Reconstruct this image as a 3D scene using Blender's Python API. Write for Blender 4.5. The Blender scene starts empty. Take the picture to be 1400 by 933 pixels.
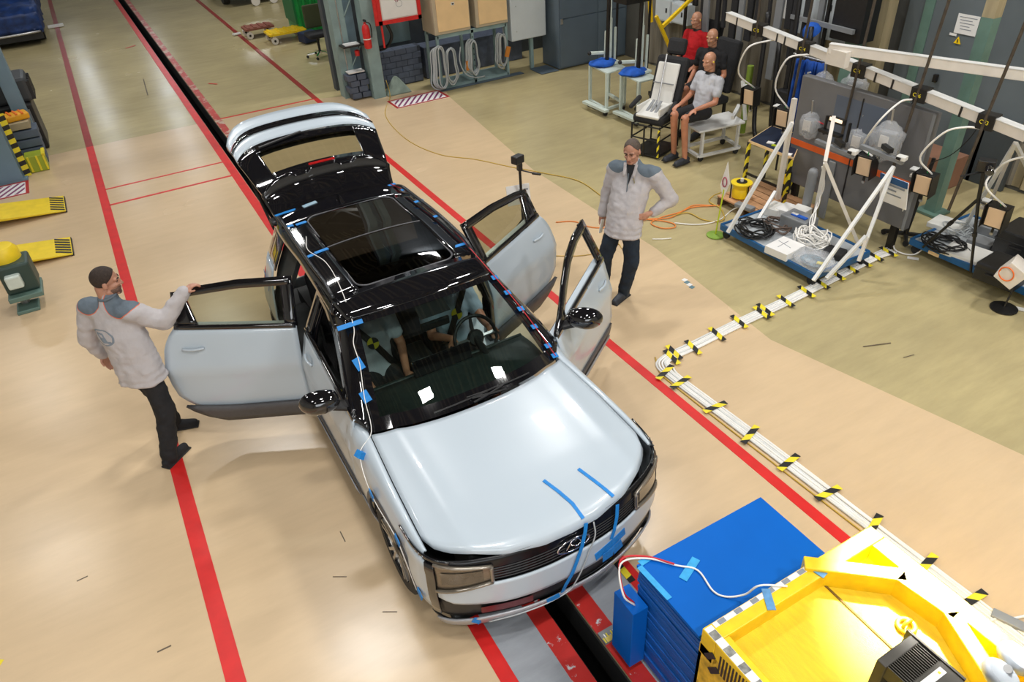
import bpy, bmesh, math, random
from mathutils import Vector, Matrix
random.seed(7)
SC = bpy.context.scene
COL = SC.collection
R_ = math.radians
# ------------------------------------------------------------------ camera
def _unit(a): return Vector(a).normalized()
PX, PY = 700.0, 466.5
VX, VY = (3044.0, -422.0), (8.0, -218.0)          # where the two floor directions meet the horizon
FOC = math.sqrt(-((VX[0]-PX)*(VY[0]-PX)+(VX[1]-PY)*(VY[1]-PY)))
_ax = _unit((VX[0]-PX, -(VX[1]-PY), -FOC)); _ay = _unit((VY[0]-PX, -(VY[1]-PY), -FOC)); _az = _ax.cross(_ay)
CAMH = 4.5
RT = Matrix((_ax, _ay, _az))                       # camera -> world
cam = bpy.data.cameras.new('camera'); camo = bpy.data.objects.new('camera', cam); COL.objects.link(camo)
camo.matrix_world = Matrix.Translation((0, 0, CAMH)) @ RT.to_4x4()
cam.sensor_width = 36; cam.lens = 36*FOC/1400; cam.clip_start = .05; cam.clip_end = 200
SC.camera = camo
def at(u, v, z=0.0):                               # floor survey: picture point at a known height -> world point
    r = RT @ Vector((u-PX, -(v-PY), -FOC)); t = (z-CAMH)/r.z
    return Vector((r.x*t, r.y*t, z))
def aty(u, v, y):                                  # same for a known y plane
    r = RT @ Vector((u-PX, -(v-PY), -FOC)); t = y/r.y
    return Vector((r.x*t, y, CAMH+r.z*t))
def atx(u, v, x):
    r = RT @ Vector((u-PX, -(v-PY), -FOC)); t = x/r.x
    return Vector((x, r.y*t, CAMH+r.z*t))
# ------------------------------------------------------------------ world, lights, exposure
W = bpy.data.worlds.new('world'); SC.world = W; W.use_nodes = True
W.node_tree.nodes['Background'].inputs[0].default_value = (.75, .85, 1, 1)
W.node_tree.nodes['Background'].inputs[1].default_value = .35
SC.view_settings.view_transform = 'Standard'; SC.view_settings.look = 'None'
SC.view_settings.exposure = 0.0; SC.view_settings.gamma = 1.0; SC.view_settings.use_curve_mapping = False
def area(name, loc, size, power, col=(1, .97, .92), target=None, sy=None, spread=180):
    l = bpy.data.lights.new(name, 'AREA'); l.energy = power; l.use_shadow = True; l.color = col
    l.shape = 'RECTANGLE'; l.size = size; l.size_y = sy or size; l.spread = R_(spread)
    o = bpy.data.objects.new(name, l); COL.objects.link(o); o.location = loc
    if target is not None:
        o.rotation_euler = (Vector(target)-Vector(loc)).to_track_quat('-Z', 'Y').to_euler()
    return o
LAMPZ = 8.6
for lx in (-4.2, 1.0, 6.6):
    for ly in (-3.0, .9, 8.6, 14.5, 21.5):
        p = 182 if ly < 9 else (185 if ly < 16 else 165)
        p *= {-4.2: .50, 1.0: .98, 6.6: 1.52}[lx]
        area('ceiling_lamp', (lx, ly, LAMPZ), 1.1, p, (1, .985, .96), sy=.45)
area('window_light', (-1.0, -6.8, 4.6), 9, 420, (.90, .95, 1), target=(1.5, 4, 1.2), sy=3.6)  # added soft fill behind the camera, no window there; brightens the upright door faces
area('flood_lamp', (4.3, 2.0, 3.4), .16, 32, (1, .97, .9), target=(2.98, 1.02, .9), spread=22)
# ------------------------------------------------------------------ materials
MATS = {}
def mat(name, col, rough=.5, metal=0.0, var=.06, scale=6.0, bump=0.0, bscale=60.0, coat=0.0, emit=None, spec=.5, alpha=None, stretch=None):
    if name in MATS: return MATS[name]
    m = bpy.data.materials.new(name); m.use_nodes = True; nt = m.node_tree; N = nt.nodes; L = nt.links
    b = N['Principled BSDF']; b.inputs['Roughness'].default_value = rough; b.inputs['Metallic'].default_value = metal
    b.inputs['Specular IOR Level'].default_value = spec
    if coat: b.inputs['Coat Weight'].default_value = coat; b.inputs['Coat Roughness'].default_value = .04
    tc = N.new('ShaderNodeTexCoord'); mp = N.new('ShaderNodeMapping'); L.new(tc.outputs['Object'], mp.inputs[0])
    if stretch: mp.inputs['Scale'].default_value = stretch
    nz = N.new('ShaderNodeTexNoise'); nz.inputs['Scale'].default_value = scale; nz.inputs['Detail'].default_value = 5
    L.new(mp.outputs[0], nz.inputs['Vector'])
    cr = N.new('ShaderNodeValToRGB'); L.new(nz.outputs['Fac'], cr.inputs[0])
    c = Vector(col[:3]); cr.color_ramp.elements[0].position = .3; cr.color_ramp.elements[1].position = .7
    a = c*(1-var); d = c*(1+var)
    cr.color_ramp.elements[0].color = (a.x, a.y, a.z, 1); cr.color_ramp.elements[1].color = (min(d.x, 1), min(d.y, 1), min(d.z, 1), 1)
    L.new(cr.outputs[0], b.inputs['Base Color'])
    if bump:
        n2 = N.new('ShaderNodeTexNoise'); n2.inputs['Scale'].default_value = bscale; n2.inputs['Detail'].default_value = 4
        L.new(mp.outputs[0], n2.inputs['Vector'])
        bp = N.new('ShaderNodeBump'); bp.inputs['Strength'].default_value = bump; bp.inputs['Distance'].default_value = .01
        L.new(n2.outputs['Fac'], bp.inputs['Height']); L.new(bp.outputs[0], b.inputs['Normal'])
    if emit: b.inputs['Emission Color'].default_value = (*col[:3], 1); b.inputs['Emission Strength'].default_value = emit
    MATS[name] = m; return m
def glass(name, col, rough=.02, base=.0):
    if name in MATS: return MATS[name]
    m = bpy.data.materials.new(name); m.use_nodes = True; nt = m.node_tree; N = nt.nodes; L = nt.links
    for n in list(N):
        if n.type != 'OUTPUT_MATERIAL': N.remove(n)
    out = [n for n in N if n.type == 'OUTPUT_MATERIAL'][0]
    t = N.new('ShaderNodeBsdfTransparent'); t.inputs[0].default_value = (*col, 1)
    g = N.new('ShaderNodeBsdfGlossy'); g.inputs['Roughness'].default_value = rough
    f = N.new('ShaderNodeFresnel'); f.inputs[0].default_value = 1.5
    mx = N.new('ShaderNodeMixShader'); 
    if base:
        ad = N.new('ShaderNodeMath'); ad.operation = 'ADD'; ad.inputs[1].default_value = base; ad.use_clamp = True
        L.new(f.outputs[0], ad.inputs[0]); L.new(ad.outputs[0], mx.inputs[0])
    else: L.new(f.outputs[0], mx.inputs[0])
    L.new(t.outputs[0], mx.inputs[1]); L.new(g.outputs[0], mx.inputs[2]); L.new(mx.outputs[0], out.inputs[0])
    MATS[name] = m; return m
def film(name, col, alpha):                       # thin see-through plastic sheet
    if name in MATS: return MATS[name]
    m = mat(name, col, .25, 0, .1, 8, bump=.8, bscale=14); nt = m.node_tree; b = nt.nodes['Principled BSDF']
    b.inputs['Alpha'].default_value = alpha; return m
M = dict(
 white_paint=mat('white car paint', (.50, .575, .64), .3, 0, .01, 2, coat=.6),
 black_gloss=mat('black gloss paint', (.006, .006, .008), .05, 0, .1, 3, coat=1),
 grey_paint=mat('silver grey cladding', (.42, .43, .46), .3, .35, .05, 8),
 cladding=mat('dark grey plastic cladding', (.085, .082, .085), .45, 0, .08, 30, bump=.1, bscale=300),
 black_plastic=mat('black plastic', (.012, .012, .013), .42, 0, .2, 20, bump=.1, bscale=200),
 rubber=mat('tyre rubber', (.02, .02, .02), .75, 0, .2, 30, bump=.2, bscale=120),
 alloy=mat('alloy', (.55, .53, .5), .28, .9, .05, 10),
 chrome=mat('chrome', (.8, .8, .82), .08, 1, .02, 5),
 tape=mat('blue adhesive tape', (.01, .22, .62), .6, 0, .12, 30, bump=.25, bscale=90),
 interior=mat('dark interior', (.025, .028, .028), .65, 0, .2, 12, bump=.15, bscale=150),
 fabric_dark=mat('dark seat fabric', (.02, .02, .022), .9, 0, .2, 50, bump=.3, bscale=220),
 headlining=mat('dark grey door trim', (.05, .052, .058), .6, 0, .12, 20, bump=.1, bscale=160),
 redlens=mat('red lamp lens', (.6, .01, .01), .12, 0, .1, 20, coat=1),
 lampbody=mat('bronze lamp reflector', (.25, .21, .16), .25, .6, .25, 40, bump=.2, bscale=70, stretch=(1, 1, 9)),
 white_metal=mat('white painted metal', (.72, .72, .70), .45, 0, .05, 10),
 cream_metal=mat('cream white painted profile', (.72, .67, .60), .5, 0, .05, 8, bump=.05, bscale=60),
 mint=mat('pale mint painted steel', (.62, .70, .64), .45, 0, .08, 10),
 black_metal=mat('black metal', (.02, .019, .018), .4, .3, .2, 20),
 brown_metal=mat('dark brown steel rod', (.075, .06, .045), .5, .3, .25, 20),
 steel=mat('bare steel', (.45, .45, .45), .35, .8, .15, 12),
 red=mat('red paint', (.62, .02, .02), .4, 0, .12, 14),
 yellow=mat('yellow paint', (.90, .60, .01), .4, 0, .12, 10, bump=.12, bscale=30),
 yellow_lt=mat('bright yellow paint', (.85, .62, .02), .4, 0, .08, 8),
 hazyellow=mat('hazard tape yellow', (.85, .70, .03), .45, 0, .06, 20),
 hazblack=mat('hazard tape black', (.015, .015, .015), .45, 0, .1, 20),
 blueboard=mat('blue board', (.0, .115, .50), .5, 0, .05, 3, spec=.15),
 blueedge=mat('blue board edge', (.0, .10, .42), .5, 0, .3, 30, stretch=(.3, .3, 20)),
 cartblue=mat('blue painted steel', (.005, .09, .25), .4, 0, .12, 12),
 paper=mat('white paper', (.80, .79, .77), .7, 0, .03, 6),
 greyblue=mat('blue grey painted steel', (.13, .20, .27), .5, 0, .12, 5, bump=.1, bscale=25),
 teal=mat('grey green painted steel', (.24, .34, .34), .5, 0, .14, 4, bump=.1, bscale=25),
 teal2=mat('teal painted post', (.13, .225, .185), .5, 0, .16, 4, bump=.1, bscale=25),
 cabinetgrey=mat('slate painted cabinet', (.10, .135, .17), .45, 0, .1, 3),
 lightgrey=mat('light grey enamel', (.60, .65, .68), .4, 0, .03, 4),
 cream=mat('cream enamel', (.88, .62, .33), .5, 0, .05, 4),
 brickblue=mat('slate painted brick', (.085, .105, .15), .6, 0, .18, 8, bump=.4, bscale=60),
 skin=mat('skin', (.48, .24, .16), .5, 0, .08, 14), dummyskin=mat('dummy skin vinyl', (.50, .21, .12), .4, 0, .12, 10),
 dummyhead=mat('dummy head vinyl', (.52, .26, .16), .35, 0, .06, 10),
 jacket=mat('light grey jacket cloth', (.50, .46, .46), .9, 0, .08, 7, bump=.5, bscale=26),
 jacketdark=mat('slate jacket yoke', (.13, .16, .19), .85, 0, .08, 12, bump=.3, bscale=40),
 navy=mat('dark navy jeans', (.010, .020, .035), .85, 0, .3, 12, bump=.4, bscale=40),
 blackcloth=mat('black cloth', (.012, .012, .014), .85, 0, .3, 12, bump=.4, bscale=40),
 hair=mat('dark brown hair', (.035, .022, .016), .8, 0, .3, 60, bump=.5, bscale=200),
 shoe=mat('dark grey shoe', (.03, .035, .045), .6, 0, .2, 20),
 lime=mat('lime plastic', (.5, .6, .02), .5, 0, .1, 10), green=mat('green paint', (.01, .30, .06), .4, 0, .15, 5),
 orange=mat('orange paint', (.85, .16, .01), .5, 0, .06, 6), wood=mat('plywood', (.55, .30, .15), .6, 0, .15, 6, stretch=(1, 8, 1)),
 tee=mat('light grey tee cloth', (.50, .51, .55), .9, 0, .05, 12, bump=.4, bscale=30),
 teeblue=mat('pale blue tee cloth', (.42, .52, .62), .9, 0, .08, 12, bump=.4, bscale=30),
 redcloth=mat('red shirt cloth', (.50, .005, .01), .85, 0, .12, 12, bump=.4, bscale=30),
 coverall=mat('blue coverall cloth', (.005, .06, .32), .85, 0, .35, 9, bump=.8, bscale=12),
 coverblue=mat('dark blue car cover', (.006, .03, .13), .5, 0, .5, 5, bump=.9, bscale=6),
 whiteplastic=mat('white plastic', (.75, .74, .70), .35, 0, .04, 6), cable_w=mat('white cable', (.86, .84, .80), .5),
 cable_g=mat('grey cable', (.42, .45, .46), .5), cable_y=mat('ochre cable', (.55, .36, .05), .5), cable_o=mat('orange cable', (.80, .25, .05), .5),
 cable_r=mat('red cable', (.6, .02, .03), .5), cable_b=mat('black cable', (.012, .012, .012), .5),
 peach=mat('cream lamp diffuser', (.80, .58, .38), .5, 0, .02, 4), rooflamp=mat('dark trim', (.05, .05, .05), .4),
 greyplastic=mat('grey plastic case', (.22, .23, .24), .5), inkgrey=mat('grey ink', (.25, .27, .3), .7), inkred=mat('maroon ink', (.35, .03, .08), .7),
 bluecloth=mat('bright blue cloth', (.01, .10, .50), .8, 0, .2, 12, bump=.6, bscale=20),
 glass=glass('tinted car glass', (.50, .52, .42)), wsglass=glass('windscreen glass', (.62, .74, .70), .01, .03), roofglass=glass('dark roof glass', (.03, .03, .03)),
 bag=film('clear plastic sheet', (.78, .80, .83), .30),
)
# ------------------------------------------------------------------ mesh builder
class MB:
    def __init__(s): s.v = []; s.f = []; s.m = []; s.cur = 0; s.M = None
    def add(s, vs, fs):
        o = len(s.v)
        for p in vs:
            p = Vector(p); s.v.append(s.M @ p if s.M else p)
        for f in fs: s.f.append(tuple(o+i for i in f)); s.m.append(s.cur)
        return s
    def box(s, c, d, rz=0, rx=0, ry=0, mtx=None):
        x, y, z = d[0]/2, d[1]/2, d[2]/2
        T = Matrix.Translation(c) @ (mtx.to_4x4() if mtx else (Matrix.Rotation(rz, 4, 'Z') @ Matrix.Rotation(ry, 4, 'Y') @ Matrix.Rotation(rx, 4, 'X')))
        vs = [T @ Vector((a*x, b*y, e*z)) for a in (-1, 1) for b in (-1, 1) for e in (-1, 1)]
        return s.add(vs, [(0, 1, 3, 2), (4, 6, 7, 5), (0, 4, 5, 1), (2, 3, 7, 6), (0, 2, 6, 4), (1, 5, 7, 3)])
    def span(s, a, b):                             # box between two corners
        return s.box([(a[i]+b[i])/2 for i in range(3)], [abs(a[i]-b[i]) for i in range(3)])
    def rect(s, c, d, r, axis='Z', n=4):           # rounded-corner slab, thin along axis
        pts = []
        for cx, cy, a0 in ((1, 1, 0), (-1, 1, 90), (-1, -1, 180), (1, -1, 270)):
            for k in range(n+1):
                a = R_(a0+90*k/n); pts.append((cx*(d[0]/2-r)+r*math.cos(a), cy*(d[1]/2-r)+r*math.sin(a)))
        return s.prism(pts, c[2]-d[2]/2, c[2]+d[2]/2, (c[0], c[1]))
    def prism(s, pts, z0, z1, off=(0, 0)):
        n = len(pts)
        vs = [(p[0]+off[0], p[1]+off[1], z0) for p in pts]+[(p[0]+off[0], p[1]+off[1], z1) for p in pts]
        return s.add(vs, [tuple(range(n))[::-1], tuple(range(n, 2*n))]+[(i, (i+1) % n, n+(i+1) % n, n+i) for i in range(n)])
    def bar(s, a, b, w, h=None, up=(0, 0, 1)):     # rectangular bar between two points
        a = Vector(a); b = Vector(b); h = h or w; d = (b-a).normalized(); u = Vector(up)
        if abs(d.dot(u)) > .95: u = Vector((0, 1, 0))
        x = d.cross(u).normalized(); y = x.cross(d).normalized()
        vs = [p+x*(i*w/2)+y*(j*h/2) for p in (a, b) for i, j in ((-1, -1), (1, -1), (1, 1), (-1, 1))]
        return s.add(vs, [(0, 1, 2, 3)[::-1], (4, 5, 6, 7), (0, 1, 5, 4), (1, 2, 6, 5), (2, 3, 7, 6), (3, 0, 4, 7)])
    def cyl(s, a, b, r, r2=None, n=12):
        return s.tube([a, b], [r, r if r2 is None else r2], n)
    def tube(s, pts, r, n=8, cap=True, closed=False):
        pts = [Vector(p) for p in pts]; k = len(pts); rr = r if isinstance(r, (list, tuple)) else [r]*k
        vs = []; prev = None
        for i, p in enumerate(pts):
            if closed: d = (pts[(i+1) % k]-pts[i-1])
            else: d = (pts[min(i+1, k-1)]-pts[max(i-1, 0)])
            if d.length < 1e-9: d = Vector((0, 0, 1))
            d.normalize()
            if prev is None:
                u = Vector((0, 0, 1)) if abs(d.z) < .9 else Vector((1, 0, 0)); x = d.cross(u).normalized()
            else:
                x = (prev-d*prev.dot(d))
                x = x.normalized() if x.length > 1e-6 else d.orthogonal().normalized()
            prev = x; y = d.cross(x)
            for j in range(n):
                a = 2*math.pi*j/n; vs.append(p+(x*math.cos(a)+y*math.sin(a))*rr[i])
        fs = []; kk = k if closed else k-1
        for i in range(kk):
            i2 = (i+1) % k
            for j in range(n): fs.append((i*n+j, i*n+(j+1) % n, i2*n+(j+1) % n, i2*n+j))
        if cap and not closed: fs += [tuple(range(n))[::-1], tuple(range((k-1)*n, k*n))]
        return s.add(vs, fs)
    def lathe(s, prof, c=(0, 0, 0), n=20, axis=(0, 0, 1), cap=True):
        q = Vector((0, 0, 1)).rotation_difference(Vector(axis)); c = Vector(c); k = len(prof); vs = []
        for r, z in prof:
            for j in range(n):
                a = 2*math.pi*j/n; vs.append(c+q @ Vector((r*math.cos(a), r*math.sin(a), z)))
        fs = [(i*n+j, i*n+(j+1) % n, (i+1)*n+(j+1) % n, (i+1)*n+j) for i in range(k-1) for j in range(n)]
        if cap: fs += [tuple(range(n))[::-1], tuple(range((k-1)*n, k*n))]
        return s.add(vs, fs)
    def ball(s, c, r, n=12, m=8, mtx=None):
        r = (r, r, r) if isinstance(r, (int, float)) else r; c = Vector(c); vs = []
        for i in range(1, m):
            t = math.pi*i/m
            for j in range(n):
                a = 2*math.pi*j/n; p = Vector((r[0]*math.sin(t)*math.cos(a), r[1]*math.sin(t)*math.sin(a), r[2]*math.cos(t)))
                vs.append(c+(mtx @ p if mtx else p))
        t = Vector((0, 0, r[2])); vs.append(c+(mtx @ t if mtx else t)); vs.append(c-(mtx @ t if mtx else t))
        T = (m-1)*n; fs = []
        for i in range(m-2):
            for j in range(n): fs.append((i*n+j, (i+1)*n+j, (i+1)*n+(j+1) % n, i*n+(j+1) % n))
        for j in range(n): fs += [(T, j, (j+1) % n), (T+1, (m-2)*n+(j+1) % n, (m-2)*n+j)]
        return s.add(vs, fs)
    def caps(s, a, b, ra, rb, n=12):               # tapered capsule
        a = Vector(a); b = Vector(b); d = (b-a); L = d.length
        if L < 1e-6: return s.ball(a, ra)
        pts = []; rr = []
        for k in (1, .92, .7, .4): pts.append(a-d/L*ra*k); rr.append(ra*math.sqrt(max(1-k*k, .0004)))
        pts.append(a); rr.append(ra); pts.append(b); rr.append(rb)
        for k in (.4, .7, .92, 1): pts.append(b+d/L*rb*k); rr.append(rb*math.sqrt(max(1-k*k, .0004)))
        return s.tube(pts, rr, n)
    def surf(s, fn, nu, nv):
        vs = [fn(i/nu, j/nv) for j in range(nv+1) for i in range(nu+1)]
        return s.add(vs, [(j*(nu+1)+i, j*(nu+1)+i+1, (j+1)*(nu+1)+i+1, (j+1)*(nu+1)+i) for j in range(nv) for i in range(nu)])
    def build(s, name, m, parent=None, smooth=False, bevel=0, solid=0, sub=0, remesh=0, smit=0, off=-1, xf=None, disp=None):
        o0 = parent['_o'] if parent is not None and '_o' in parent.keys() else (0, 0, 0)
        o0 = Vector(o0)
        me = bpy.data.meshes.new(name)
        vs = [(xf @ p if xf else p)-o0 for p in s.v]
        me.from_pydata([tuple(p) for p in vs], [], s.f)
        ms = m if isinstance(m, (list, tuple)) else [m]
        for q in ms: me.materials.append(M[q] if isinstance(q, str) else q)
        if len(ms) > 1: me.polygons.foreach_set('material_index', s.m)
        me.validate(); me.update()
        bm = bmesh.new(); bm.from_mesh(me); bmesh.ops.recalc_face_normals(bm, faces=bm.faces); bm.to_mesh(me); bm.free()
        o = bpy.data.objects.new(name, me); COL.objects.link(o)
        if parent is not None: o.parent = parent; o['_o'] = tuple(o0)
        if remesh:
            q = o.modifiers.new('r', 'REMESH'); q.mode = 'VOXEL'; q.voxel_size = remesh; q.use_smooth_shade = True
        if smit:
            q = o.modifiers.new('s', 'SMOOTH'); q.iterations = smit; q.factor = .5
        if solid: q = o.modifiers.new('t', 'SOLIDIFY'); q.thickness = solid; q.offset = off
        if bevel:
            q = o.modifiers.new('b', 'BEVEL'); q.width = bevel; q.segments = 2; q.limit_method = 'ANGLE'; q.angle_limit = R_(40)
        if sub: q = o.modifiers.new('u', 'SUBSURF'); q.levels = sub; q.render_levels = sub
        if disp:
            t = bpy.data.textures.new('fold', 'CLOUDS'); t.noise_scale = disp[1]
            q = o.modifiers.new('d', 'DISPLACE'); q.texture = t; q.strength = disp[0]; q.mid_level = .5
        if smooth or remesh:
            me.polygons.foreach_set('use_smooth', [True]*len(me.polygons))
            if smooth == 'auto':
                bm = bmesh.new(); bm.from_mesh(me)
                for e in bm.edges:
                    if len(e.link_faces) == 2 and e.calc_face_angle(0) > R_(38): e.smooth = False
                bm.to_mesh(me); bm.free()
        return o
def thing(name, loc, label, cat, group=None):
    o = bpy.data.objects.new(name, None); COL.objects.link(o); o.location = loc; o['_o'] = tuple(loc)
    o.empty_display_size = .1
    return tag(o, label, cat, group)
def tag(o, label, cat, group=None, kind=None):
    o['label'] = label; o['category'] = cat
    if group: o['group'] = group
    if kind: o['kind'] = kind
    return o
def struct(o): o['kind'] = 'structure'; return o
def dup(root, loc, rz=0, label=None):
    def cp(o, par):
        c = o.copy(); COL.objects.link(c); c.parent = par
        for ch in [x for x in KIDS.get(o.name, [])]: cp(ch, c)
        return c
    KIDS = {}
    for x in bpy.data.objects:
        if x.parent: KIDS.setdefault(x.parent.name, []).append(x)
    r = cp(root, None); r.location = loc; r.rotation_euler = (0, 0, rz)
    if label: r['label'] = label
    return r
def itp(xs, ys, x):
    if x <= xs[0]: return ys[0]
    for i in range(1, len(xs)):
        if x <= xs[i]:
            t = (x-xs[i-1])/(xs[i]-xs[i-1]); return ys[i-1]+(ys[i]-ys[i-1])*t
    return ys[-1]
def spl(pts, n=6):                                 # Catmull-Rom
    P = [Vector(p) for p in pts]; P = [P[0]*2-P[1]]+P+[P[-1]*2-P[-2]]; out = []
    for i in range(1, len(P)-2):
        for k in range(n):
            t = k/n; a, b, c, d = P[i-1:i+3]
            out.append(.5*((2*b)+(c-a)*t+(2*a-5*b+4*c-d)*t*t+(3*b-a-3*c+d)*t**3))
    out.append(P[-2]); return out
def wobble(pts, amp, seed=1):
    r = random.Random(seed); return [Vector(p)+Vector((r.uniform(-amp, amp), r.uniform(-amp, amp), 0)) for p in pts]
def cable(name, pts, r, m, label=None, cat='cable', group=None, n=6, parent=None, k=6):
    b = MB().tube(spl(pts, k), r, n); o = b.build(name, m, parent, smooth=True)
    if label: tag(o, label, cat, group)
    return o
def text(name, body, size, m, parent, loc, mtx, depth=.001, align='CENTER', sx=1.0):
    c = bpy.data.curves.new(name, 'FONT'); c.body = body; c.size = size; c.align_x = align; c.align_y = 'CENTER'; c.extrude = depth
    t = bpy.data.objects.new(name+'_tmp', c); COL.objects.link(t)
    me = bpy.data.meshes.new_from_object(t); COL.objects.unlink(t); bpy.data.objects.remove(t); bpy.data.curves.remove(c)
    o0 = Vector(parent['_o']) if parent is not None else Vector((0, 0, 0))
    T = Matrix.Translation(Vector(loc)-o0) @ mtx.to_4x4() @ Matrix.Diagonal((sx, 1, 1, 1)); me.transform(T)
    me.materials.clear(); me.materials.append(M[m]); o = bpy.data.objects.new(name, me); COL.objects.link(o)
    if parent is not None: o.parent = parent; o['_o'] = tuple(o0)
    return o
def basis(x, y):                                   # 3x3 from x and y axes
    x = Vector(x).normalized(); z = x.cross(Vector(y)).normalized(); y = z.cross(x)
    return Matrix((x, y, z)).transposed()
# ------------------------------------------------------------------ the setting
def floor_mat(name, col, streak):
    m = mat(name, col, .22, 0, .0, .55); nt = m.node_tree; N = nt.nodes; L = nt.links; b = N['Principled BSDF']
    tc = N.new('ShaderNodeTexCoord')
    # broad soft stains + long scuffs + tiny specks
    n1 = N.new('ShaderNodeTexNoise'); n1.inputs['Scale'].default_value = .7; n1.inputs['Detail'].default_value = 3; n1.inputs['Roughness'].default_value = .5
    n1.inputs['Distortion'].default_value = 0
    L.new(tc.outputs['Object'], n1.inputs['Vector'])
    mp = N.new('ShaderNodeMapping'); mp.inputs['Scale'].default_value = (.9, 4.5, 1); mp.inputs['Rotation'].default_value = (0, 0, R_(12)); L.new(tc.outputs['Object'], mp.inputs[0])
    n2 = N.new('ShaderNodeTexNoise'); n2.inputs['Scale'].default_value = 1.6; n2.inputs['Detail'].default_value = 9; n2.inputs['Roughness'].default_value = .7; L.new(mp.outputs[0], n2.inputs['Vector'])
    r1 = N.new('ShaderNodeValToRGB'); r1.color_ramp.elements[0].position = .2; r1.color_ramp.elements[1].position = .8
    r1.color_ramp.elements[0].color = (1-streak, 1-streak, 1-streak*.9, 1); r1.color_ramp.elements[1].color = (1, 1, 1, 1); L.new(n1.outputs['Fac'], r1.inputs[0])
    r2 = N.new('ShaderNodeValToRGB'); r2.color_ramp.elements[0].position = .2; r2.color_ramp.elements[1].position = .8
    r2.color_ramp.elements[0].color = (1-streak, 1-streak, 1-streak, 1); r2.color_ramp.elements[1].color = (1, 1, 1, 1); L.new(n2.outputs['Fac'], r2.inputs[0])
    src = b.inputs['Base Color'].links[0].from_socket
    m1 = N.new('ShaderNodeMixRGB'); m1.blend_type = 'MULTIPLY'; m1.inputs[0].default_value = 1; L.new(src, m1.inputs[1]); L.new(r1.outputs[0], m1.inputs[2])
    m2 = N.new('ShaderNodeMixRGB'); m2.blend_type = 'MULTIPLY'; m2.inputs[0].default_value = 1; L.new(m1.outputs[0], m2.inputs[1]); L.new(r2.outputs[0], m2.inputs[2])
    L.new(m2.outputs[0], b.inputs['Base Color'])
    rr = N.new('ShaderNodeMapRange'); rr.inputs[1].default_value = .05; rr.inputs[2].default_value = .95; rr.inputs[3].default_value = .17; rr.inputs[4].default_value = .32
    L.new(n1.outputs['Fac'], rr.inputs[0]); L.new(rr.outputs[0], b.inputs['Roughness'])
    bp = N.new('ShaderNodeBump'); bp.inputs['Strength'].default_value = .02; bp.inputs['Distance'].default_value = .02
    n3 = N.new('ShaderNodeTexNoise'); n3.inputs['Scale'].default_value = 2.2; L.new(tc.outputs['Object'], n3.inputs['Vector']); L.new(n3.outputs['Fac'], bp.inputs['Height']); L.new(bp.outputs[0], b.inputs['Normal'])
    return m
F_OLIVE = floor_mat('olive concrete floor', (.61, .51, .265), .26)
F_CREAM = floor_mat('cream epoxy floor', (.75, .56, .345), .14)
F_PLATE = floor_mat('pale grey worn steel plate', (.46, .49, .52), .30)
def worn(name, col, under, amt, sc=9):
    m = mat(name, col, .35, 0, .1, 6); nt = m.node_tree; N = nt.nodes; L = nt.links; b = N['Principled BSDF']
    tc = N.new('ShaderNodeTexCoord'); n = N.new('ShaderNodeTexNoise'); n.inputs['Scale'].default_value = sc; n.inputs['Detail'].default_value = 9; n.inputs['Roughness'].default_value = .75
    L.new(tc.outputs['Object'], n.inputs['Vector']); r = N.new('ShaderNodeValToRGB'); r.color_ramp.elements[0].position = amt; r.color_ramp.elements[1].position = amt+.02
    L.new(n.outputs['Fac'], r.inputs[0]); mx = N.new('ShaderNodeMixRGB'); L.new(r.outputs[0], mx.inputs[0])
    L.new(b.inputs['Base Color'].links[0].from_socket, mx.inputs[1]); mx.inputs[2].default_value = (*under, 1); L.new(mx.outputs[0], b.inputs['Base Color'])
    return m
RED_LINE = worn('red floor line', (.66, .022, .02), (.55, .25, .2), .72, 5)
RED_LINE_OLD = worn('old dark red floor line', (.30, .025, .02), (.35, .2, .12), .66, 5)
RED_WORN = worn('worn red paint on steel', (.48, .025, .02), (.55, .55, .57), .60, 7)
XL, XR = 1.49, 1.68                                 # the slot for the tow cable
YB, YE = -7.0, 34.0
b = MB(); b.span((-9, YB, -.2), (XL, YE, -.006)); b.span((XR, YB, -.2), (12.5, YE, -.006))
fl = struct(b.build('floor', F_OLIVE))
b = MB(); b.prism([(-9, YB), (XL, YB), (XL, 14.87), (-9, 14.87)], -.006, 0)
b.prism([(XR, YB), (5.7, YB), (5.55, 1.8), (5.05, 4.07), (5.3, 6.2), (5.33, 9.18), (5.86, 13.3), (6.0, 13.75), (5.0, 14.3), (3.62, 14.87), (XR, 14.87)], -.006, 0)
o = b.build('paint_coat', F_CREAM, fl)
b = MB(); b.span((XL-.02, YB, -.9), (XL, YE, -.2)); b.span((XR, YB, -.9), (XR+.02, YE, -.2)); b.span((XL-.02, YB, -.95), (XR+.02, YE, -.9)); b.span((XL, YB, -.25), (XL+.012, YE, -.02)); b.span((XR-.012, YB, -.25), (XR, YE, -.02))
b.build('slot_channel', mat('slot steel', (.006, .006, .006), .8), fl)
def line(x0, x1, y0, y1, m=RED_LINE, z=.003):
    return MB().span((x0, y0, 0), (x1, y1, z)).build('painted_line', m, fl)
line(-.56, -.44, YB, 14.87); line(-.56, -.44, 14.87, YE, RED_LINE_OLD)
line(3.62, 3.72, YB, 14.87); line(3.62, 3.72, 14.87, YE, RED_LINE_OLD)
line(XL-.13, XL-.005, 3.1, YE); line(XR+.005, XR+.13, 3.1, YE, worn('faded red line', (.50, .06, .05), (.6, .45, .35), .52, 3))
line(.97, 1.07, YB, 3.1); line(2.11, 2.21, YB, 3.1)
line(-.46, XL-.13, 12.57, 12.61); line(-.46, XL-.13, 11.88, 11.93); line(XR+.13, 3.62, 12.57, 12.61); line(XR+.13, 3.62, 14.85, 14.90)
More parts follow.
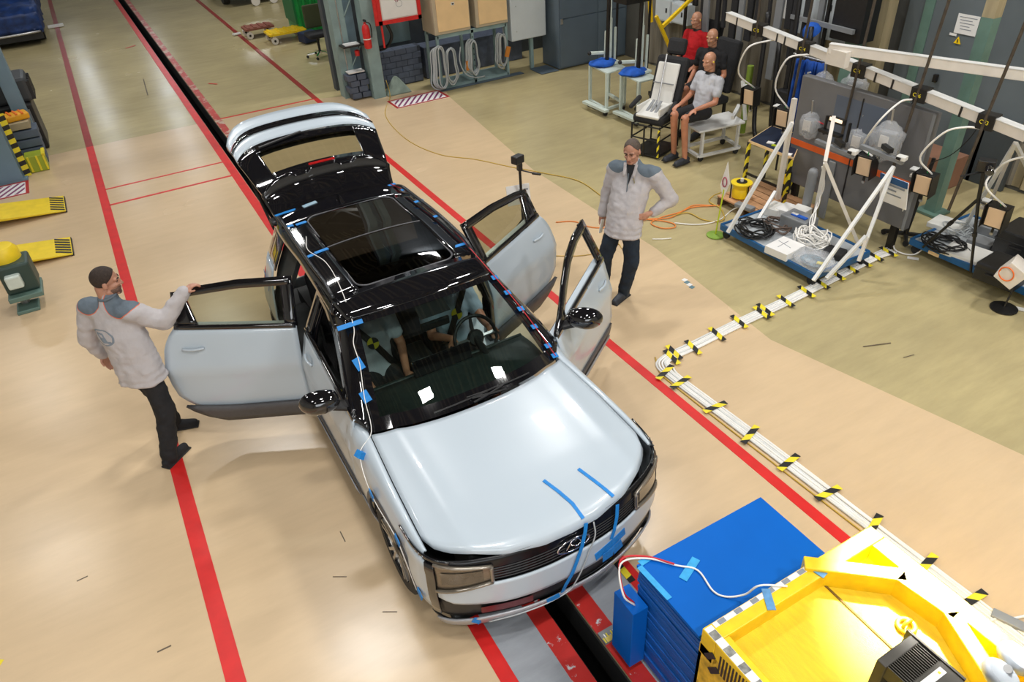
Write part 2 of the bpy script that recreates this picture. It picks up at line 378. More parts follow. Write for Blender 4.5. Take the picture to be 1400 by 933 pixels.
b = MB(); b.span((1.07, YB, 0), (XL-.13, 3.1, .004)); b.span((XR+.13, YB, 0), (2.11, 3.1, .004)); b.build('steel_plate', F_PLATE, fl)
b = MB(); b.span((XL-.13, YB, 0), (XL, 3.1, .005)); b.build('red_plate', RED_WORN, fl)
b = MB(); b.span((XR, YB, 0), (XR+.13, 3.1, .005)); b.build('red_plate', RED_WORN, fl)
b = MB(); b.span((XR, 2.2, .005), (XR+.22, 2.29, .025)); o = b.build('ruler_strip', 'greyplastic', fl)
for k in range(12):
    MB().span((XR+.006+k*.018, 2.2, .025), (XR+.014+k*.018, 2.262 if k % 3 else 2.24, .027)).build('tick_mark', 'paper' if k % 2 else 'hazyellow', o)
b = MB(); b.span((XR+.02, 2.2, .025), (XR+.075, 2.235, .028)); b.span((XR+.13, 2.215, .025), (XR+.175, 2.25, .028)); b.build('yellow_square', mat('faded yellow', (.75, .6, .15), .6), o)
# hatched keep-clear markings
def hatch(x0, y0, x1, y1):
    p = MB().span((x0, y0, 0), (x1, y1, .004)).build('hatched_marking', 'paper', fl)
    b = MB(); w = .05
    b.span((x0, y0, .004), (x1, y0+w, .006)); b.span((x0, y1-w, .004), (x1, y1, .006)); b.span((x0, y0+w, .004), (x0+w, y1-w, .006)); b.span((x1-w, y0+w, .004), (x1, y1-w, .006))
    b.build('red_border', mat('maroon red paint', (.42, .02, .02), .5), p)
    n = 9; dx = (x1-x0-2*w)/n
    for k in range(n):
        sk = .30; xa = x0+w+.02-sk*.6+dx*1.12*k; q = [(xa, y0+w+.02), (xa+dx*.45, y0+w+.02), (xa+dx*.45+sk, y1-w-.02), (xa+sk, y1-w-.02)]
        for lim, sg in ((x0+w+.012, 1), (x1-w-.012, -1)):
            r = []
            for i in range(len(q)):
                A, B = q[i-1], q[i]; ia, ib = (A[0]-lim)*sg >= 0, (B[0]-lim)*sg >= 0
                if ia != ib: t = (lim-A[0])/(B[0]-A[0]); r.append((lim, A[1]+(B[1]-A[1])*t))
                if ib: r.append(B)
            q = r
        if len(q) < 3: continue
        MB().prism(q, .004, .006).build('stripe', mat('purple paint', (.22, .04, .14), .5), p)
hatch(4.75, 13.22, 5.86, 13.76); hatch(-2.6, 13.2, -1.5, 13.82)
# scuffs and odd marks lying on the floor
MARK = mat('black rubber scuff', (.12, .09, .06), .6)
for (u, v, u2, v2, w) in ((215, 892, 234, 883, .012), (105, 795, 120, 788, .01), (455, 789, 474, 789, .008), (523, 837, 543, 837, .007), (465, 727, 472, 741, .008), (1180, 474, 1218, 469, .012), (1235, 489, 1250, 485, .008), (196, 108, 202, 130, .02), (185, 62, 172, 66, .05), (297, 115, 285, 114, .04)):
    a = at(u, v, .001); c = at(u2, v2, .001); MB().bar(a, c, w, .001).build('scuff', MARK if w < .03 else RED_LINE, fl)
# walls, roof
CLAD = mat('weathered grey cladding', (.20, .18, .145), .55, .1, .35, 3, bump=.2, bscale=20, stretch=(2, 2, .35))
CLAD2 = mat('ochre stained cladding', (.40, .33, .20), .6, 0, .35, 3, stretch=(2, 2, .3))
WALLG = mat('slate wall paint', (.07, .085, .10), .7, 0, .2, 2)
HALL = mat('pale hall wall', (.45, .45, .42), .8, 0, .1, 1)
ROOF = mat('dark roof sheeting', (.06, .06, .055), .8, 0, .1, 1)
XW = 10.15
b = MB(); b.span((XW, YB, -.1), (XW+.2, 15.3, 9.2)); wr = struct(b.build('wall_right', mat('wall base grey', (.11, .11, .10), .7, 0, .2, 2)))
y = 2.2; k = 0
while y < 12.6:                                     # ribbed cladding sheets between y 2.2 and 12.6
    w = .26
    if not (4.85 < y < 6.9):
        m = CLAD2 if y < 4.9 and k % 3 != 1 else (CLAD2 if 7.6 < y < 8.0 else CLAD)
        bb = MB(); z0 = .05
        q = XW-.012; bb.add([(q, y, z0), (q-.035, y+.03, z0), (q-.035, y+.12, z0), (q, y+.15, z0), (q, y+w, z0)]+[(q, y, 4.6), (q-.035, y+.03, 4.6), (q-.035, y+.12, 4.6), (q, y+.15, 4.6), (q, y+w, 4.6)],
               [(i, i+1, i+6, i+5) for i in range(4)]); bb.build('cladding_sheet', m, wr)
    y += w; k += 1
b = MB(); b.span((4.2, 15.1, -.1), (XW+.2, 15.3, 9.2)); wb = struct(b.build('wall_back', WALLG))
b = MB(); b.span((-9, YE, -.1), (12.5, YE+.2, 9.2)); struct(b.build('wall_far', HALL))
b = MB(); b.span((-9.2, YB, -.1), (-9, YE, 9.2)); struct(b.build('wall_left', HALL))
b = MB(); b.span((-9, YB-.2, -.1), (XW+.2, YB, 9.2)); struct(b.build('wall_front', HALL))
b = MB(); b.span((-9.2, YB-.2, 9.2), (12.7, YE+.2, 9.4)); ce = struct(b.build('ceiling', ROOF))
rb_ = MB()
for k in range(44): rb_.box((-8.7+k*.42+.1*math.sin(k*2.3), 8, 9.12), (.10, 28, .12))
rb_.build('roof_ribs', mat('pale roof rib', (.24, .22, .16), .7), ce)['kind'] = 'stuff'
WL = mat('daylit window glass', (.85, .92, 1), .3, emit=4.0)
for i, (x0, x1, z0, z1) in enumerate(((-.38, .0, 2.6, 8.6), (2.25, 2.75, 3.0, 8.6))):
    wn = struct(MB().span((x0, YE-.06, z0), (x1, YE-.01, z1)).build('window_%d' % (i+1), WL))
    for k in range(5): MB().span((x0-.04, YE-.10, z0+(z1-z0)*k/4-.05), (x1+.04, YE-.06, z0+(z1-z0)*k/4+.05)).build('glazing_bar', mat('window steel', (.1, .1, .1), .6), wn)
for k in range(9):
    yy = -5+k*4.6; tr = MB(); tr.bar((-9, yy, 8.95), (10.1, yy, 8.95), .16, .2); tr.bar((-9, yy, 8.2), (10.1, yy, 8.2), .12, .14)
    for j in range(12): tr.bar((-9+j*1.6, yy, 8.2 if j % 2 else 8.95), (-9+(j+1)*1.6, yy, 8.95 if j % 2 else 8.2), .07)
    tr.build('roof_truss', mat('roof steel', (.12, .12, .11), .6), ce)
# ------------------------------------------------------------------ the car (s = sideways from its middle, v = back from its nose)
CX, CY = 1.64, 2.52
def cw(s, v, z): return Vector((CX+s, CY+v, z))
car = thing('car', (CX, CY+2.2, 0), 'white crossover car with black roof, open tailgate and three open doors, over the cable slot', 'car')
PO = [(0, 0), (.2, .004), (.4, .035), (.58, .09), (.72, .15), (.82, .22), (.88, .31), (.91, .42), (.925, .62), (.93, .9), (.93, 1.6), (.93, 2.5), (.93, 3.3), (.925, 3.7), (.905, 4.0), (.86, 4.2), (.76, 4.31), (.6, 4.37), (.4, 4.41), (0, 4.43)]
OUT = spl([Vector((a, b, 0)) for a, b in PO], 10)
AL = [0.0]
for i in range(1, len(OUT)): AL.append(AL[-1]+(OUT[i]-OUT[i-1]).length)
def base(p):
    for i in range(1, len(AL)):
        if p <= AL[i] or i == len(AL)-1:
            t = (p-AL[i-1])/(AL[i]-AL[i-1]); P = OUT[i-1].lerp(OUT[i], t); d = (OUT[i]-OUT[i-1]).normalized(); return P, Vector((d.y, -d.x, 0))
VV = [(OUT[i].y, AL[i]) for i in range(len(OUT)) if OUT[i].y < 4.2 and OUT[i].y > .25]
def pv(v): return itp([a for a, _ in VV], [c for _, c in VV], v)
DZ = [.15, .25, .35, .5, .66, .78, .86, .93, 1.0, 1.05, 1.1, 1.16, 1.45, 1.50, 1.54]
DS = [.07, .04, .015, .0, .004, .010, .022, .04, .062, .075, .092, .115, .27, .30, .34]
DN = [.10, .03, .0, -.012, -.005, .012, .03, .07, .12, .2, .2, .2, .2, .2, .2]
def F(p, z, sd=1, off=0.0):
    P, n = base(p); k = min(1, max(0, abs(n.x)))**.7; k2 = 1 if P.y > 2 else 0
    d = itp(DZ, DS, z)*k+itp(DZ, DN, z)*(1-k)*(1 if not k2 else .6)
    crease = -.012*math.exp(-((z-.80)/.05)**2)*k
    q = P-n*(d+crease-off); return cw(sd*q.x, q.y, z)
def patch(name, m, p0, p1, zl, zh, sd, par=None, np_=24, nz=8, off=0.0, solid=.012, smooth=True, both=False):
    par = par or car
    f0 = zl if callable(zl) else (lambda p: zl); f1 = zh if callable(zh) else (lambda p: zh)
    b = MB()
    for s in ((1, -1) if both else (sd,)):
        b.surf(lambda u, w: F(p0+(p1-p0)*u, f0(p0+(p1-p0)*u)+(f1(p0+(p1-p0)*u)-f0(p0+(p1-p0)*u))*w, s, off), np_, nz)
    return b.build(name, m, par, smooth=smooth, solid=solid, off=0)
def front_patch(name, m, sa, sb, zl, zh, off=0.0, np_=40, nz=6, solid=.012, par=None):   # across the nose, signed arc
    f0 = zl if callable(zl) else (lambda p: zl); f1 = zh if callable(zh) else (lambda p: zh)
    b = MB()
    def g(u, w):
        p = sa+(sb-sa)*u; a = abs(p); z = f0(a)+(f1(a)-f0(a))*w
        return F(a, z, 1 if p >= 0 else -1, off)
    return b.surf(g, np_, nz).build(name, m, par or car, smooth=True, solid=solid, off=0)
WF, WR, WRAD = .87, 3.62, .35
def vof(p): return base(p)[0].y
def lowedge(p, z0=.30, r=.405):
    v = vof(p); z = z0
    for c in (WF, WR):
        if abs(v-c) < r: z = max(z, WRAD+math.sqrt(r*r-(v-c)**2))
    return z
# hood
def zh(v): return itp([0, .06, .15, .3, .5, .9, 1.25, 1.45], [.855, .885, .915, .945, .972, 1.01, 1.035, 1.04], v)
def hz(s, v): return zh(v)-.075*(abs(s)/.84)**2.6+.012*math.exp(-((abs(s)-.62)/.06)**2)
def hood_front(s): return itp([0, .2, .44, .63, .74, .80, .835], [.0, .008, .065, .165, .255, .33, .43], abs(s))
def hood_side(v): return itp([.3, .5, .9, 1.2, 1.42], [.835, .832, .818, .80, .785], v)
def hood_back(s): return 1.19+.19*(abs(s)/.79)**2.4
def hoodp(u, w, lift=0):
    t = 2*u-1
    s = t*.8; 
    for _ in range(4):
        va = hood_front(s); vb = hood_back(s); v = va+(vb-va)*w; s = t*hood_side(v)
    va = hood_front(s); vb = hood_back(s); v = va+(vb-va)*w
    return s, v
def hood_pt(u, w):
    s, v = hoodp(u, w); z = hz(s, v)
    e = max(0, 1-w/.04); z -= .02*e*e
    return cw(s, v, z)
MB().surf(hood_pt, 44, 30).build('hood', 'white_paint', car, smooth=True, solid=.012)
# fenders (front wings) reach up to the hood edge
for sd in (-1, 1):
    b = MB(); pa, pb = pv(.33), pv(1.62)
    zt = .885
    def fen(u, w, sd=sd, pa=pa, pb=pb):
        p = pa+(pb-pa)*u; v = vof(p); zl = lowedge(p)
        zt = itp([.3, .6, 1.4, 1.62], [.84, .885, .91, 1.0], v)
        if w <= .7: return F(p, zl+(zt-zl)*w/.7, sd)
        t = (w-.7)/.3; A = F(p, zt, sd)
        vv = min(v, 1.44); hs = hood_side(vv)+.006
        B = cw(sd*hs, v, hz(hs, vv)-.002+(0 if v < 1.44 else (v-1.44)*.0))
        Q = A.lerp(B, t); Q.z += .03*math.sin(math.pi*t)*.8; return Q
    b.surf(fen, 48, 14)
    b.build('front_wing', 'white_paint', car, smooth=True, solid=.012)
    # plastic lip round each wheel arch, and sill cladding
    for c in (WF, WR):
        b = MB(); n = 22
        def lip(u, w, c=c, sd=sd):
            a = R_(-8+196*u); r = .40+.05*w; v = c-r*math.cos(a); z = max(.2, WRAD+r*math.sin(a)); return F(pv(v), z, sd, .012 if w < .9 else .003)
        b.surf(lip, n, 2); b.build('arch_trim', 'cladding', car, smooth=True, solid=.02)
    patch('sill', 'grey_paint', pv(1.28), pv(3.12), .17, .30, sd, off=.012, nz=3)
    patch('rear_wing', 'white_paint', pv(3.78), pv(4.18), lambda p: lowedge(p), 1.18, sd, nz=12)
    # body aperture edge behind the rear door (wheel arch to pillar)
    patch('rear_wing', 'white_paint', pv(3.36), pv(3.78), lambda p: max(lowedge(p), .72+(.40 if vof(p) > 3.72 else 0)*(vof(p)-3.72)), lambda p: itp([3.36, 3.5, 3.7, 3.78], [.80, .83, 1.0, 1.18], vof(p)), sd, nz=5)
# dark inner wheel houses and underfloor
b = MB(); b.span((CX-.78, CY+.2, .2), (CX+.78, CY+4.2, .30)); b.span((CX-.62, CY+.2, .3), (CX+.62, CY+1.25, .80)); b.build('underfloor', 'interior', car, bevel=.02)
for sd in (-1, 1):
    for c in (WF, WR):
        b = MB(); pts = [(c-.41*math.cos(R_(a)), WRAD+.41*math.sin(R_(a))) for a in range(0, 181, 12)]
        def wh(u, w): 
            i = u*(len(pts)-1); k = min(int(i), len(pts)-2); t = i-k; v = pts[k][0]*(1-t)+pts[k+1][0]*t; z = pts[k][1]*(1-t)+pts[k+1][1]*t
            return cw(sd*(.60+.30*w), v, z)
        b.surf(wh, 15, 2); b.surf(lambda u, w: cw(sd*.60, c-.41+.82*u, .25+w*(.52)), 4, 2); b.build('wheel_housing', 'interior', car, smooth=True)
# nose panels
GL, GH = .655, .87
front_patch('grille_band', mat('grille black', (.008, .008, .009), .22, 0, .1, 20, spec=.35), -1.02, 1.02, lambda a: itp([0, .5, 1.02], [.66, .655, .70], a), lambda a: itp([0, .5, .8, 1.02], [.855, .852, .855, .85], a), off=-.004, nz=6)
b = MB()
for k in range(5):                                  # slats low in the grille
    z = .678+k*.022
    for sd in (-1, 1):
        b.tube([F(.06+i*.048, z, sd, .004) for i in range(11)], .004, 4)
b.build('grille_slats', 'black_plastic', car)
front_patch('front_bumper', 'white_paint', -.89, .89, lambda a: itp([0, .5, .8, .89], [.455, .455, .495, .54], a), lambda a: itp([0, .5, .56, .8, .89], [.655, .655, .655, .60, .585], a), off=.012, nz=8)
for sd in (-1, 1):
    # white corner running from wheel arch to the lamp, black edge blade, lamp unit, corner of bumper
    patch('bumper_corner', 'white_paint', .96, pv(.50), lambda p: max(lowedge(p, .36), .36), lambda p: itp([.96, pv(.33), pv(.50)], [.815, .845, .875], p), sd, nz=10, off=.004)
    patch('corner_blade', 'black_gloss', .90, .965, .34, .83, sd, nz=8, off=.012)
    lamp = patch('headlight', 'lampbody', .545, .90, lambda p: itp([.545, .90], [.665, .595], p), lambda p: itp([.545, .90], [.80, .835], p), sd, nz=6, off=.0)
    b = MB(); 
    for e in (lambda t: (.545+.355*t, .80+.035*t), lambda t: (.545+.355*t, .665-.07*t)):
        b.tube([F(e(i/10)[0], e(i/10)[1], sd, .016) for i in range(11)], .014, 6)
    b.tube([F(.548, .665+.135*i/5, sd, .016) for i in range(6)], .014, 6)
    b.build('light_strip', mat('smoked lamp strip', (.24, .21, .17), .15, .5, .1, 20, coat=1), lamp, smooth=True)
    b = MB(); b.surf(lambda u, w: F(.60+.26*u, .685+.09*w-.02*u*(1-w), sd, .012), 8, 3); b.build('lamp_lens', mat('smoked lens', (.10, .085, .07), .08, .4, .2, 30, coat=1), lamp, smooth=True)
    patch('position_lamp', 'black_gloss', .80, pv(.60), lambda p: itp([.8, pv(.6)], [.835, .875], p), lambda p: itp([.8, pv(.6)], [.862, .882], p), sd, nz=3, off=.010)
    for k in range(3): MB().box(F(.98+k*.035, .852+k*.004, sd, .013), (.012, .012, .02)).build('lamp_jewel', 'chrome', lamp)
front_patch('lower_intake', 'black_plastic', -.92, .92, .30, lambda a: itp([0, .8, .92], [.47, .51, .5], a), off=-.01, nz=4)
front_patch('skid_plate', 'grey_paint', -.95, .95, .18, lambda a: itp([0, .5, .75, .95], [.315, .32, .30, .27], a), off=.025, nz=4)
front_patch('chin', 'black_plastic', -1.05, 1.05, .15, .22, off=.0, nz=2)
b = MB()
b.surf(lambda u, w: F(.30+.34*u, .345+.07*w, -1, .008), 8, 2); b.build('fog_reflector', mat('dark red plastic', (.12, .01, .015), .3), car)
# emblem: oval ring with a raised sail-like shape
lg = MB(); cz = .735; ring = []
for k in range(28):
    a = 2*math.pi*k/28; s_ = .118*math.cos(a); P = F(abs(s_), cz+.046*math.sin(a), 1 if s_ >= 0 else -1, .016); ring.append(P)
lg.tube(ring, .0065, 6, closed=True)
lg.tube([F(abs(s_), z_, 1 if s_ >= 0 else -1, .018) for s_, z_ in ((-.055, .715), (-.01, .775), (.035, .77), (.06, .73), (.02, .712), (-.02, .742))], .006, 6)
lg.build('emblem', 'chrome', car, smooth=True)
# windscreen, pillars, roof
def ws(u, w, off=0.0):
    t = 2*u-1; sb = t*.775; st = t*.60
    vb = hood_back(sb)+.035; vt = 2.02+.09*abs(t)**2.2; zb = hz(sb, 1.3)-.012; zt = 1.505-.045*abs(t)**2.2
    s = sb+(st-sb)*w; v = vb+(vt-vb)*w; z = zb+(zt-zb)*w+.035*math.sin(math.pi*w)
    return cw(s, v-off*.6, z+off)
def wsx(u, w, off=0.0): return ws(u, w, off)
g = MB().surf(lambda u, w: ws(.045+.91*u, .10+.85*w), 24, 14).build('windscreen', 'wsglass', car, smooth=True)
b = MB(); n = 24
b.surf(lambda u, w: ws(u, .105*w, .001), n, 2); b.surf(lambda u, w: ws(u, .94+.06*w, .001), n, 1)
b.surf(lambda u, w: ws(.05*u, .1+.85*w, .001), 1, 12); b.surf(lambda u, w: ws(1-.05*u, .1+.85*w, .001), 1, 12)
b.build('frit_border', 'black_gloss', g, smooth=True)
# dark patch round the mirror stem
MB().surf(lambda u, w: ws(.40+.2*u, .80+.15*w, -.004), 6, 3).build('sensor_cover', 'black_plastic', car)
b = MB(); b.bar(ws(.5, .78, -.10)+Vector((-.12, 0, 0)), ws(.5, .78, -.10)+Vector((.12, 0, 0)), .03, .07); b.build('inside_mirror', 'black_plastic', car, bevel=.01)
for sd in (-1, 1):
    b = MB()
    def pil(u, w, sd=sd):
        A = ws(.5+.5*sd*(1.0), u*1.0, .004)
        v = 1.52+(2.33-1.52)*u; z = 1.03+(1.455-1.03)*u; B = F(pv(v), z, sd, .0)
        Q = A.lerp(B, w); Q.z += .018*math.sin(math.pi*w); return Q
    b.surf(pil, 14, 4); b.build('front_pillar', 'black_gloss', car, smooth=True, solid=.012)
def rz(s, v): return itp([1.98, 2.2, 2.6, 3.2, 3.8, 4.25], [1.505, 1.545, 1.578, 1.588, 1.572, 1.535], v)-.055*(abs(s)/.64)**2.4
def rw(v): return itp([1.98, 2.3, 3.0, 4.0, 4.25], [.60, .635, .65, .625, .60], v)
def roofp(u, w, v0=None, v1=None, lift=0):
    t = 2*u-1; v = 2.02+(4.22-2.02)*w; fr = (1-w)**6; v += .09*abs(t)**2.2*fr; s = t*rw(v); return s, v
# roof panel with a hole for the glass roof
def roof_region(u0, u1, w0, w1, nu, nv, name='roof', m='black_gloss', lift=0, solid=.012, par=None):
    def g(u, w):
        s, v = roofp(u0+(u1-u0)*u, w0+(w1-w0)*w); return cw(s, v, rz(s, v)+lift)
    return MB().surf(g, nu, nv).build(name, m, par or car, smooth=True, solid=solid)
gu0, gu1, gw0, gw1 = .18, .84, .155, .81
rb = MB()
def rg(u, w): s, v = roofp(u, w); return cw(s, v, rz(s, v))
for (a, c, d, e, nu, nv) in ((0, 1, 0, gw0, 24, 4), (0, 1, gw1, 1, 24, 6), (0, gu0, gw0, gw1, 5, 18), (gu1, 1, gw0, gw1, 5, 18)):
    rb.surf(lambda u, w: rg(a+(c-a)*u, d+(e-d)*w), nu, nv)
rb.build('roof', 'black_gloss', car, smooth=True, solid=.012)
gr = roof_region(gu0, gu1, gw0, gw1, 16, 18, 'glass_roof', 'roofglass', -.002, solid=0)
def rrect(u0, u1, w0, w1, r, lift):
    pts = []; ru = r/1.28; rv = r/2.2
    for cu, cv, a0 in ((u1-ru, w1-rv, 0), (u0+ru, w1-rv, 90), (u0+ru, w0+rv, 180), (u1-ru, w0+rv, 270)):
        for k in range(6):
            a = R_(a0+90*k/5); s, v = roofp(cu+ru*math.cos(a), cv+rv*math.sin(a)); pts.append(cw(s, v, rz(s, v)+lift))
    return pts
seam = MB().tube([p for q in [rrect(gu0, gu1, gw0, gw1, .1, .003)] for p in q], .007, 6, closed=True)
seam.build('roof_seal', mat('grey rubber seal', (.09, .09, .10), .35), car, smooth=True)
MB().tube([rg(gu0+(gu1-gu0)*k/8, .50)+Vector((0, 0, .003)) for k in range(9)], .005, 5).build('roof_seal', mat('grey rubber seal', (.09, .09, .10), .35), car)
for sd in (-1, 1):
    # cant rail: side of the roof above the doors
    patch('cant_rail', 'black_gloss', pv(2.30), pv(4.15), lambda p: itp([2.3, 3.2, 4.15], [1.435, 1.465, 1.43], vof(p)), lambda p: itp([2.3, 3.2, 4.15], [1.485, 1.54, 1.49], vof(p)), sd, nz=3, off=.0)
    b = MB(); P = [cw(sd*(rw(2.4+k*.17)-.025), 2.4+k*.17, rz(rw(2.4+k*.17)-.03, 2.4+k*.17)+(.045 if 0 < k < 10 else .0)) for k in range(11)]
    b.tube(spl(P, 4), .016, 8); b.build('roof_rail', mat('satin black rail', (.03, .032, .036), .28, .4), car, smooth=True)
b = MB(); q = cw(0, 3.98, rz(0, 3.98)); b.add([q+Vector(t) for t in ((-.022, -.08, 0), (.022, -.08, 0), (.03, .07, 0), (-.03, .07, 0), (0, .06, .065), (0, .02, .05))], [(0, 1, 2, 3), (0, 5, 4, 3), (1, 2, 4, 5), (0, 1, 5), (2, 3, 4)]); b.build('antenna_fin', 'black_gloss', car, bevel=.006)
# rear: bumper, quarter windows, D pillars, opened tailgate
bb = MB()
def rear(u, w):
    p = 2*AL[-1]*u-AL[-1]; return p
pc = AL[-1]
for sd in (-1, 1):
    patch('rear_bumper', 'white_paint', pv(4.16), pc, .38, .66, sd, nz=6, np_=20, off=.01)
    patch('rear_bumper_base', 'cladding', pv(4.0), pc, .2, .38, sd, nz=3, np_=20, off=.015)
    patch('tail_corner', 'white_paint', pv(4.16), pv(4.16)+.12, .66, 1.13, sd, nz=6, np_=4)
    patch('rear_light', 'redlens', pv(4.12), pv(4.16)+.10, .93, 1.02, sd, nz=3, np_=6, off=.006)
    # D pillar and quarter glass
    dark = mat('bronze tinted quarter glass', (.16, .11, .06), .06, .6, .3, 4, coat=1)
    patch('rear_pillar', 'black_gloss', pv(3.72), pv(4.18), 1.18, lambda p: itp([3.72, 4.18], [1.47, 1.46], vof(p)), sd, nz=6, np_=10, off=-.003)
    patch('quarter_window', dark, pv(3.80), pv(3.97), lambda p: itp([3.80, 3.97], [1.21, 1.205], vof(p)), lambda p: itp([3.8, 3.97], [1.33, 1.42], vof(p)), sd, nz=4, np_=6, off=.002, solid=.004)
    patch('quarter_window', dark, pv(4.0), pv(4.14), 1.20, lambda p: itp([4.0, 4.14], [1.43, 1.36], vof(p)), sd, nz=4, np_=6, off=.002, solid=.004)
b = MB(); b.span((CX-.70, CY+3.3, .30), (CX+.70, CY+4.30, .62)); b.build('boot_floor', 'interior', car, bevel=.02)
b = MB(); b.span((CX-.66, CY+4.1, 1.42), (CX+.66, CY+4.22, 1.47)); b.build('rear_header', 'black_plastic', car, bevel=.02)
# number on the rear wing
tw = basis((F(pv(3.9), 1.0, -1)-F(pv(4.15), 1.0, -1)), (0, 0, 1))
text('side_lettering', 'AZIMUT', .105, 'cartblue', car, F(pv(4.0), .99, -1, .012), tw, .002, sx=.62)
tape1 = MB().surf(lambda u, w: F(pv(3.80+.012+.02*u), .94+.10*w, -1, .012), 1, 2).build('side_stripe', 'tape', car)
# tailgate, standing open above the roof's rear edge
tg = MB()
TGV = [(4.235, 1.575), (4.30, 1.66), (4.40, 1.73), (4.52, 1.785), (4.70, 1.85), (4.86, 1.905), (4.97, 1.95), (5.10, 1.99), (5.145, 1.985), (5.20, 1.985), (5.23, 2.005), (5.33, 2.03), (5.45, 2.045), (5.49, 2.0)]
TL = [0.0]
for i in range(1, len(TGV)): TL.append(TL[-1]+math.hypot(TGV[i][0]-TGV[i-1][0], TGV[i][1]-TGV[i-1][1]))
def tgp(l, t, off=0.0):                              # l = length from hinge, t = -1..1 across
    v = itp(TL, [a for a, _ in TGV], l); z = itp(TL, [c for _, c in TGV], l)
    w = itp([0, .3, .8, 1.3], [.60, .66, .72, .74], l); f = l/TL[-1]
    a = abs(t); back = .42*f**1.6*a**6.5; drop = .07*a**6*f+.045*a*a
    return cw(t*w, v-back*.92+.03*(1-a*a), z-drop+off)
TE = TL[-1]
def tband(name, m, l0, l1, par, nl=3, off=0.0, t0=-1, t1=1, solid=.015, nt=36):
    return MB().surf(lambda u, w: tgp(l0+(l1-l0)*w, t0+(t1-t0)*u, off), nt, nl).build(name, m, par, smooth=True, solid=solid)
gate = tband('tailgate', 'white_paint', TL[6]-.02, TL[8]-.01, car, 4)
tband('lower_lip', 'white_paint', TL[10], TE, gate, 4)
tband('lamp_band', 'black_gloss', TL[8]-.01, TL[10], gate, 3, -.004)
tband('black_panel', 'black_gloss', TL[5]-.01, TL[6]-.02, gate, 3)
for sd in (-1, 1):
    tband('rear_light', 'redlens', TL[8]+.005, TL[10]-.01, gate, 2, .004, sd*.80, sd*.995, nt=8)
    tband('side_frame', 'black_gloss', TL[1], TL[6]-.02, gate, 8, 0, sd*.70, sd*1.0, nt=8)
    # side flank of the open gate
    b = MB(); b.surf(lambda u, w: tgp(TL[1]+(TE-TL[1])*u, sd*1.0)+Vector((-sd*.05*w, 0, -.16*w*(1-.3*u))), 14, 2); b.build('gate_flank', 'black_gloss', gate, smooth=True)
    b = MB(); b.cyl(cw(sd*.62, 4.30, 1.30), cw(sd*.66, 4.72, 1.72), .013); b.build('gas_strut', 'black_metal', gate)
tband('rear_window', 'glass', TL[3], TL[5]-.01, gate, 4, 0, -.70, .70, solid=0)
tband('black_panel', 'black_gloss', TL[1], TL[3], gate, 4, 0, -.70, .70)
# spoiler stands up in front of the window
def spo(u, w):
    t = 2*u-1; a = abs(t); wd = .60+.05*w; top = .30-.03*a**2-.13*a**6; bump_ = .035*(1 if .22 < a < .50 else 0)
    v = 4.20+.20*w-.05*a**3; z = 1.50+(top-bump_*w)*w-.05*a*a*(1-w)
    return cw(t*wd, v+.05*math.sin(math.pi*w), z)
sp = MB().surf(spo, 40, 8).build('roof_spoiler', 'black_gloss', gate, smooth=True, solid=.03)
b = MB(); b.surf(lambda u, w: spo(.40+.20*u, 1.0)+Vector((0, .012+.0*w, .004+.018*w)), 6, 1); b.build('brake_light', 'redlens', sp, solid=.01)
b = MB(); A = tgp(TL[6]-.05, -.02, .02); B = tgp(TL[5]+.01, -.66, .025); b.bar(A, B, .03, .018); b.build('rear_wiper', 'black_plastic', gate, bevel=.004)
b = MB(); b.surf(lambda u, w: tgp(TL[1]+(TE-TL[1])*w, (2*u-1)*.93, -.07) if not 0 else 0, 10, 10)
# inner trim ring of the gate: only round the window
tr = MB()
for (l0, l1, t0, t1) in ((TL[1], TL[3]-.02, -.95, .95), (TL[5], TE-.03, -.95, .95), (TL[3]-.02, TL[5], -.95, -.74), (TL[3]-.02, TL[5], .74, .95)):
    tr.surf(lambda u, w: tgp(l0+(l1-l0)*w, t0+(t1-t0)*u, -.06), 12, 4)
tr.build('gate_trim', 'headlining', gate, smooth=True)
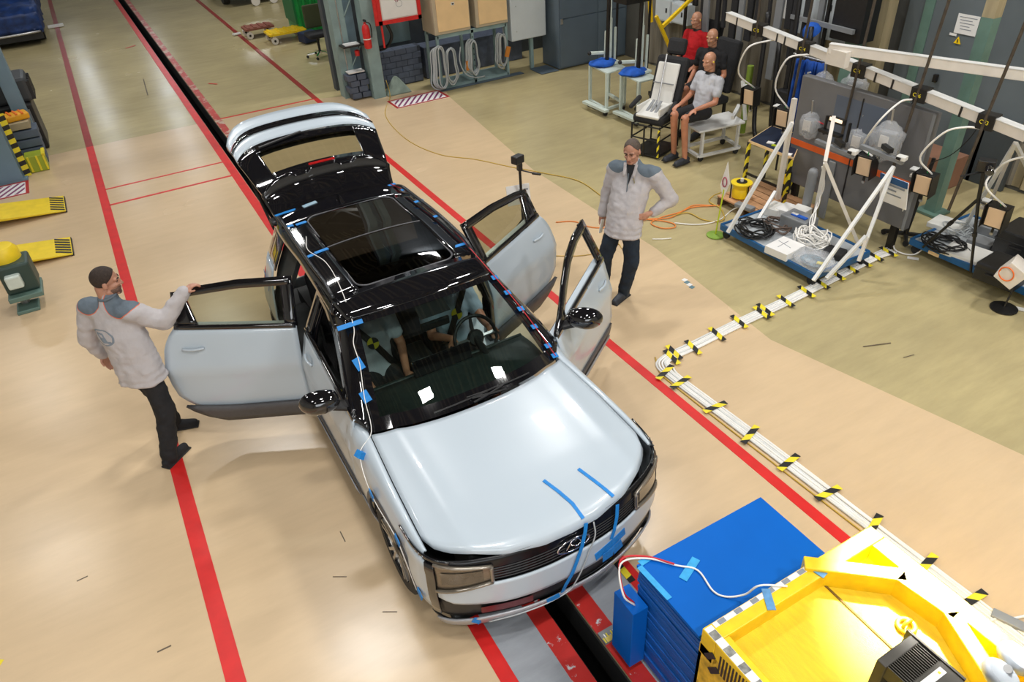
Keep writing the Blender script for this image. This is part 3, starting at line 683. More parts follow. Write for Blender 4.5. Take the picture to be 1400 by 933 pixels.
# ---------------------------------------------------------------- doors
def rotm(px, py, ang): return Matrix.Translation((px, py, 0)) @ Matrix.Rotation(ang, 4, 'Z') @ Matrix.Translation((-px, -py, 0))
def belt(v): return itp([1.5, 2.7, 3.85], [1.045, 1.115, 1.18], v)
def door(sd, front, ang, closed=False):
    v0, v1 = (1.50, 2.72) if front else (2.74, 3.84)
    hx = cw(sd*.90, v0+.01, 0); X = rotm(hx.x, hx.y, ang) if not closed else None
    P0, P1 = pv(v0+.015), pv(v1)
    def vmax(z): return v1 if front else itp([.2, .3, .37, .45, .55, .68, .85, 1.0, 1.1, 1.2], [3.50, 3.53, 3.68, 3.79, 3.875, 3.90, 3.905, 3.88, 3.83, 3.74], z)
    def vmin(z): return v0+.015 if not front else v0+.015+.0
    def sk(u, w, off=0, z0=.30, z1=None):
        z1 = z1 or belt(v0); 
        zz = z0+((z1 if z1 else 1)-z0)*w; vv = vmin(zz)+(vmax(zz)-vmin(zz))*u
        zz = z0+(belt(vv)-z0)*w; vv = vmin(zz)+(vmax(zz)-vmin(zz))*u
        return F(pv(vv), zz, sd, off)
    d = MB().surf(lambda u, w: sk(u, w, 0), 20, 14).build('door', 'white_paint', car, smooth=True, solid=.015, xf=X)
    if front is not True or not closed:
        MB().surf(lambda u, w: sk(.03+.94*u, .03+.95*w, -.085), 12, 8).build('door_trim', 'headlining', d, smooth=True, solid=.02, xf=X)
        b = MB()
        rim = [sk(0, w/8) for w in range(9)]+[sk(u/8, 1) for u in range(1, 9)]+[sk(1, 1-w/8) for w in range(1, 9)]+[sk(1-u/8, 0) for u in range(1, 9)]
        inn = [sk(.02, w/8, -.085) for w in range(9)]+[sk(.02+.96*u/8, 1, -.085) for u in range(1, 9)]+[sk(.98, 1-w/8, -.085) for w in range(1, 9)]+[sk(.98-.96*u/8, 0, -.085) for u in range(1, 8)]+[sk(.02, 0, -.085)]
        n = len(rim); b.add(rim+inn, [(i, (i+1) % n, n+(i+1) % n, n+i) for i in range(n)]); b.build('door_edge', 'white_paint', d, xf=X)
        if not front:
            b = MB(); b.surf(lambda u, w: sk(.10+.7*u, .55+.06*w, -.12), 6, 2); b.build('arm_rest', 'interior', d, solid=.05, xf=X)
        b = MB(); b.surf(lambda u, w: sk(.08+.8*u, .12+.28*w, -.105), 6, 2); b.build('door_pocket', 'fabric_dark', d, solid=.03, xf=X)
    # cladding along the bottom
    b = MB()
    if front: b.surf(lambda u, w: F(pv(v0+.02+(v1-v0-.03)*u), .26+.17*w, sd, .014), 12, 3)
    else: b.surf(lambda u, w: F(pv(v0+.02+(vmax(.3+.2*w)+.0-v0-.02)*u), .25+(.17+.09*max(0, u-.62))*w, sd, .014), 12, 3)
    c = b.build('door_cladding', 'cladding', d, smooth=True, solid=.03, xf=X)
    b = MB(); vE = v1-.02 if front else 3.40
    b.surf(lambda u, w: F(pv(v0+.06+(vE-v0-.10)*u), .27+(.05+.03*(1-u))*w, sd, .032), 8, 2); b.build('cladding_insert', 'grey_paint', c, smooth=True, solid=.01, xf=X)
    # window frame (top curve follows the roof)
    def top(v): return itp([1.50, 1.72, 1.95, 2.2, 2.45, 2.72, 3.2, 3.6, 3.84], [1.05, 1.17, 1.29, 1.40, 1.46, 1.485, 1.49, 1.46, 1.41], v)
    b = MB(); t_ = .065
    def fr(v, z, off=-.004): return F(pv(v), z, sd, off)
    ve = v1 if front else 3.76
    b.surf(lambda u, w: fr(v0+.03+(ve-v0-.03)*u, max(belt(v0+.03+(ve-v0-.03)*u), top(v0+.03+(ve-v0-.03)*u)-t_*(1-w))), 22, 2)
    wB = .10
    b.surf(lambda u, w: fr(ve-wB*(1-u) if front else ve-(.10+.10*(1-w))*(1-u), belt(ve)+(top(ve-.03)-belt(ve))*w), 3, 6)
    if front: b.surf(lambda u, w: fr(v0+.03+.24*u, belt(v0+.03)+(max(top(v0+.03+.24*u)-.01, 1.0)-belt(v0+.03))*w), 4, 4)
    else: b.surf(lambda u, w: fr(v0+.01+wB*u, belt(v0)+(top(v0)-belt(v0))*w), 2, 6)
    b.surf(lambda u, w: fr(v0+.02+(ve-v0-.02)*u, belt(v0+.02+(ve-v0-.02)*u)-.012+.035*w, .006), 20, 1)
    b.build('window_frame', 'black_gloss', d, smooth=True, solid=.03, xf=X)
    if not closed and front is False or (front and sd > 0):
        va, vb = (v0+.24, v1-wB) if front else (v0+.08, ve-.12)
        if not front:
            b = MB(); b.surf(lambda u, w: fr(va+(vb-va)*u-(.10*u*(0 if 0 else 0)), belt(va+(vb-va)*u)+(top(va+(vb-va)*u)-t_-belt(va+(vb-va)*u))*w, -.012), 10, 4)
            b.build('door_window', 'glass', d, smooth=True, xf=X)
    # handle
    vh = (v1-.28) if front else 3.54; zh_ = .95 if front else 1.0
    b = MB(); b.tube([F(pv(vh+.015*k*1.0), zh_, sd, .012+.016*math.sin(math.pi*k/12)) for k in range(13)], [.012]*13, 6); b.surf(lambda u, w: F(pv(vh+.03+.12*u), zh_-.035+.07*w, sd, .003), 4, 2)
    b.build('door_handle', 'white_paint', d, smooth=True, xf=X)
    if front:
        # wing mirror
        b = MB(); c0 = F(pv(1.68), 1.08, sd, .0); c1 = Vector((sd, 0, 0))
        mc = c0+Vector((sd*.165, .04, .07)); ux = Vector((sd, .18, 0)).normalized()
        prof = [(-.13, .05), (-.10, .095), (0, .122), (.07, .115), (.12, .088), (.155, .03)]
        n = 16; vs = []
        for s_, r in prof:
            for j in range(n):
                a = 2*math.pi*j/n; y = math.cos(a); z = math.sin(a)
                vs.append(mc+ux*s_+Vector((0, 1, 0))*(y*r*(.95 if y < 0 else .35))+Vector((0, 0, 1))*(z*r*.82))
        fs = [(i*n+j, i*n+(j+1) % n, (i+1)*n+(j+1) % n, (i+1)*n+j) for i in range(len(prof)-1) for j in range(n)]+[tuple(range(n)), tuple(range(n*(len(prof)-1), n*len(prof)))]
        b.add(vs, fs); mo = b.build('wing_mirror', 'black_gloss', d, smooth=True, sub=1, xf=X)
        b = MB(); b.bar(c0+Vector((-sd*.03, -.01, -.03)), mc+Vector((-sd*.03, 0, -.05)), .10, .035); b.build('mirror_foot', 'black_plastic', d, bevel=.01, xf=X)
    return d
OPEN = R_(64)
door(-1, True, 0, True)
door(-1, False, OPEN)
door(1, True, -R_(54))
door(1, False, -OPEN)
# pillar between the doors, sills inside, seats, dashboard
for sd in (-1, 1):
    b = MB(); b.surf(lambda u, w: F(pv(2.66+.14*u), .30+1.17*w, sd, -.05), 3, 12); b.build('middle_pillar', 'black_gloss', car, smooth=True, solid=.05)
    b = MB(); b.surf(lambda u, w: F(pv(1.5+2.1*u), .28+.06*w, sd, -.03), 16, 1); b.span((CX+sd*.72, CY+1.45, .26), (CX+sd*.90, CY+3.35, .36)); b.build('inner_sill', 'white_paint', car, bevel=.01)
    b = MB(); b.surf(lambda u, w: F(pv(3.40+.45*u-.0*w), .62+.85*w, sd, -.06), 3, 8); b.build('inner_pillar', 'interior', car, solid=.04)
    b = MB(); b.surf(lambda u, w: F(pv(1.42+.12*u), .32+.62*w, sd, -.03), 2, 6); b.build('hinge_pillar', 'white_paint', car, solid=.03)
b = MB(); b.span((CX-.74, CY+1.5, .30), (CX+.74, CY+3.5, .34)); b.build('floor_mat', 'interior', car)
b = MB()
b.surf(lambda u, w: cw((2*u-1)*.74, 1.36+.52*w+.10*(2*u-1)**2*(1-w), .93+.035*math.sin(math.pi*w)*(1-.3*abs(2*u-1))), 20, 6)
b.surf(lambda u, w: cw((2*u-1)*.74, 1.88+.06*w, .93-.30*w), 12, 2)
b.build('dashboard', mat('dark green grey dash', (.022, .032, .030), .5, 0, .2, 20, bump=.1, bscale=200), car, smooth=True, solid=.03)
b = MB(); b.box(cw(0, 1.86, 1.0), (.50, .03, .14), rx=R_(-15)); b.build('centre_screen', 'black_gloss', car, bevel=.01)
b = MB(); b.box(cw(0, 2.2, .55), (.22, .8, .35)); b.build('centre_console', 'interior', car, bevel=.03)
sw = MB(); c = cw(.37, 2.0, .98); tilt = Matrix.Rotation(R_(62), 3, 'X')
sw.tube([c+tilt @ Vector((.185*math.cos(R_(a)), .185*math.sin(R_(a)), 0)) for a in range(0, 360, 15)], .016, 8, closed=True)
swo = sw.build('steering_wheel', 'black_plastic', car, smooth=True)
b = MB(); b.lathe([(.06, -.02), (.075, 0), (.06, .02)], c, 16, tilt @ Vector((0, 0, 1))); b.cyl(c, c+Vector((0, -.25, -.08)), .03); b.build('wheel_hub', 'black_plastic', swo)
for a in (180, 0, 270): MB().bar(c+tilt @ Vector((.06*math.cos(R_(a)), .06*math.sin(R_(a)), 0)), c+tilt @ Vector((.175*math.cos(R_(a)), .175*math.sin(R_(a)), 0)), .035, .014).build('wheel_spoke', 'steel', swo)
def seat(s, v, w=.50, bench=False):
    b = MB(); b.box(cw(s, v, .50), (w, .50, .16), rx=R_(6)); st = b.build('seat', 'fabric_dark', car, bevel=.05)
    b = MB(); b.box(cw(s, v+.30, .86), (w*.94, .13, .66), rx=R_(-16)); b.build('seat_back', 'fabric_dark', st, bevel=.05)
    if not bench: b = MB(); b.box(cw(s, v+.44, 1.28), (.26, .09, .18), rx=R_(-12)); b.build('head_rest', 'fabric_dark', st, bevel=.035)
seat(-.37, 2.32); seat(.37, 2.32); seat(0, 3.15, 1.25, True)
# wheels
def wheel(s, v, par):
    sd = 1 if s > 0 else -1; c = cw(s, v, WRAD); ax = (sd, 0, 0)
    b = MB(); b.lathe([(.245, -.11), (.31, -.115), (.338, -.10), (.35, -.06), (.35, .06), (.338, .10), (.31, .115), (.245, .11), (.245, -.11)], c, 40, ax, False); t = b.build('wheel', 'rubber', par, smooth='auto')
    b = MB(); b.lathe([(.245, .112), (.25, .105), (.235, .06), (.222, .04), (.215, -.08)], c, 32, ax, False); b.lathe([(.225, -.08), (.02, -.08)], c, 24, ax); r = b.build('rim', 'alloy', t, smooth='auto')
    for k in range(5):
        a = 2*math.pi*k/5+.3; b = MB()
        for da in (-.14, .14):
            b.bar(c+Vector((sd*.085, .05*math.cos(a+da), .05*math.sin(a+da))), c+Vector((sd*.10, .235*math.cos(a+da*1.25), .235*math.sin(a+da*1.25))), .024, .03, up=ax)
        b.build('spoke', 'alloy', t)
    MB().lathe([(.06, .05), (.06, .10), (.03, .108)], c, 16, ax).build('hub_cap', 'black_plastic', t)
    MB().lathe([(.15, .0), (.15, .02), (.03, .02)], c, 20, ax).build('brake_disc', 'steel', t)
for s in (-.80, .80):
    wheel(s, WF, car); wheel(s, WR, car)
# wipers
for (ua, wa, ub, wb) in ((.28, .03, .62, .05), (.80, .03, .45, .055)):
    b = MB(); b.tube([ws(ua+(ub-ua)*k/6, wa+(wb-wa)*k/6, .016) for k in range(7)], .007, 5); b.tube([ws(ub+(ua-ub)*.5*k/4+.02, .0+.035*(1-k/4), .022) for k in range(5)], .009, 5); b.build('wiper', 'black_plastic', car)
# blue tape strips and the thin leads they hold
def tapes(A, B, w, par=car, nrm=(0, 0, 1), h=.003):
    b = MB(); b.bar(A, B, w, h, up=nrm); return b.build('tape_strip', 'tape', par)
def hoodline(pts, w):
    q = [cw(s, v, hz(s, v)+.004) for s, v in pts]; b = MB()
    for i in range(len(q)-1):
        b.bar(q[i], q[i+1], w, .003)
    return b.build('tape_strip', 'tape', car)
hoodline([(.02, .37), (.06, .25), (.09, .14), (.10, .03)], .024)
hoodline([(.27, .34), (.31, .22), (.34, .13), (.36, .07)], .024)
def nose(pts, w, off=.02):
    q = [F(abs(s), z, 1 if s > 0 else -1, off) for s, z in pts]; b = MB()
    for i in range(len(q)-1): b.bar(q[i], q[i+1], w, .003, up=(0, -1, 0))
    return b.build('tape_strip', 'tape', car)
nose([(.10, .86), (.085, .8), (.05, .7), (.01, .6), (-.03, .5), (-.08, .40), (-.10, .29)], .028, .03)
nose([(.36, .85), (.34, .76), (.31, .66), (.285, .60)], .026, .026)
nose([(.155, .515), (.30, .545), (.42, .565)], .07, .02); nose([(.21, .47), (.30, .47), (.38, .49)], .08, .03)
nose([(-.21, .30), (-.16, .31), (-.12, .315)], .045, .034); nose([(-.70, .31), (-.66, .27), (-.655, .225)], .04, .034)
for (v, z) in ((.40, .42), (.60, .755), (1.02, .79)):
    P = F(pv(v), z, -1, .022); MB().box(P, (.006, .075, .075), rx=R_(25)).build('tape_strip', 'tape', car)
MB().box(F(pv(1.28), .93, -1, .02), (.05, .055, .05), ry=R_(50), rz=R_(20)).build('tape_strip', 'tape', car)
for (w, h, l) in ((.27, .0, .10), (.55, 0, .11)):
    P = ws(.0, w, .014); MB().box(P+Vector((.01, 0, .01)), (.06, l*.9, .004), rx=R_(32), ry=R_(-14)).build('tape_strip', 'tape', car)
P = ws(.0, .92, .014); tapes(P+Vector((-.09, .02, .012)), P+Vector((.10, -.01, .03)), .06)
for w in (.02, .12, .32, .52, .72, .92):
    P = ws(1.0, w, .014); MB().box(P+Vector((-.005, 0, .012)), (.06, .04, .004), rx=R_(30), ry=R_(14), rz=R_(12)).build('tape_strip', 'tape', car)
for (s, v, l, r) in ((-.57, 3.1, .085, .5), (-.47, 3.1, .12, .35), (-.56, 3.78, .07, .3), (-.46, 3.74, .10, .3), (-.56, 4.14, .09, .3), (-.47, 4.12, .13, .25), (.56, 2.55, .12, .0), (.60, 3.1, .06, .2), (.60, 3.5, .09, .3), (.60, 3.85, .07, .3), (.58, 4.14, .08, .3), (-.30, 4.12, .01, 0)):
    z = rz(s, v)+.006+(.03 if abs(s) > .58 else 0); a = Vector((math.cos(r*.4), math.sin(r*.4), 0))*l/2
    tapes(cw(s, v, z)-a, cw(s, v, z)+a, .038)
MB().bar(cw(-.34, 4.10, rz(.34, 4.1)+.006), cw(-.20, 4.12, rz(.2, 4.12)+.006), .05, .004).build('sensor_patch', mat('pale blue film', (.35, .5, .6), .3), car)
lead = [F(pv(.45), .40, -1, .02), F(pv(.62), .74, -1, .02), F(pv(1.02), .80, -1, .022), F(pv(1.28), .935, -1, .022), ws(0, 0, .03), ws(0, .27, .024), ws(0.01, .55, .024), ws(0, .75, .024), ws(0.02, .93, .024), cw(-.52, 2.5, rz(.52, 2.5)+.006), cw(-.50, 2.9, rz(.5, 2.9)+.006), cw(-.56, 3.2, rz(.55, 3.2)+.006), cw(-.5, 3.45, rz(.5, 3.45)+.006)]
cable('sensor_lead', lead, .0035, 'cable_w', n=5, parent=car)
cable('sensor_lead', [ws(1, .02, .024), ws(1, .3, .024), ws(1, .6, .024), ws(1, .95, .026), cw(.60, 2.4, rz(.6, 2.4)+.02), cw(.62, 2.9, rz(.62, 2.9)+.03), cw(.61, 3.4, rz(.61, 3.4)+.03), cw(.60, 3.8, rz(.6, 3.8)+.03), cw(.57, 4.15, rz(.57, 4.15)+.01)], .004, 'cable_r', n=5, parent=car)
cable('sensor_lead', [F(.16, .83, 1, .02), F(.15, .74, 1, .035), F(.10, .62, 1, .03), F(.05, .5, 1, .03), F(.0, .38, 1, .03), F(.05, .30, -1, .035), F(.2, .28, -1, .04), F(.4, .27, -1, .04), F(.6, .24, -1, .04)], .005, 'cable_g', n=6, parent=car)
# ------------------------------------------------------------------ people and test dummies
V = Vector
def head_mesh(b, c, f, up=(0, 0, 1), k=1.0):
    f = V(f).normalized(); up = V(up).normalized(); r = f.cross(up).normalized(); up = r.cross(f); m = Matrix((r, f, up)).transposed()
    P = lambda x, y, z: c+m @ V((x*k, y*k, z*k))
    b.ball(P(0, -.012, .035), (.076*k, .094*k, .088*k), 18, 12, m)
    b.ball(P(0, .025, -.035), (.058*k, .062*k, .082*k), 16, 10, m)
    b.ball(P(0, .060, -.095), (.026*k, .022*k, .022*k), 10, 8, m)
    b.caps(P(-.045, .0, -.075), P(-.016, .06, -.10), .022*k, .018*k, 8); b.caps(P(.045, .0, -.075), P(.016, .06, -.10), .022*k, .018*k, 8)
    b.caps(P(0, .088, .012), P(0, .104, -.030), .010*k, .015*k, 8); b.caps(P(-.014, .090, -.034), P(.014, .090, -.034), .010*k, .010*k, 6)
    b.caps(P(-.045, .073, .022), P(.045, .073, .022), .013*k, .013*k, 8)
    b.caps(P(-.035, .070, -.022), P(-.046, .045, -.03), .018*k, .016*k, 8); b.caps(P(.035, .070, -.022), P(.046, .045, -.03), .018*k, .016*k, 8)
    b.caps(P(-.016, .083, -.064), P(.016, .083, -.064), .0075*k, .0075*k, 6)
    for s in (-1, 1): b.ball(P(s*.079, -.008, -.005), (.011*k, .022*k, .033*k), 8, 6, m)
    b.caps(P(0, -.045, -.05), P(0, -.035, -.14), .052*k, .056*k, 12)
    return m, P
def face_bits(root, m, P, k, hair, glasses=False):
    for s in (-1, 1):
        MB().ball(P(s*.030, .081, .004), (.011*k, .006*k, .004*k), 8, 6, m).build('eye', mat('dark iris', (.03, .02, .015), .2), root)
        MB().caps(P(s*.014, .0925, .026), P(s*.046, .082, .027), .005*k, .004*k, 6).build('eyebrow', hair, root)
    MB().caps(P(-.018, .0895, -.066), P(.018, .0895, -.066), .0045*k, .0045*k, 6).build('mouth', mat('lip', (.28, .08, .07), .5), root)
def hair_cap(root, m, P, k, mt, front=.62, th=.006, back=-.045, recede=.0):
    b = MB(); n, q = 28, 14; grid = []
    for j in range(q+1):
        for i in range(n):
            a = 2*math.pi*i/n; fwd = math.cos(a); lim = (-.055 if fwd < -.2 else (-.055+(fwd+.2)/1.2*(.055+front*.1)))
            top = .088+th; zl = lim; t0 = math.acos(max(-1, min(1, (zl-.0)/top))); t = t0*(1-j/q)
            if recede and fwd > .3: pass
            x = (.076+th)*math.sin(t)*math.sin(a); y = (.094+th)*math.sin(t)*math.cos(a); z = top*math.cos(t)
            grid.append(P(x, y-.012, z+.035*(1 if z > 0 else 1)))
    fs = [(j*n+i, j*n+(i+1) % n, (j+1)*n+(i+1) % n, (j+1)*n+i) for j in range(q) for i in range(n)]
    b.add(grid, fs); return b.build('hair', mt, root, smooth=True, solid=.006)
def hand_mesh(b, w, d, palmn, curl=.5, k=1.0, thumb=1):
    """w wrist, d finger direction, palmn = palm normal; fingers curl towards palmn"""
    w = V(w); d = V(d).normalized(); n = V(palmn); n = (n-d*n.dot(d)).normalized(); s = d.cross(n).normalized()*thumb
    b.caps(w, w+d*.045*k, .024*k, .026*k, 10)
    b.caps(w+d*.035*k+s*.022*k, w+d*.078*k+s*.024*k, .017*k, .014*k, 8); b.caps(w+d*.035*k-s*.018*k, w+d*.075*k-s*.022*k, .017*k, .013*k, 8); b.caps(w+d*.03*k, w+d*.082*k, .018*k, .014*k, 8)
    for i, (o, L) in enumerate(((.028, .068), (.0095, .078), (-.009, .072), (-.027, .056))):
        p = w+d*(.085-.004*abs(i-1))*k+s*o*k; a = curl*(.35+.08*i); rr = .0088*k
        for j, f in enumerate((.45, .32, .24)):
            dd = d*math.cos(a)+n*math.sin(a); e = p+dd*L*f*k; b.caps(p, e, rr, rr*.92, 8); p = e; rr *= .92; a += curl*(.75 if j == 0 else .55)
    p = w+d*.028*k+s*.024*k; e = p+(d*.6+s*.75+n*.25).normalized()*.036*k; b.caps(p, e, .012*k, .0105*k, 8); b.caps(e, e+(d*.9+s*.25+n*.35).normalized()*.032*k, .010*k, .0085*k, 8)
def limb(b, pts, rr, n=14):
    for i in range(len(pts)-1): b.caps(pts[i], pts[i+1], rr[i], rr[i+1], n)
def torso(b, hipL, hipR, shL, shR, chestf, g=1.0, fat=1.0, lo=0.0):
    hl, hr, sl, sr = map(V, (hipL, hipR, shL, shR)); hm = (hl+hr)/2; sm = (sl+sr)/2; f = V(chestf).normalized()
    x = (sr-sl).normalized()
    for t in [i/9 for i in range(10)]:
        c = hm.lerp(sm, t); wx = itp([0, .25, .45, .75, 1], [.165, .150, .155, .175, .165], t)*g*fat; wy = itp([0, .3, .7, 1], [.120, .115, .125, .095], t)*g*fat
        xx = (hr-hl).normalized().lerp(x, t).normalized(); up = (sm-hm).normalized(); yy = up.cross(xx).normalized(); zz = xx.cross(yy)
        mm = Matrix((xx, yy, zz)).transposed(); b.ball(c+f*.01, (wx, wy, .095*g), 20, 10, mm)
    b.caps(sl, sr, .070*g, .070*g, 14); b.caps(hl, hr, .10*g, .10*g, 14)
def jacket_mat(name, root, shoulders, mid, fw, rt, emblem):
    m = mat(name, (.50, .47, .475), .9, 0, .06, 7, bump=.5, bscale=26); nt = m.node_tree; N = nt.nodes; L = nt.links; bs = N['Principled BSDF']
    tc = N.new('ShaderNodeTexCoord'); src = bs.inputs['Base Color'].links[0].from_socket; o0 = V(root['_o'])
    def mix(fac, col):
        nonlocal src
        x = N.new('ShaderNodeMixRGB'); L.new(fac, x.inputs[0]); L.new(src, x.inputs[1]); x.inputs[2].default_value = (*col, 1); src = x.outputs[0]
    def mth(op, a, b_=None, c=None):
        n = N.new('ShaderNodeMath'); n.operation = op
        for i, q in enumerate((a, b_, c)):
            if q is None: continue
            if isinstance(q, (int, float)): n.inputs[i].default_value = q
            else: L.new(q, n.inputs[i])
        return n.outputs[0]
    for sh in shoulders:
        d = N.new('ShaderNodeVectorMath'); d.operation = 'DISTANCE'; L.new(tc.outputs['Object'], d.inputs[0]); d.inputs[1].default_value = tuple(sh-o0)
        mix(mth('LESS_THAN', d.outputs['Value'],   .132 if emblem else .126), (.70, .16, .08)); mix(mth('LESS_THAN', d.outputs['Value'], .126), (.13, .165, .20))
    if emblem:
        def dot(v, c0):
            n = N.new('ShaderNodeVectorMath'); n.operation = 'DOT_PRODUCT'; L.new(tc.outputs['Object'], n.inputs[0]); n.inputs[1].default_value = tuple(v); return mth('SUBTRACT', n.outputs['Value'], c0)
        c = V(emblem)-o0; X = dot(rt, rt.dot(c)); Z = dot(V((0, 0, 1)), c.z); Y = dot(fw, fw.dot(c))
        r = mth('SQRT', mth('ADD', mth('POWER', mth('ABSOLUTE', mth('DIVIDE', X, .115)), 2), mth('POWER', mth('ABSOLUTE', mth('DIVIDE', Z, .060)), 2)))
        ring = mth('MULTIPLY', mth('LESS_THAN', mth('ABSOLUTE', mth('SUBTRACT', r, 1)), .09), mth('LESS_THAN', Y, 0))
        sx = mth('ADD', X, mth('MULTIPLY', Z, .9)); sail = mth('MULTIPLY', mth('LESS_THAN', mth('ABSOLUTE', sx), .038), mth('LESS_THAN', mth('ABSOLUTE', Z), .036))
        hole = mth('MULTIPLY', mth('LESS_THAN', mth('ABSOLUTE', sx), .016), mth('LESS_THAN', mth('ABSOLUTE', mth('SUBTRACT', Z, .012)), .010))
        keel = mth('MULTIPLY', mth('LESS_THAN', mth('ABSOLUTE', mth('SUBTRACT', mth('ADD', X, mth('MULTIPLY', Z, .6)), .055)), .020), mth('LESS_THAN', mth('ABSOLUTE', mth('ADD', Z, .030)), .010))
        f = mth('MAXIMUM', ring, mth('MULTIPLY', mth('MAXIMUM', mth('SUBTRACT', sail, hole), keel), mth('LESS_THAN', Y, 0)))
        mix(f, (.22, .26, .31))
    L.new(src, bs.inputs['Base Color']); M[name] = m; return m
def coat(b, hem, hemw, waist, sm, x, f, W=(.215, .20, .21, .20), D=(.165, .15, .15, .115)):
    for t in [i/13 for i in range(14)]:
        c = V(hem).lerp(V(waist), t/.4) if t < .4 else V(waist).lerp(V(sm), (t-.4)/.6)
        wx = itp([0, .35, .75, 1], W, t); wy = itp([0, .35, .75, 1], D, t); xx = V(hemw).lerp(V(x), t).normalized(); yy = V((0, 0, 1)).cross(xx).normalized(); zz = xx.cross(yy)
        b.ball(c, (wx, wy, .045 if t < .1 else .075), 20, 8, Matrix((xx, yy, zz)).transposed())
def shoe(root, a, toe, m, k=1.0, z0=0.0):
    a = V(a); d = V(toe)-a; d.z = 0; d.normalize(); b = MB(); s = d.cross(V((0, 0, 1)))
    base = V((a.x, a.y, z0))
    b.caps(base-d*.05*k+V((0, 0, .05*k)), base+d*.06*k+V((0, 0, .05*k)), .042*k, .044*k); b.caps(base+d*.06*k+V((0, 0, .045*k)), base+d*.17*k+V((0, 0, .038*k)), .044*k, .036*k); b.caps(base-d*.03*k+V((0, 0, .05*k)), base-d*.01*k+V((0, 0, .11*k)), .042*k, .040*k)
    b.box(base+d*.06*k+V((0, 0, .013*k)), (.27*k, .085*k, .024*k), rz=math.atan2(d.y, d.x))
    b.build('shoe', m, root, remesh=.010, smit=3)
    MB().box(base+d*.06*k+V((0, 0, .008*k)), (.285*k, .095*k, .016*k), rz=math.atan2(d.y, d.x)).build('shoe_sole', 'rubber', root, bevel=.006)

# --- man at the left, holding the rear door
root = thing('person', (-.46, 5.84, 0), 'man seen from behind in light grey jacket, one hand on an open car door', 'person')
shL, shR = V((-.66, 6.09, 1.42)), V((-.36, 5.80, 1.42)); elL, wrL = V((-.775, 6.12, 1.14)), V((-.73, 6.17, .93)); elR, wrR = V((-.17, 5.78, 1.27)), V((.045, 5.80, 1.46))
hL, hR = V((-.53, 5.90, .93)), V((-.43, 5.74, .93)); kL, aL = V((-.44, 5.97, .50)), V((-.42, 6.06, .10)); kR, aR = V((-.42, 5.68, .50)), V((-.53, 5.61, .10))
fw = V((.74, .68, 0)); hd = V((-.455, 5.95, 1.665)); hf = V((.96, -.10, -.08))
b = MB(); m_, P_ = head_mesh(b, hd, hf); b.caps(V((-.50, 5.94, 1.44)), hd+V((-.02, 0, -.08)), .062, .056)
torso(b, hL, hR, shL, shR, fw, .70); limb(b, [shL, elL, wrL], [.040, .034, .026]); limb(b, [shR, elR, wrR], [.045, .036, .026])
limb(b, [hL, kL, aL], [.075, .05, .036]); limb(b, [hR, kR, aR], [.075, .05, .036])
hand_mesh(b, wrL, (.10, .02, -1), (.6, -.5, 0), .35, 1.05, 1); hand_mesh(b, wrR, (.80, .05, .42), (.2, .05, -1), .95, 1.0, -1)
b.build('body', 'skin', root, remesh=.0065, smit=2)
face_bits(root, m_, P_, 1, 'hair'); hair_cap(root, m_, P_, 1, 'hair', .55)
b = MB(); b.ball(P_(0, .03, -.066), (.060, .062, .050), 14, 8, m_); b.caps(P_(0, .062, -.095), P_(0, .067, -.10), .026, .025)
b.build('beard', mat('short stubble', (.16, .09, .065), .8, 0, .3, 60, bump=.4, bscale=200), root, remesh=.008, smit=1)
mid = (shL+shR)/2; rt = (shR-shL).normalized()
b = MB(); coat(b, (-.475, 5.80, .82), (.3, -.2, 0), (-.485, 5.86, 1.10), mid+V((.0, 0, -.05)), rt, fw); b.caps(shL, shR, .092, .092); limb(b, [shL, elL, wrL], [.088, .070, .054]); limb(b, [shR, elR, wrR], [.092, .076, .058])
b.caps(V((-.50, 5.945, 1.46)), V((-.485, 5.945, 1.53)), .088, .074)
jm = jacket_mat('light grey jacket with slate yoke and back emblem', root, (shL.lerp(shR, .16)+V((0, 0, .085)), shR.lerp(shL, .16)+V((0, 0, .085))), mid, fw, rt, mid+rt*-.03+V((0, 0, -.17)))
jk = b.build('jacket', jm, root, remesh=.016, smit=4, disp=(.030, .075))
b = MB(); b.tube([V((-.485, 5.945, 1.55))+V((math.cos(t)*.070, math.sin(t)*.070, .012*math.cos(t))) for t in [2*math.pi*i/20 for i in range(20)]], .011, 6, closed=True); b.build('collar_edge', 'jacketdark', jk, smooth=True)
b = MB(); limb(b, [hL+V((0, 0, -.10)), kL, aL+V((0, 0, -.02))], [.094, .085, .068]); limb(b, [hR+V((0, 0, -.10)), kR, aR+V((0, 0, -.02))], [.094, .085, .072]); b.caps(hL+V((0, 0, -.08)), hR+V((0, 0, -.08)), .09, .09)
b.build('trousers', 'blackcloth', root, remesh=.015, smit=3, disp=(.025, .07))
shoe(root, aL, aL+V((.5, -.15, 0)), 'blackcloth'); shoe(root, aR, aR+V((.35, .30, 0)), 'blackcloth')
b = MB(); b.tube([wrL+V((0, 0, .012))+V((math.cos(t)*.034, math.sin(t)*.034, 0)) for t in [2*math.pi*i/14 for i in range(14)]], .008, 5, closed=True); b.build('watch_strap', 'black_plastic', root)

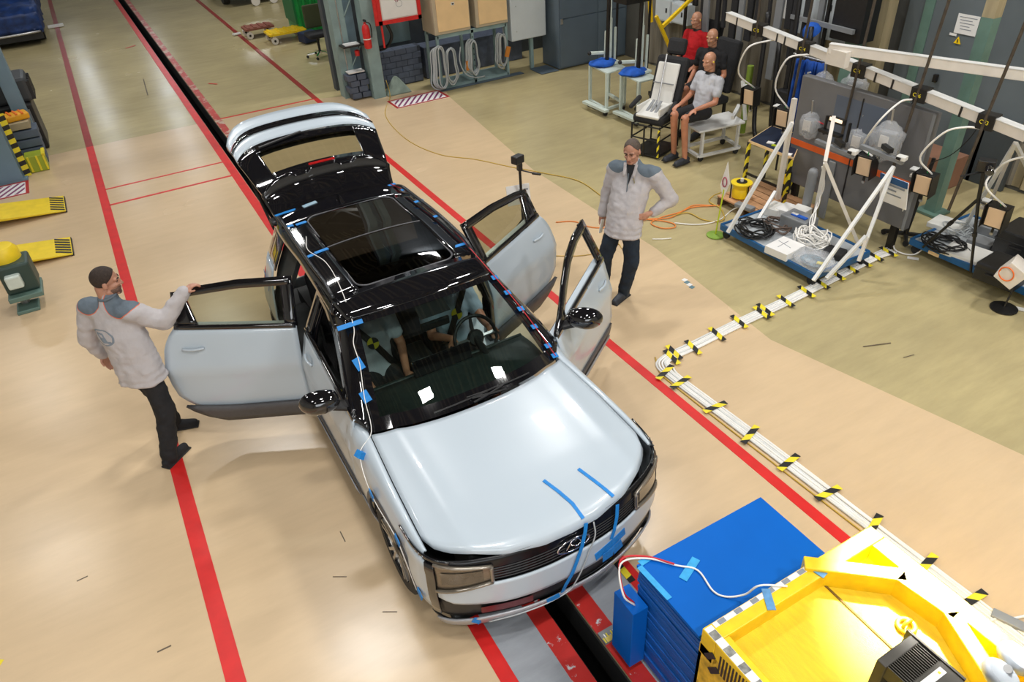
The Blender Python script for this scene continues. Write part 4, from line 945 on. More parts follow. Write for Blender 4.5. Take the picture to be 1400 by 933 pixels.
# --- man at the right, one hand on his waist
root = thing('person', (4.28, 5.58, 0), 'man facing the car in light grey jacket and jeans, hand on his waist', 'person')
shR, shL = V((4.34, 5.80, 1.43)), V((4.55, 5.44, 1.43)); elR, wrR = V((4.30, 5.88, 1.14)), V((4.24, 5.87, .93)); elL, wrL = V((4.70, 5.33, 1.16)), V((4.475, 5.36, 1.06))
hR, hL = V((4.22, 5.63, .93)), V((4.31, 5.46, .93)); kR, aR = V((4.14, 5.68, .50)), V((4.17, 5.73, .10)); kL, aL = V((4.32, 5.44, .50)), V((4.31, 5.54, .10))
fw = V((-.86, -.5, 0)); hd = V((4.385, 5.60, 1.665)); hf = V((-.84, -.52, -.22))
b = MB(); m_, P_ = head_mesh(b, hd, hf); b.caps(V((4.44, 5.62, 1.44)), hd+V((.02, .01, -.08)), .062, .056)
torso(b, hL, hR, shL, shR, fw, .70); limb(b, [shL, elL, wrL], [.040, .034, .026]); limb(b, [shR, elR, wrR], [.045, .036, .026])
limb(b, [hL, kL, aL], [.075, .05, .036]); limb(b, [hR, kR, aR], [.075, .05, .036])
hand_mesh(b, wrR, (-.12, -.05, -1), (-.4, -.7, 0), .75, 1.05, -1); hand_mesh(b, wrL, (-.93, .12, -.18), (.3, .9, .1), .45, 1.05, 1)
b.build('body', 'skin', root, remesh=.0065, smit=2)
face_bits(root, m_, P_, 1, 'hair'); M['hair2'] = mat('short greying hair', (.10, .075, .06), .8, 0, .3, 60, bump=.5, bscale=200); hair_cap(root, m_, P_, 1, 'hair2', .72, .003)
mid = (shL+shR)/2; rt = (shR-shL).normalized()
b = MB(); coat(b, (4.275, 5.55, .82), rt, (4.33, 5.58, 1.10), mid+V((0, 0, -.05)), rt, fw); b.caps(shL, shR, .092, .092); limb(b, [shL, elL, wrL+V((.04, 0, 0))], [.092, .076, .056]); limb(b, [shR, elR, wrR], [.088, .068, .054])
b.caps(V((4.445, 5.625, 1.46)), V((4.43, 5.62, 1.53)), .088, .076)
jm = jacket_mat('light grey jacket with slate yoke', root, (shL.lerp(shR, .12)+V((0, 0, .085)), shR.lerp(shL, .12)+V((0, 0, .085))), mid, fw, rt, None)
jk = b.build('jacket', jm, root, remesh=.016, smit=4, disp=(.030, .075))
b = MB(); b.tube([mid+fw*(.158+.012*t)+V((-.06*t, -.03*t, .04-.60*t)) for t in (0, .2, .4, .6, .8, .97)], .006, 5); b.build('zip', 'jacketdark', jk)
b = MB(); b.surf(lambda u, w: mid+fw*(.105+.062*w)+rt*(.045*(1-w)*(2*u-1))+V((0, 0, .115-.20*w)), 4, 5); b.build('undershirt', 'blackcloth', jk, solid=.01)
for sd in (-1, 1):
    b = MB(); b.surf(lambda u, w: mid+fw*(.104+.056*w)+rt*sd*(.045-.01*w+.03*u)+V((0, 0, .125-.13*w)), 3, 4); b.build('collar', 'jacket', jk, smooth=True, solid=.006)
b = MB(); b.bar(mid+fw*.168+rt*-.07+V((0, 0, -.05)), mid+fw*.168+rt*-.06+V((0, 0, .0)), .012, .006); b.build('zip_pull', 'chrome', jk)
b = MB(); limb(b, [hL+V((0, 0, -.10)), kL, aL+V((0, 0, -.02))], [.094, .085, .066]); limb(b, [hR+V((0, 0, -.10)), kR, aR+V((0, 0, -.02))], [.094, .085, .066]); b.caps(hL+V((0, 0, -.08)), hR+V((0, 0, -.08)), .09, .09)
b.build('jeans', 'navy', root, remesh=.015, smit=3, disp=(.025, .07))
shoe(root, aL, aL+V((-.5, -.18, 0)), 'shoe'); shoe(root, aR, aR+V((-.5, -.2, 0)), 'shoe')
ph = MB().box(wrR+V((-.055, -.06, -.12)), (.075, .012, .15), rz=.5, ry=.35).build('phone', 'whiteplastic', None, bevel=.006); tag(ph, 'white phone held in the hand of the man at the right', 'phone')

# --- seated dummies
def dummy(nm, label, base, f, seatz, shirt, legs=True, lean=.12, arms='lap', headk=1.0, neckup=0, group=None, shorts='blackcloth', vis=True):
    f = V((f[0], f[1], 0)).normalized(); r = f.cross(V((0, 0, 1))); B = V((base[0], base[1], 0)); Q = lambda a, s, z: B+f*a+r*s+V((0, 0, z))
    root = thing(nm, (base[0], base[1], seatz), label, 'dummy', group)
    hL, hR = Q(0, -.09, seatz+.10), Q(0, .09, seatz+.10); bk = -lean
    sL, sR = Q(bk, -.19, seatz+.55), Q(bk, .19, seatz+.55); hd = Q(bk+.04, 0, seatz+.80)
    b = MB(); m_, P_ = head_mesh(b, hd, f-V((0, 0, .12)), k=headk)
    if not legs is None: pass
    torso(b, hL, hR, sL, sR, f, .82)
    for s, S in ((-1, sL), (1, sR)):
        if arms == 'lap': E = Q(bk+.10, s*.25, seatz+.28); W_ = Q(.26, s*.16, seatz+.22)
        elif arms == 'wheel': E = Q(bk+.22, s*.24, seatz+.32); W_ = Q(.32, s*.17, seatz+.42)
        else: E = Q(bk+.02, s*.26, seatz+.26); W_ = Q(.15, s*.22, seatz+.12)
        limb(b, [S, E, W_], [.052, .042, .030], 10); hand_mesh(b, W_, f+V((0, 0, -.25)), (0, 0, -1), .35, 1.0, -s)
    kz = seatz+.11
    for s in (-1, 1):
        K = Q(.42, s*.11, kz); A = Q(.36 if seatz > .58 else .50, s*.12, .10); H_ = hL if s < 0 else hR
        if legs: limb(b, [H_, K, A], [.085, .058, .040], 12)
    b.build('body', 'dummyskin' if legs else 'dummyskin', root, remesh=.009, smit=2)
    b = MB(); head_mesh(b, hd, f-V((0, 0, .12)), k=headk*1.025); b.build('head_skin', 'dummyhead', root, remesh=.008, smit=2)
    for s in (-1, 1): MB().ball(P_(s*.085, .0, .005), .012, 8, 6).build('head_marker', 'hazyellow', root)
    b = MB(); torso(b, hL, hR, sL, sR, f, 1.0, 1.0)
    for s, S in ((-1, sL), (1, sR)):
        E = Q(bk+(.10 if arms == 'lap' else .22 if arms == 'wheel' else .02), s*.25, seatz+.29); b.caps(S, S.lerp(E, .62), .074, .066, 12)
    b.build('tee_shirt', shirt, root, remesh=.015, smit=3, disp=(.022, .08))
    MB().lathe([(.065, 0), (.07, .02), (.062, .045)], Q(bk+.0, 0, seatz+.605), 14).build('neck_bellows', 'black_plastic', root)
    if legs:
        b = MB()
        for s in (-1, 1):
            K = Q(.42, s*.11, kz); H_ = hL if s < 0 else hR; b.caps(H_, H_.lerp(K, .80), .105, .082, 12)
        b.caps(hL, hR, .11, .11); b.build('shorts', shorts, root, remesh=.015, smit=2)
        for s in (-1, 1):
            A = Q(.36 if seatz > .58 else .50, s*.12, 0); shoe(root, A, A+f, 'shoe', 1.0, .02 if seatz > .4 else seatz-.38)
            MB().lathe([(.012, 0), (.012, .012)], Q(.475, s*.11+.0, kz+.0), 8, f).build('knee_bolt', 'black_plastic', root)
    return root, Q
dummy('test_dummy', 'seated crash test dummy in light grey tee and black shorts on a white wheeled bench', (7.62, 8.14), (-.99, -.05), .60, 'tee')
dummy('test_dummy', 'crash test dummy in red shirt sitting behind the black child seat frame', (9.05, 10.05), (-.95, -.15), .62, 'redcloth', arms='side')
dummy('test_dummy', 'bare headed crash test dummy between the red shirt and grey tee dummies', (8.42, 8.95), (-.9, -.3), .64, 'blackcloth', arms='side')
# two dummies belted in the car
for s, lab, ar, sh in ((-.37, 'belted crash test dummy in pale grey tee in the passenger seat behind the windscreen', 'lap', 'tee'), (.37, 'belted crash test dummy in pale blue tee holding the steering wheel', 'wheel', 'teeblue')):
    rt_, Q = dummy('test_dummy', lab, (CX+s, CY+2.42), (0, -1), .56, sh, arms=ar, lean=.16)
    sgn = 1 if s < 0 else -1
    b = MB(); p0 = Q(-.14, -sgn*.0+(.20 if s > 0 else -.20)*-1, 1.22)
    pts = [Q(-.20, (-.22 if s > 0 else .22)*-1*(-1), 1.24), Q(-.04, (-.13 if s > 0 else .13), 1.16), Q(.04, 0, .98), Q(.07, (.10 if s > 0 else -.10), .80), Q(.04, (.20 if s > 0 else -.20), .66)]
    bb = MB()
    for i in range(len(pts)-1): bb.bar(pts[i], pts[i+1], .055, .006, up=(0, -1, .3))
    st = tag(bb.build('seat_belt', 'black_plastic', None), 'black seat belt across the %s dummy' % ('pale grey passenger' if s < 0 else 'pale blue driver'), 'seat belt')
    o_ = pts[1].lerp(pts[2], .9)+V((0, -.012, .005)); nn = V((0, -1, .45)).normalized()
    for k in range(4):
        b = MB(); q = nn.to_track_quat('Z', 'Y').to_matrix(); vs = [o_]+[o_+q @ V((.05*math.cos(a), .05*math.sin(a), 0)) for a in [math.pi/2*k+math.pi/2*i/5 for i in range(6)]]
        b.add(vs, [(0, i, i+1) for i in range(1, 6)]); b.build('target_quadrant', 'hazyellow' if k % 2 else 'hazblack', st, solid=.003)
# ------------------------------------------------------------------ the taped cable run on the floor
def haz(b, a, c, w, h, n=4, up=(0, 0, 1), skew=.5, start=0):   # hazard-striped strip, diagonal bands, materials 0/1
    a = V(a); c = V(c); d = (c-a); L = d.length; d /= L; u = V(up); s = d.cross(u).normalized(); k = w*skew/L
    st = L/n
    for i in range(n+1):
        t0 = max(0, (i-.5)/n); t1 = min(1, (i+.5)/n)
        f = lambda t, e: a+d*L*min(1, max(0, t+(e*k if 0 < t < 1 else 0)))+s*(e*w/2)
        b.cur = (i+start) % 2
        vs = [f(t0, -1), f(t1, -1), f(t1, 1), f(t0, 1)]; vs = [p-u*0 for p in vs]+[p+u*h for p in vs]
        b.add(vs, [(0, 3, 2, 1), (4, 5, 6, 7), (0, 1, 5, 4), (2, 3, 7, 6), (1, 2, 6, 5), (3, 0, 4, 7)])
    b.cur = 0; return b
HZ = ['hazyellow', 'hazblack']
run = thing('cable_run', (3.88, 4.4, 0), 'flat bundle of white cables taped to the floor, turning a corner beside the red line', 'cable bundle')
for k in range(6):
    o_ = (k-2.5)*.021
    pts = [(3.96+o_, YB+.2, .012), (3.955+o_, -1.5, .012), (3.95+o_, .8, .012), (3.925+o_, 1.9, .012), (3.90+o_, 2.8, .012), (3.87+o_, 3.6, .012), (3.855+o_, 4.1, .012), (3.88+o_*1.1, 4.30-o_, .014), (3.98, 4.385-o_*.9, .016), (4.3, 4.40-o_, .013), (5.0, 4.45-o_, .012), (5.7, 4.475-o_, .012), (6.5, 4.53-o_, .012), (7.2, 4.575-o_, .012), (7.50, 4.57-o_*1.2, .012)]
    cable('cable', wobble(pts, .004, k), .0108, 'cable_w' if k % 3 else 'white_metal', n=6, parent=run)
cable('ochre_cable', wobble([(3.86, YB+.3, .008), (3.855, 0, .008), (3.84, 1.5, .008), (3.80, 2.8, .008), (3.775, 3.9, .008), (3.79, 4.25, .008), (3.9, 4.47, .008)], .003, 9), .007, 'cable_y', n=5, parent=run)
for i, (x, y) in enumerate(((3.81, 4.22), (3.835, 4.02), (3.86, 3.58), (3.865, 3.15), (3.89, 2.74), (3.895, 2.34), (3.92, 1.94), (3.94, 1.52), (3.95, 1.18), (3.95, .78), (3.96, .3))):
    t = .25*((i*7) % 3-1); b = MB(); haz(b, (x-.115, y-.02+t*.1, .0235), (x+.135, y+.02-t*.1, .0245), .055, .002, 3, start=i % 2); b.build('hazard_tape', HZ, run)
for i, (x, y) in enumerate(((4.02, 4.37), (4.09, 4.42), (4.30, 4.38), (4.65, 4.42), (4.99, 4.46), (5.30, 4.45), (5.37, 4.47), (5.67, 4.47), (5.99, 4.48), (6.25, 4.51), (6.53, 4.54), (6.77, 4.56), (7.0, 4.57), (7.21, 4.58), (7.42, 4.56))):
    b = MB(); haz(b, (x-.01, y-.125, .0235), (x+.02, y+.125, .0245), .055, .002, 3, start=i % 2); b.build('hazard_tape', HZ, run)
b = MB(); haz(b, (-1.98, 4.30, 0), (-1.86, 4.22, 0), .06, .003, 2, skew=.2); tag(b.build('hazard_tape', HZ), 'scrap of black and yellow tape on the cream floor at the left edge', 'tape')
b = MB(); b.cur = 0
for k in range(4):
    b.cur = k % 2; b.box((5.10-.012*k, 5.44-.055*k, .002), (.055, .05, .003), rz=.2)
b.cur = 0; tag(b.build('marker_strip', ['paper', mat('petrol ink', (.12, .22, .26), .6)]), 'small strip of white and petrol squares lying alone on the cream floor', 'marker')
# ------------------------------------------------------------------ blue board stack
st = thing('board_stack', (2.3, 1.83, 0), 'stack of bright blue boards in front of the car nose', 'boards')
rng = random.Random(4); z = .03; n = 29
MB().span((1.84, 1.56, 0), (2.78, 2.10, .03)).build('board', 'blueedge', st, bevel=.004)
me0 = None
for k in range(n):
    th = .029; x0 = 1.82+rng.uniform(-.006, .008); y1 = 2.09+rng.uniform(-.008, .008)
    if k == n-1: x0, y1 = 1.81, 2.10
    if me0 is None:
        o = MB().span((1.82, 1.55, z), (2.80, 2.09, z+th-.003)).build('board', 'blueboard', st, bevel=.003); me0 = (o, z)
        o.data.materials[0] = M['blueedge']
    else:
        c = me0[0].copy(); COL.objects.link(c); c.location = (x0-1.82, y1-2.09, z-me0[1])
        if k == n-1: c.data = me0[0].data.copy(); c.data.materials[0] = M['blueboard']
        c.parent = st
    z += th
TZ = z
MB().span((1.70, 1.97, .06), (1.812, 2.16, .62)).build('edge_board', 'blueboard', st, bevel=.004)
for a, c, w in (((1.815, 2.08, TZ+.001), (1.825, 1.82, TZ+.001), .035), ((1.83, 2.095, TZ+.001), (1.90, 2.10, TZ+.001), .04), ((1.97, 1.88, TZ+.001), (2.13, 1.95, TZ+.001), .05)):
    MB().bar(a, c, w, .002).build('tape_strip', mat('light blue tape', (.03, .36, .72), .6, 0, .1, 30), st)
b = MB(); haz(b, (1.80, 2.34, .004), (1.80, 2.10, .62), .05, .004, 3, up=(-1, 0, 0), skew=.05)
w_ = cable('signal_lead', [(1.75, 2.02, .62), (1.69, 2.06, .72), (1.74, 2.16, .86), (1.88, 2.10, TZ+.01), (2.0, 1.97, TZ+.006), (2.08, 1.88, TZ+.006), (2.06, 1.73, TZ+.006), (2.10, 1.66, TZ+.006), (2.17, 1.60, TZ+.05), (2.22, 1.56, 1.01), (2.34, 1.48, 1.01)], .006, 'cable_w', 'white sensor lead lying across the blue boards to the yellow trolley', n=6)
cable('lead_red', [(1.75, 2.03, .63), (1.70, 2.075, .73), (1.75, 2.175, .87), (1.88, 2.115, TZ+.012), (1.99, 1.98, TZ+.014)], .0065, 'cable_r', n=6, parent=w_).name = 'red_sleeve'
# hazard edged ramp post beside the boards
b = MB(); haz(b, (2.13, 2.76, .006), (2.13, 2.50, .006), .05, .003, 3, skew=.1); tag(b.build('hazard_tape', HZ), 'black and yellow tape on the floor between the car nose and the blue boards', 'tape')
# ------------------------------------------------------------------ yellow crash trolley
ty = thing('barrier_trolley', (2.42, .6, 0), 'yellow painted steel barrier trolley with chamfered frame, behind the blue boards', 'trolley')
T1 = 1.0; X0, X1, Y1, Y0 = 1.79, 3.06, 1.53, -1.6
def beam(name, a, c, w, z0, z1, m='yellow', par=None):
    b = MB(); a = V((a[0], a[1], (z0+z1)/2)); c = V((c[0], c[1], (z0+z1)/2)); b.bar(a, c, w, z1-z0); return b.build(name, m, par or ty, bevel=.006)
beam('front_beam', (X0, Y1-.05), (X1, Y1-.05), .10, .80, T1)
beam('side_beam', (X0+.045, Y1-.1), (X0+.045, Y0), .09, .80, T1); rb = beam('side_beam', (X1-.055, Y1-.1), (X1-.055, Y0), .11, .80, T1)
P = [at(1128, 772, T1), at(1238, 790, T1), at(1308, 845, T1), at(1345, 950, T1)]
beam('brace', P[0]+V((-.10, .06, 0)), P[1], .085, .86, T1+.025); beam('brace', P[1]+V((-.03, .02, 0)), P[2], .085, .86, T1+.025); beam('brace', P[2]+V((-.01, .03, 0)), P[3]+V((0, -.2, 0)), .085, .86, T1+.025)
for q in P[1:3]: MB().lathe([(.052, .86-T1), (.052, .024)], (q.x, q.y, T1), 16).build('joint_plate', 'yellow', ty)
MB().span((X0+.02, Y0, .82), (X1-.02, Y1-.03, .89)).build('deck_plate', mat('yellow grip plate', (.86, .60, .02), .42, 0, .08, 8, bump=.35, bscale=70, stretch=(6, 1, 1)), ty)
b = MB(); a = at(1124, 797, .893); c = at(1222, 889, .893); b.bar(a, c+(c-a), .012, .006); b.build('deck_seam', mat('brown grime', (.16, .09, .01), .8), ty)
MB().span((X0, Y1-.02, .12), (X1, Y1, .80)).build('front_plate', 'yellow', ty)
MB().span((X0, Y0, .12), (X0+.02, Y1, .88)).build('side_plate', mat('scraped yellow paint', (.70, .44, .03), .6, 0, .4, 14, bump=.3, bscale=40), ty)
MB().span((X1-.02, Y0, .12), (X1, Y1, .80)).build('side_plate', 'yellow', ty)
for (x, y) in ((X0+.25, 1.2), (X1-.25, 1.2), (X0+.25, -1.2), (X1-.25, -1.2)): MB().lathe([(.04, -.04), (.115, -.04), (.12, -.03), (.12, .03), (.115, .04), (.04, .04)], (x, y, .12), 24, (1, 0, 0)).build('wheel', 'rubber', ty, smooth='auto')
sc = MB().span((X0+.004, .55, T1), (X0+.052, Y1-.01, T1+.003)).build('scale_strip', 'paper', ty)
GR = mat('worn grey print', (.22, .22, .20), .7, 0, .5, 30)
for k in range(9): MB().span((X0+.006, 1.44-k*.105, T1+.003), (X0+.05, 1.49-k*.105, T1+.005)).build('check_mark', GR, sc)
sc = MB().span((X0+.06, Y1-.035, T1), (X0+.75, Y1-.006, T1+.003)).build('scale_strip', 'paper', ty)
for k in range(6): MB().span((X0+.09+k*.115, Y1-.034, T1+.003), (X0+.135+k*.115, Y1-.008, T1+.005)).build('check_mark', 'inkgrey', sc)
for k in range(9): MB().span((X0-.003, 1.20+k*.022, .80), (X0, 1.21+k*.022, .98-.004*k)).build('tick_mark', 'hazblack', ty)
for (y, z) in ((1.45, .86), (1.41, .78)): MB().box((X0-.003, y, z), (.005, .035, .09), rx=.6).build('hazard_mark', 'hazblack', ty)
MB().box((X0-.001, 1.13, .70), (.012, .16, .03), rx=.15).build('slot', 'hazblack', ty)
for (p, d, l) in (((2.20, 1.475), (.6, 1), .13), ((2.555, 1.48), (-.2, 1), .12), ((2.93, 1.10), (-.25, 1), .10)):
    dd = V((d[0], d[1], 0)).normalized()*l/2; q = V((p[0], p[1], T1+.005)); MB().bar(q-dd, q+dd, .045, .004).build('tape_strip', mat('faded blue tape', (.10, .28, .52), .6, 0, .2, 30), ty)
e = at(1238, 858, .89); MB().tube([e+V((math.cos(t)*.042, math.sin(t)*.042, .012)) for t in [2*math.pi*i/20 for i in range(20)]], .013, 8, closed=True).build('lifting_eye', 'yellow_lt', ty, smooth=True)
MB().tube([e+V((math.cos(t)*.03, .0, .02+math.sin(t)*.035)) for t in [math.pi*i/10 for i in range(11)]], .010, 8).build('lifting_eye', 'yellow_lt', ty, smooth=True)
# flood light unit with cooling fins
fl_ = thing('flood_light', (2.38, .78, .78), 'black finned flood light unit standing on the yellow trolley deck', 'lamp')
A = at(1200, 903, 1.16); B = at(1246, 869, 1.16); x_ = (B-A).normalized(); y_ = V((0, 0, 1)).cross(x_); mm = Matrix((x_, y_, V((0, 0, 1)))).transposed(); w = (B-A).length
c0 = (A+B)/2-y_*.02
BK = mat('dark warm grey casting', (.055, .05, .04), .5, .2, .1, 20)
MB().box(c0+V((0, 0, -.19)), (w, .05, .38), mtx=mm).build('housing', BK, fl_, bevel=.006)
b = MB()
for k in range(17): MB().box(c0-y_*.085+x_*(-w/2+.012+k*(w-.024)/16)+V((0, 0, -.045)), (.004, .12, .09), mtx=mm).build('cooling_fin', BK, fl_)
MB().box(c0-y_*.20+x_*.02+V((0, 0, -.05)), (w*.82, .14, .11), mtx=mm).build('driver_box', BK, fl_, bevel=.008)
MB().box(c0-y_*.17+x_*.01+V((0, 0, .008)), (w*.62, .035, .003), mtx=mm).build('rating_label', 'whiteplastic', fl_)
MB().box(c0-y_*.17+x_*.055+V((0, 0, .0105)), (.012, .012, .001), mtx=mm).build('warning_mark', 'yellow', fl_)
MB().box(c0+x_*(w*.55)-y_*.10+V((0, 0, -.13)), (.012, .30, .26), mtx=mm).build('bracket', BK, fl_)
MB().box(c0-y_*.12+V((0, 0, -.30)), (w*.7, .22, .16), mtx=mm).build('foot', BK, fl_, bevel=.006)
# grey rollers at the trolley's right side
rl = thing('cable_drum', (3.0, .4, .8), 'pair of grey steel rollers on the right side of the yellow trolley', 'roller')
for (u, v, zz) in ((1388, 900, 1.02), (1368, 925, 1.06)):
    q = at(u, v, zz); MB().lathe([(.03, -.03), (.075, -.028), (.085, -.015), (.085, .015), (.075, .028), (.03, .03)], q, 28, (.35, -.25, 1)).build('roller', mat('grey machined steel', (.33, .36, .40), .35, .4, .08, 12), rl, smooth='auto')
MB().cyl(at(1378, 915, .90), at(1378, 915, 1.1), .02).build('axle', 'steel', rl)
q = at(1352, 843, 0); q2 = at(1398, 872, 0); tag(MB().bar(q+V((.02, 0, .02)), q2+V((.1, -.1, .02)), .07, .04).build('metal_bar', mat('grey steel bar', (.32, .34, .36), .4, .4), bevel=.004), 'grey steel bar on the floor right of the yellow trolley', 'bar')
cable('cable', [at(1352, 850, .03), at(1368, 845, .012), at(1385, 846, .012), at(1405, 842, .012), at(1450, 835, .012)], .010, 'cable_w', 'single white cable on the floor right of the yellow trolley')
# ------------------------------------------------------------------ beam stand, carts, lamps on the right
def P3(u, v, z): return at(u, v, z)
B0, B1 = V((7.78, 7.95, 2.02)), V((7.36, 3.15, 1.72))
def bz(y): t = (B0.y-y)/(B0.y-B1.y); return B0.lerp(B1, t)
bs = thing('camera_stand', (7.3, 5.0, 0), 'long cream square beam with black clamps and white tripod legs on the blue carts', 'stand')
bd = (B1-B0).normalized()
MB().bar(B0, B1+bd*.9, .085, .10).build('beam', 'cream_metal', bs, bevel=.006)
MB().bar(B0+V((0, 0, .056)), B1+bd*.9+V((0, 0, .056)), .10, .008).build('beam_edge', 'white_metal', bs)
for t in (.05, .215, .245, .40, .43, .55, .60, .66, .78, .84, .93, 1.0):
    p = B0.lerp(B1, t); MB().bar(p-bd*.012, p+bd*.012, .094, .112).build('strap', 'black_plastic', bs)
FR = 'brown_metal'
rods = []
def rod(y, top, bot, lab, lean=(0, 0)):
    p = bz(y)+V((-.07, 0, 0)); a = p+V((lean[0]*top, lean[1]*top, top)); c = p-V((lean[0]*bot, lean[1]*bot, bot))
    MB().cyl(c, a, .016, n=8).build('rod', FR, bs); MB().cyl(a, a+V((0, 0, .02)), .02, n=8).build('rod_cap', 'steel', bs)
    cl = MB().box(bz(y)+V((-.01, 0, 0)), (.13, .17, .15), rz=math.atan2(bd.x, -bd.y)*-1).build('clamp', 'black_metal', bs, bevel=.006)
    if lab:
        n = V((-1, -.15, .25)).normalized(); xx = V((.08, -1, -.06)); text('clamp_number', lab, .055, 'hazyellow', cl, bz(y)+V((-.080, 0, .0)), basis(xx, (0, 0, 1)), .001)
    return c
c1 = rod(7.28, 1.5, .1, 'CF5', (.0, .02)); c2 = rod(6.43, 1.3, .75, 'CF4', (.02, -.02)); c3 = rod(5.55, 1.35, .80, 'CF1', (.02, -.02)); c4 = rod(4.72, 1.10, .80, 'CF6', (.03, -.05)); c5 = rod(3.92, 1.05, .95, 'CF3', (.03, -.06))
# second, thinner beam crossing above
b2a, b2b = at(1134, 66, 2.14), at(1410, 104, 2.10)
tb = tag(MB().bar(b2a, b2a.lerp(b2b, 1.35), .07, .10).build('upper_beam', 'cream_metal', bevel=.005), 'thin cream beam crossing above the clamp beam from cart to wall side', 'beam')
MB().bar(b2a+V((0, 0, .053)), b2a.lerp(b2b, 1.35)+V((0, 0, .053)), .08, .006).build('beam_edge', 'white_metal', tb)
MB().box(b2a+V((.02, -.12, -.08)), (.08, .26, .17)).build('end_plate', 'cream_metal', tb, bevel=.004)
def legset(apex, feet, m='cream_metal', w=.035):
    for i, f in enumerate(feet): MB().bar(f, apex, w, w).build('leg', 'white_metal' if i % 2 == 0 else m, bs)
D1 = .20
legset(at(1083, 168, 1.46), [at(995, 318, D1), at(1063, 272, D1)])
MB().bar(at(1063, 272, D1), at(1063, 272, D1)+V((0, 0, 1.30)), .05, .05).build('leg', 'cream_metal', bs)
MB().bar(at(1037, 300, D1), at(1060, 262, .42), .035, .035).build('leg', 'white_metal', bs)
ap = at(1128, 222, 1.18); legset(ap, [at(1112, 300, D1), at(1172, 330, D1)])
MB().bar(ap, at(1140, 160, 1.5), .04, .04).build('leg', 'cream_metal', bs)
ap3 = at(1222, 228, 1.20); legset(ap3, [at(1112, 384, D1), at(1174, 357, D1), at(1186, 325, .52)])
MB().bar(at(1130, 381, D1), at(1184, 323, .56), .035, .035).build('leg', 'white_metal', bs)
ap4 = at(1388, 196, 1.62); legset(ap4, [at(1322, 305, .24), at(1350, 285, .3), at(1420, 260, .3)])
# carts
def cart(name, x0, x1, y0, y1, label, z=.17):
    t = thing(name, ((x0+x1)/2, (y0+y1)/2, 0), label, 'cart')
    MB().span((x0, y0, z-.03), (x1, y1, z)).build('deck', mat('pale grey deck', (.45, .48, .50), .5, 0, .12, 6), t)
    for a, c in (((x0, y0, z-.02), (x0, y1, z-.02)), ((x1, y0, z-.02), (x1, y1, z-.02)), ((x0, y0, z-.02), (x1, y0, z-.02)), ((x0, y1, z-.02), (x1, y1, z-.02))):
        MB().bar(a, c, .03, .075).build('edge_rail', 'cartblue', t, bevel=.003)
    for x in (x0+.05, x1-.05):
        for y in (y0+.06, y1-.06): MB().lathe([(.02, -.018), (.05, -.018), (.052, 0), (.05, .018), (.02, .018)], (x, y, .052), 16, (1, 0, 0)).build('caster', 'rubber', t, smooth='auto'); MB().box((x, y, .115), (.04, .04, .05)).build('caster_fork', 'black_metal', t)
    return t
cA = cart('equipment_cart', 6.12, 7.0, 4.52, 5.98, 'blue edged flat cart loaded with cables and bags under the beam stand')
cB = cart('equipment_cart', 7.62, 8.7, 2.6, 4.45, 'blue edged flat cart with black cases, at the right edge')
tag(MB().span((7.60, 4.07, .11), (7.615, 4.20, .15)).build('label_plate', 'cream'), 'small cream label on the front rail of the right hand cart', 'label')
Z = .172
# load of the first cart
def loops(name, c, n, R, r, m, label, seed, par=None, flat=.5, hgt=.1, cat='cable'):
    g = random.Random(seed); pts = []
    for i in range(n*9):
        a = 2*math.pi*i/9; k = R*(1+.25*math.sin(i*.37+seed)+g.uniform(-.10, .10)); pts.append((c[0]+k*math.cos(a)*flat*1.6+g.uniform(-.02, .02), c[1]+k*math.sin(a)+g.uniform(-.02, .02), c[2]+r+hgt*abs(math.sin(i*.61+seed))*(.4+.6*g.random())))
    o = MB().tube(spl(pts, 3), r, 5).build(name, m, par, smooth=True)
    if label: tag(o, label, cat)
    return o
loops('cable_tangle', at(1108, 336, Z), 14, .17, .0085, 'cable_w', 'white coiled cable heaped near the middle of the blue edged cart', 3, hgt=.22)
loops('cable_tangle', at(1030, 318, Z), 12, .20, .008, 'cable_b', 'black and brown cable tangle at the far end of the blue edged cart', 5, hgt=.12)
loops('cable_tangle', at(1062, 312, Z), 8, .16, .008, mat('brown cable', (.12, .08, .06), .5), 'dark brown cable tangle beside the papers on the blue edged cart', 8, hgt=.10)
q = at(1072, 345, Z); b = MB().box((q.x, q.y, Z+.045), (.34, .30, .09), rz=.12); tag(b.build('document_box', 'paper', bevel=.004), 'white flat box with a pen cross on the blue edged cart', 'box')
MB()
o = MB().bar((q.x-.1, q.y+.02, Z+.092), (q.x+.1, q.y+.05, Z+.092), .006, .002).build('pen_mark', 'inkgrey', bpy.data.objects['document_box'])
MB().bar((q.x, q.y-.08, Z+.092), (q.x+.02, q.y+.12, Z+.092), .006, .002).build('pen_mark', 'inkgrey', bpy.data.objects['document_box'])
q = at(1086, 315, Z); tag(MB().box((q.x+.05, q.y, Z+.09), (.26, .36, .18), rz=.1).build('instrument_case', 'greyplastic', bevel=.015), 'grey instrument case behind the white box on the blue edged cart', 'case')
ic = bpy.data.objects['instrument_case']; MB().box((q.x+.02, q.y-.02, Z+.188), (.06, .20, .012), rz=.1).build('blue_tag', 'bluecloth', ic); MB().box((q.x+.02, q.y+.05, Z+.196), (.04, .08, .006), rz=.1).build('label', 'paper', ic)
q = at(1068, 300, Z)
for k in range(3):
    tag(MB().box((q.x+.05+.07*k, q.y+.16-.13*k, Z+.055+.01*k), (.24, .20, .11), rz=.2).build('carton', 'whiteplastic' if k != 1 else 'paper', bevel=.006), ['white carton with drawings at the far end of the blue edged cart', 'white carton in the middle of the row behind the cable tangles', 'white carton next to the grey instrument case'][k], 'carton', 'white cartons on the cart')
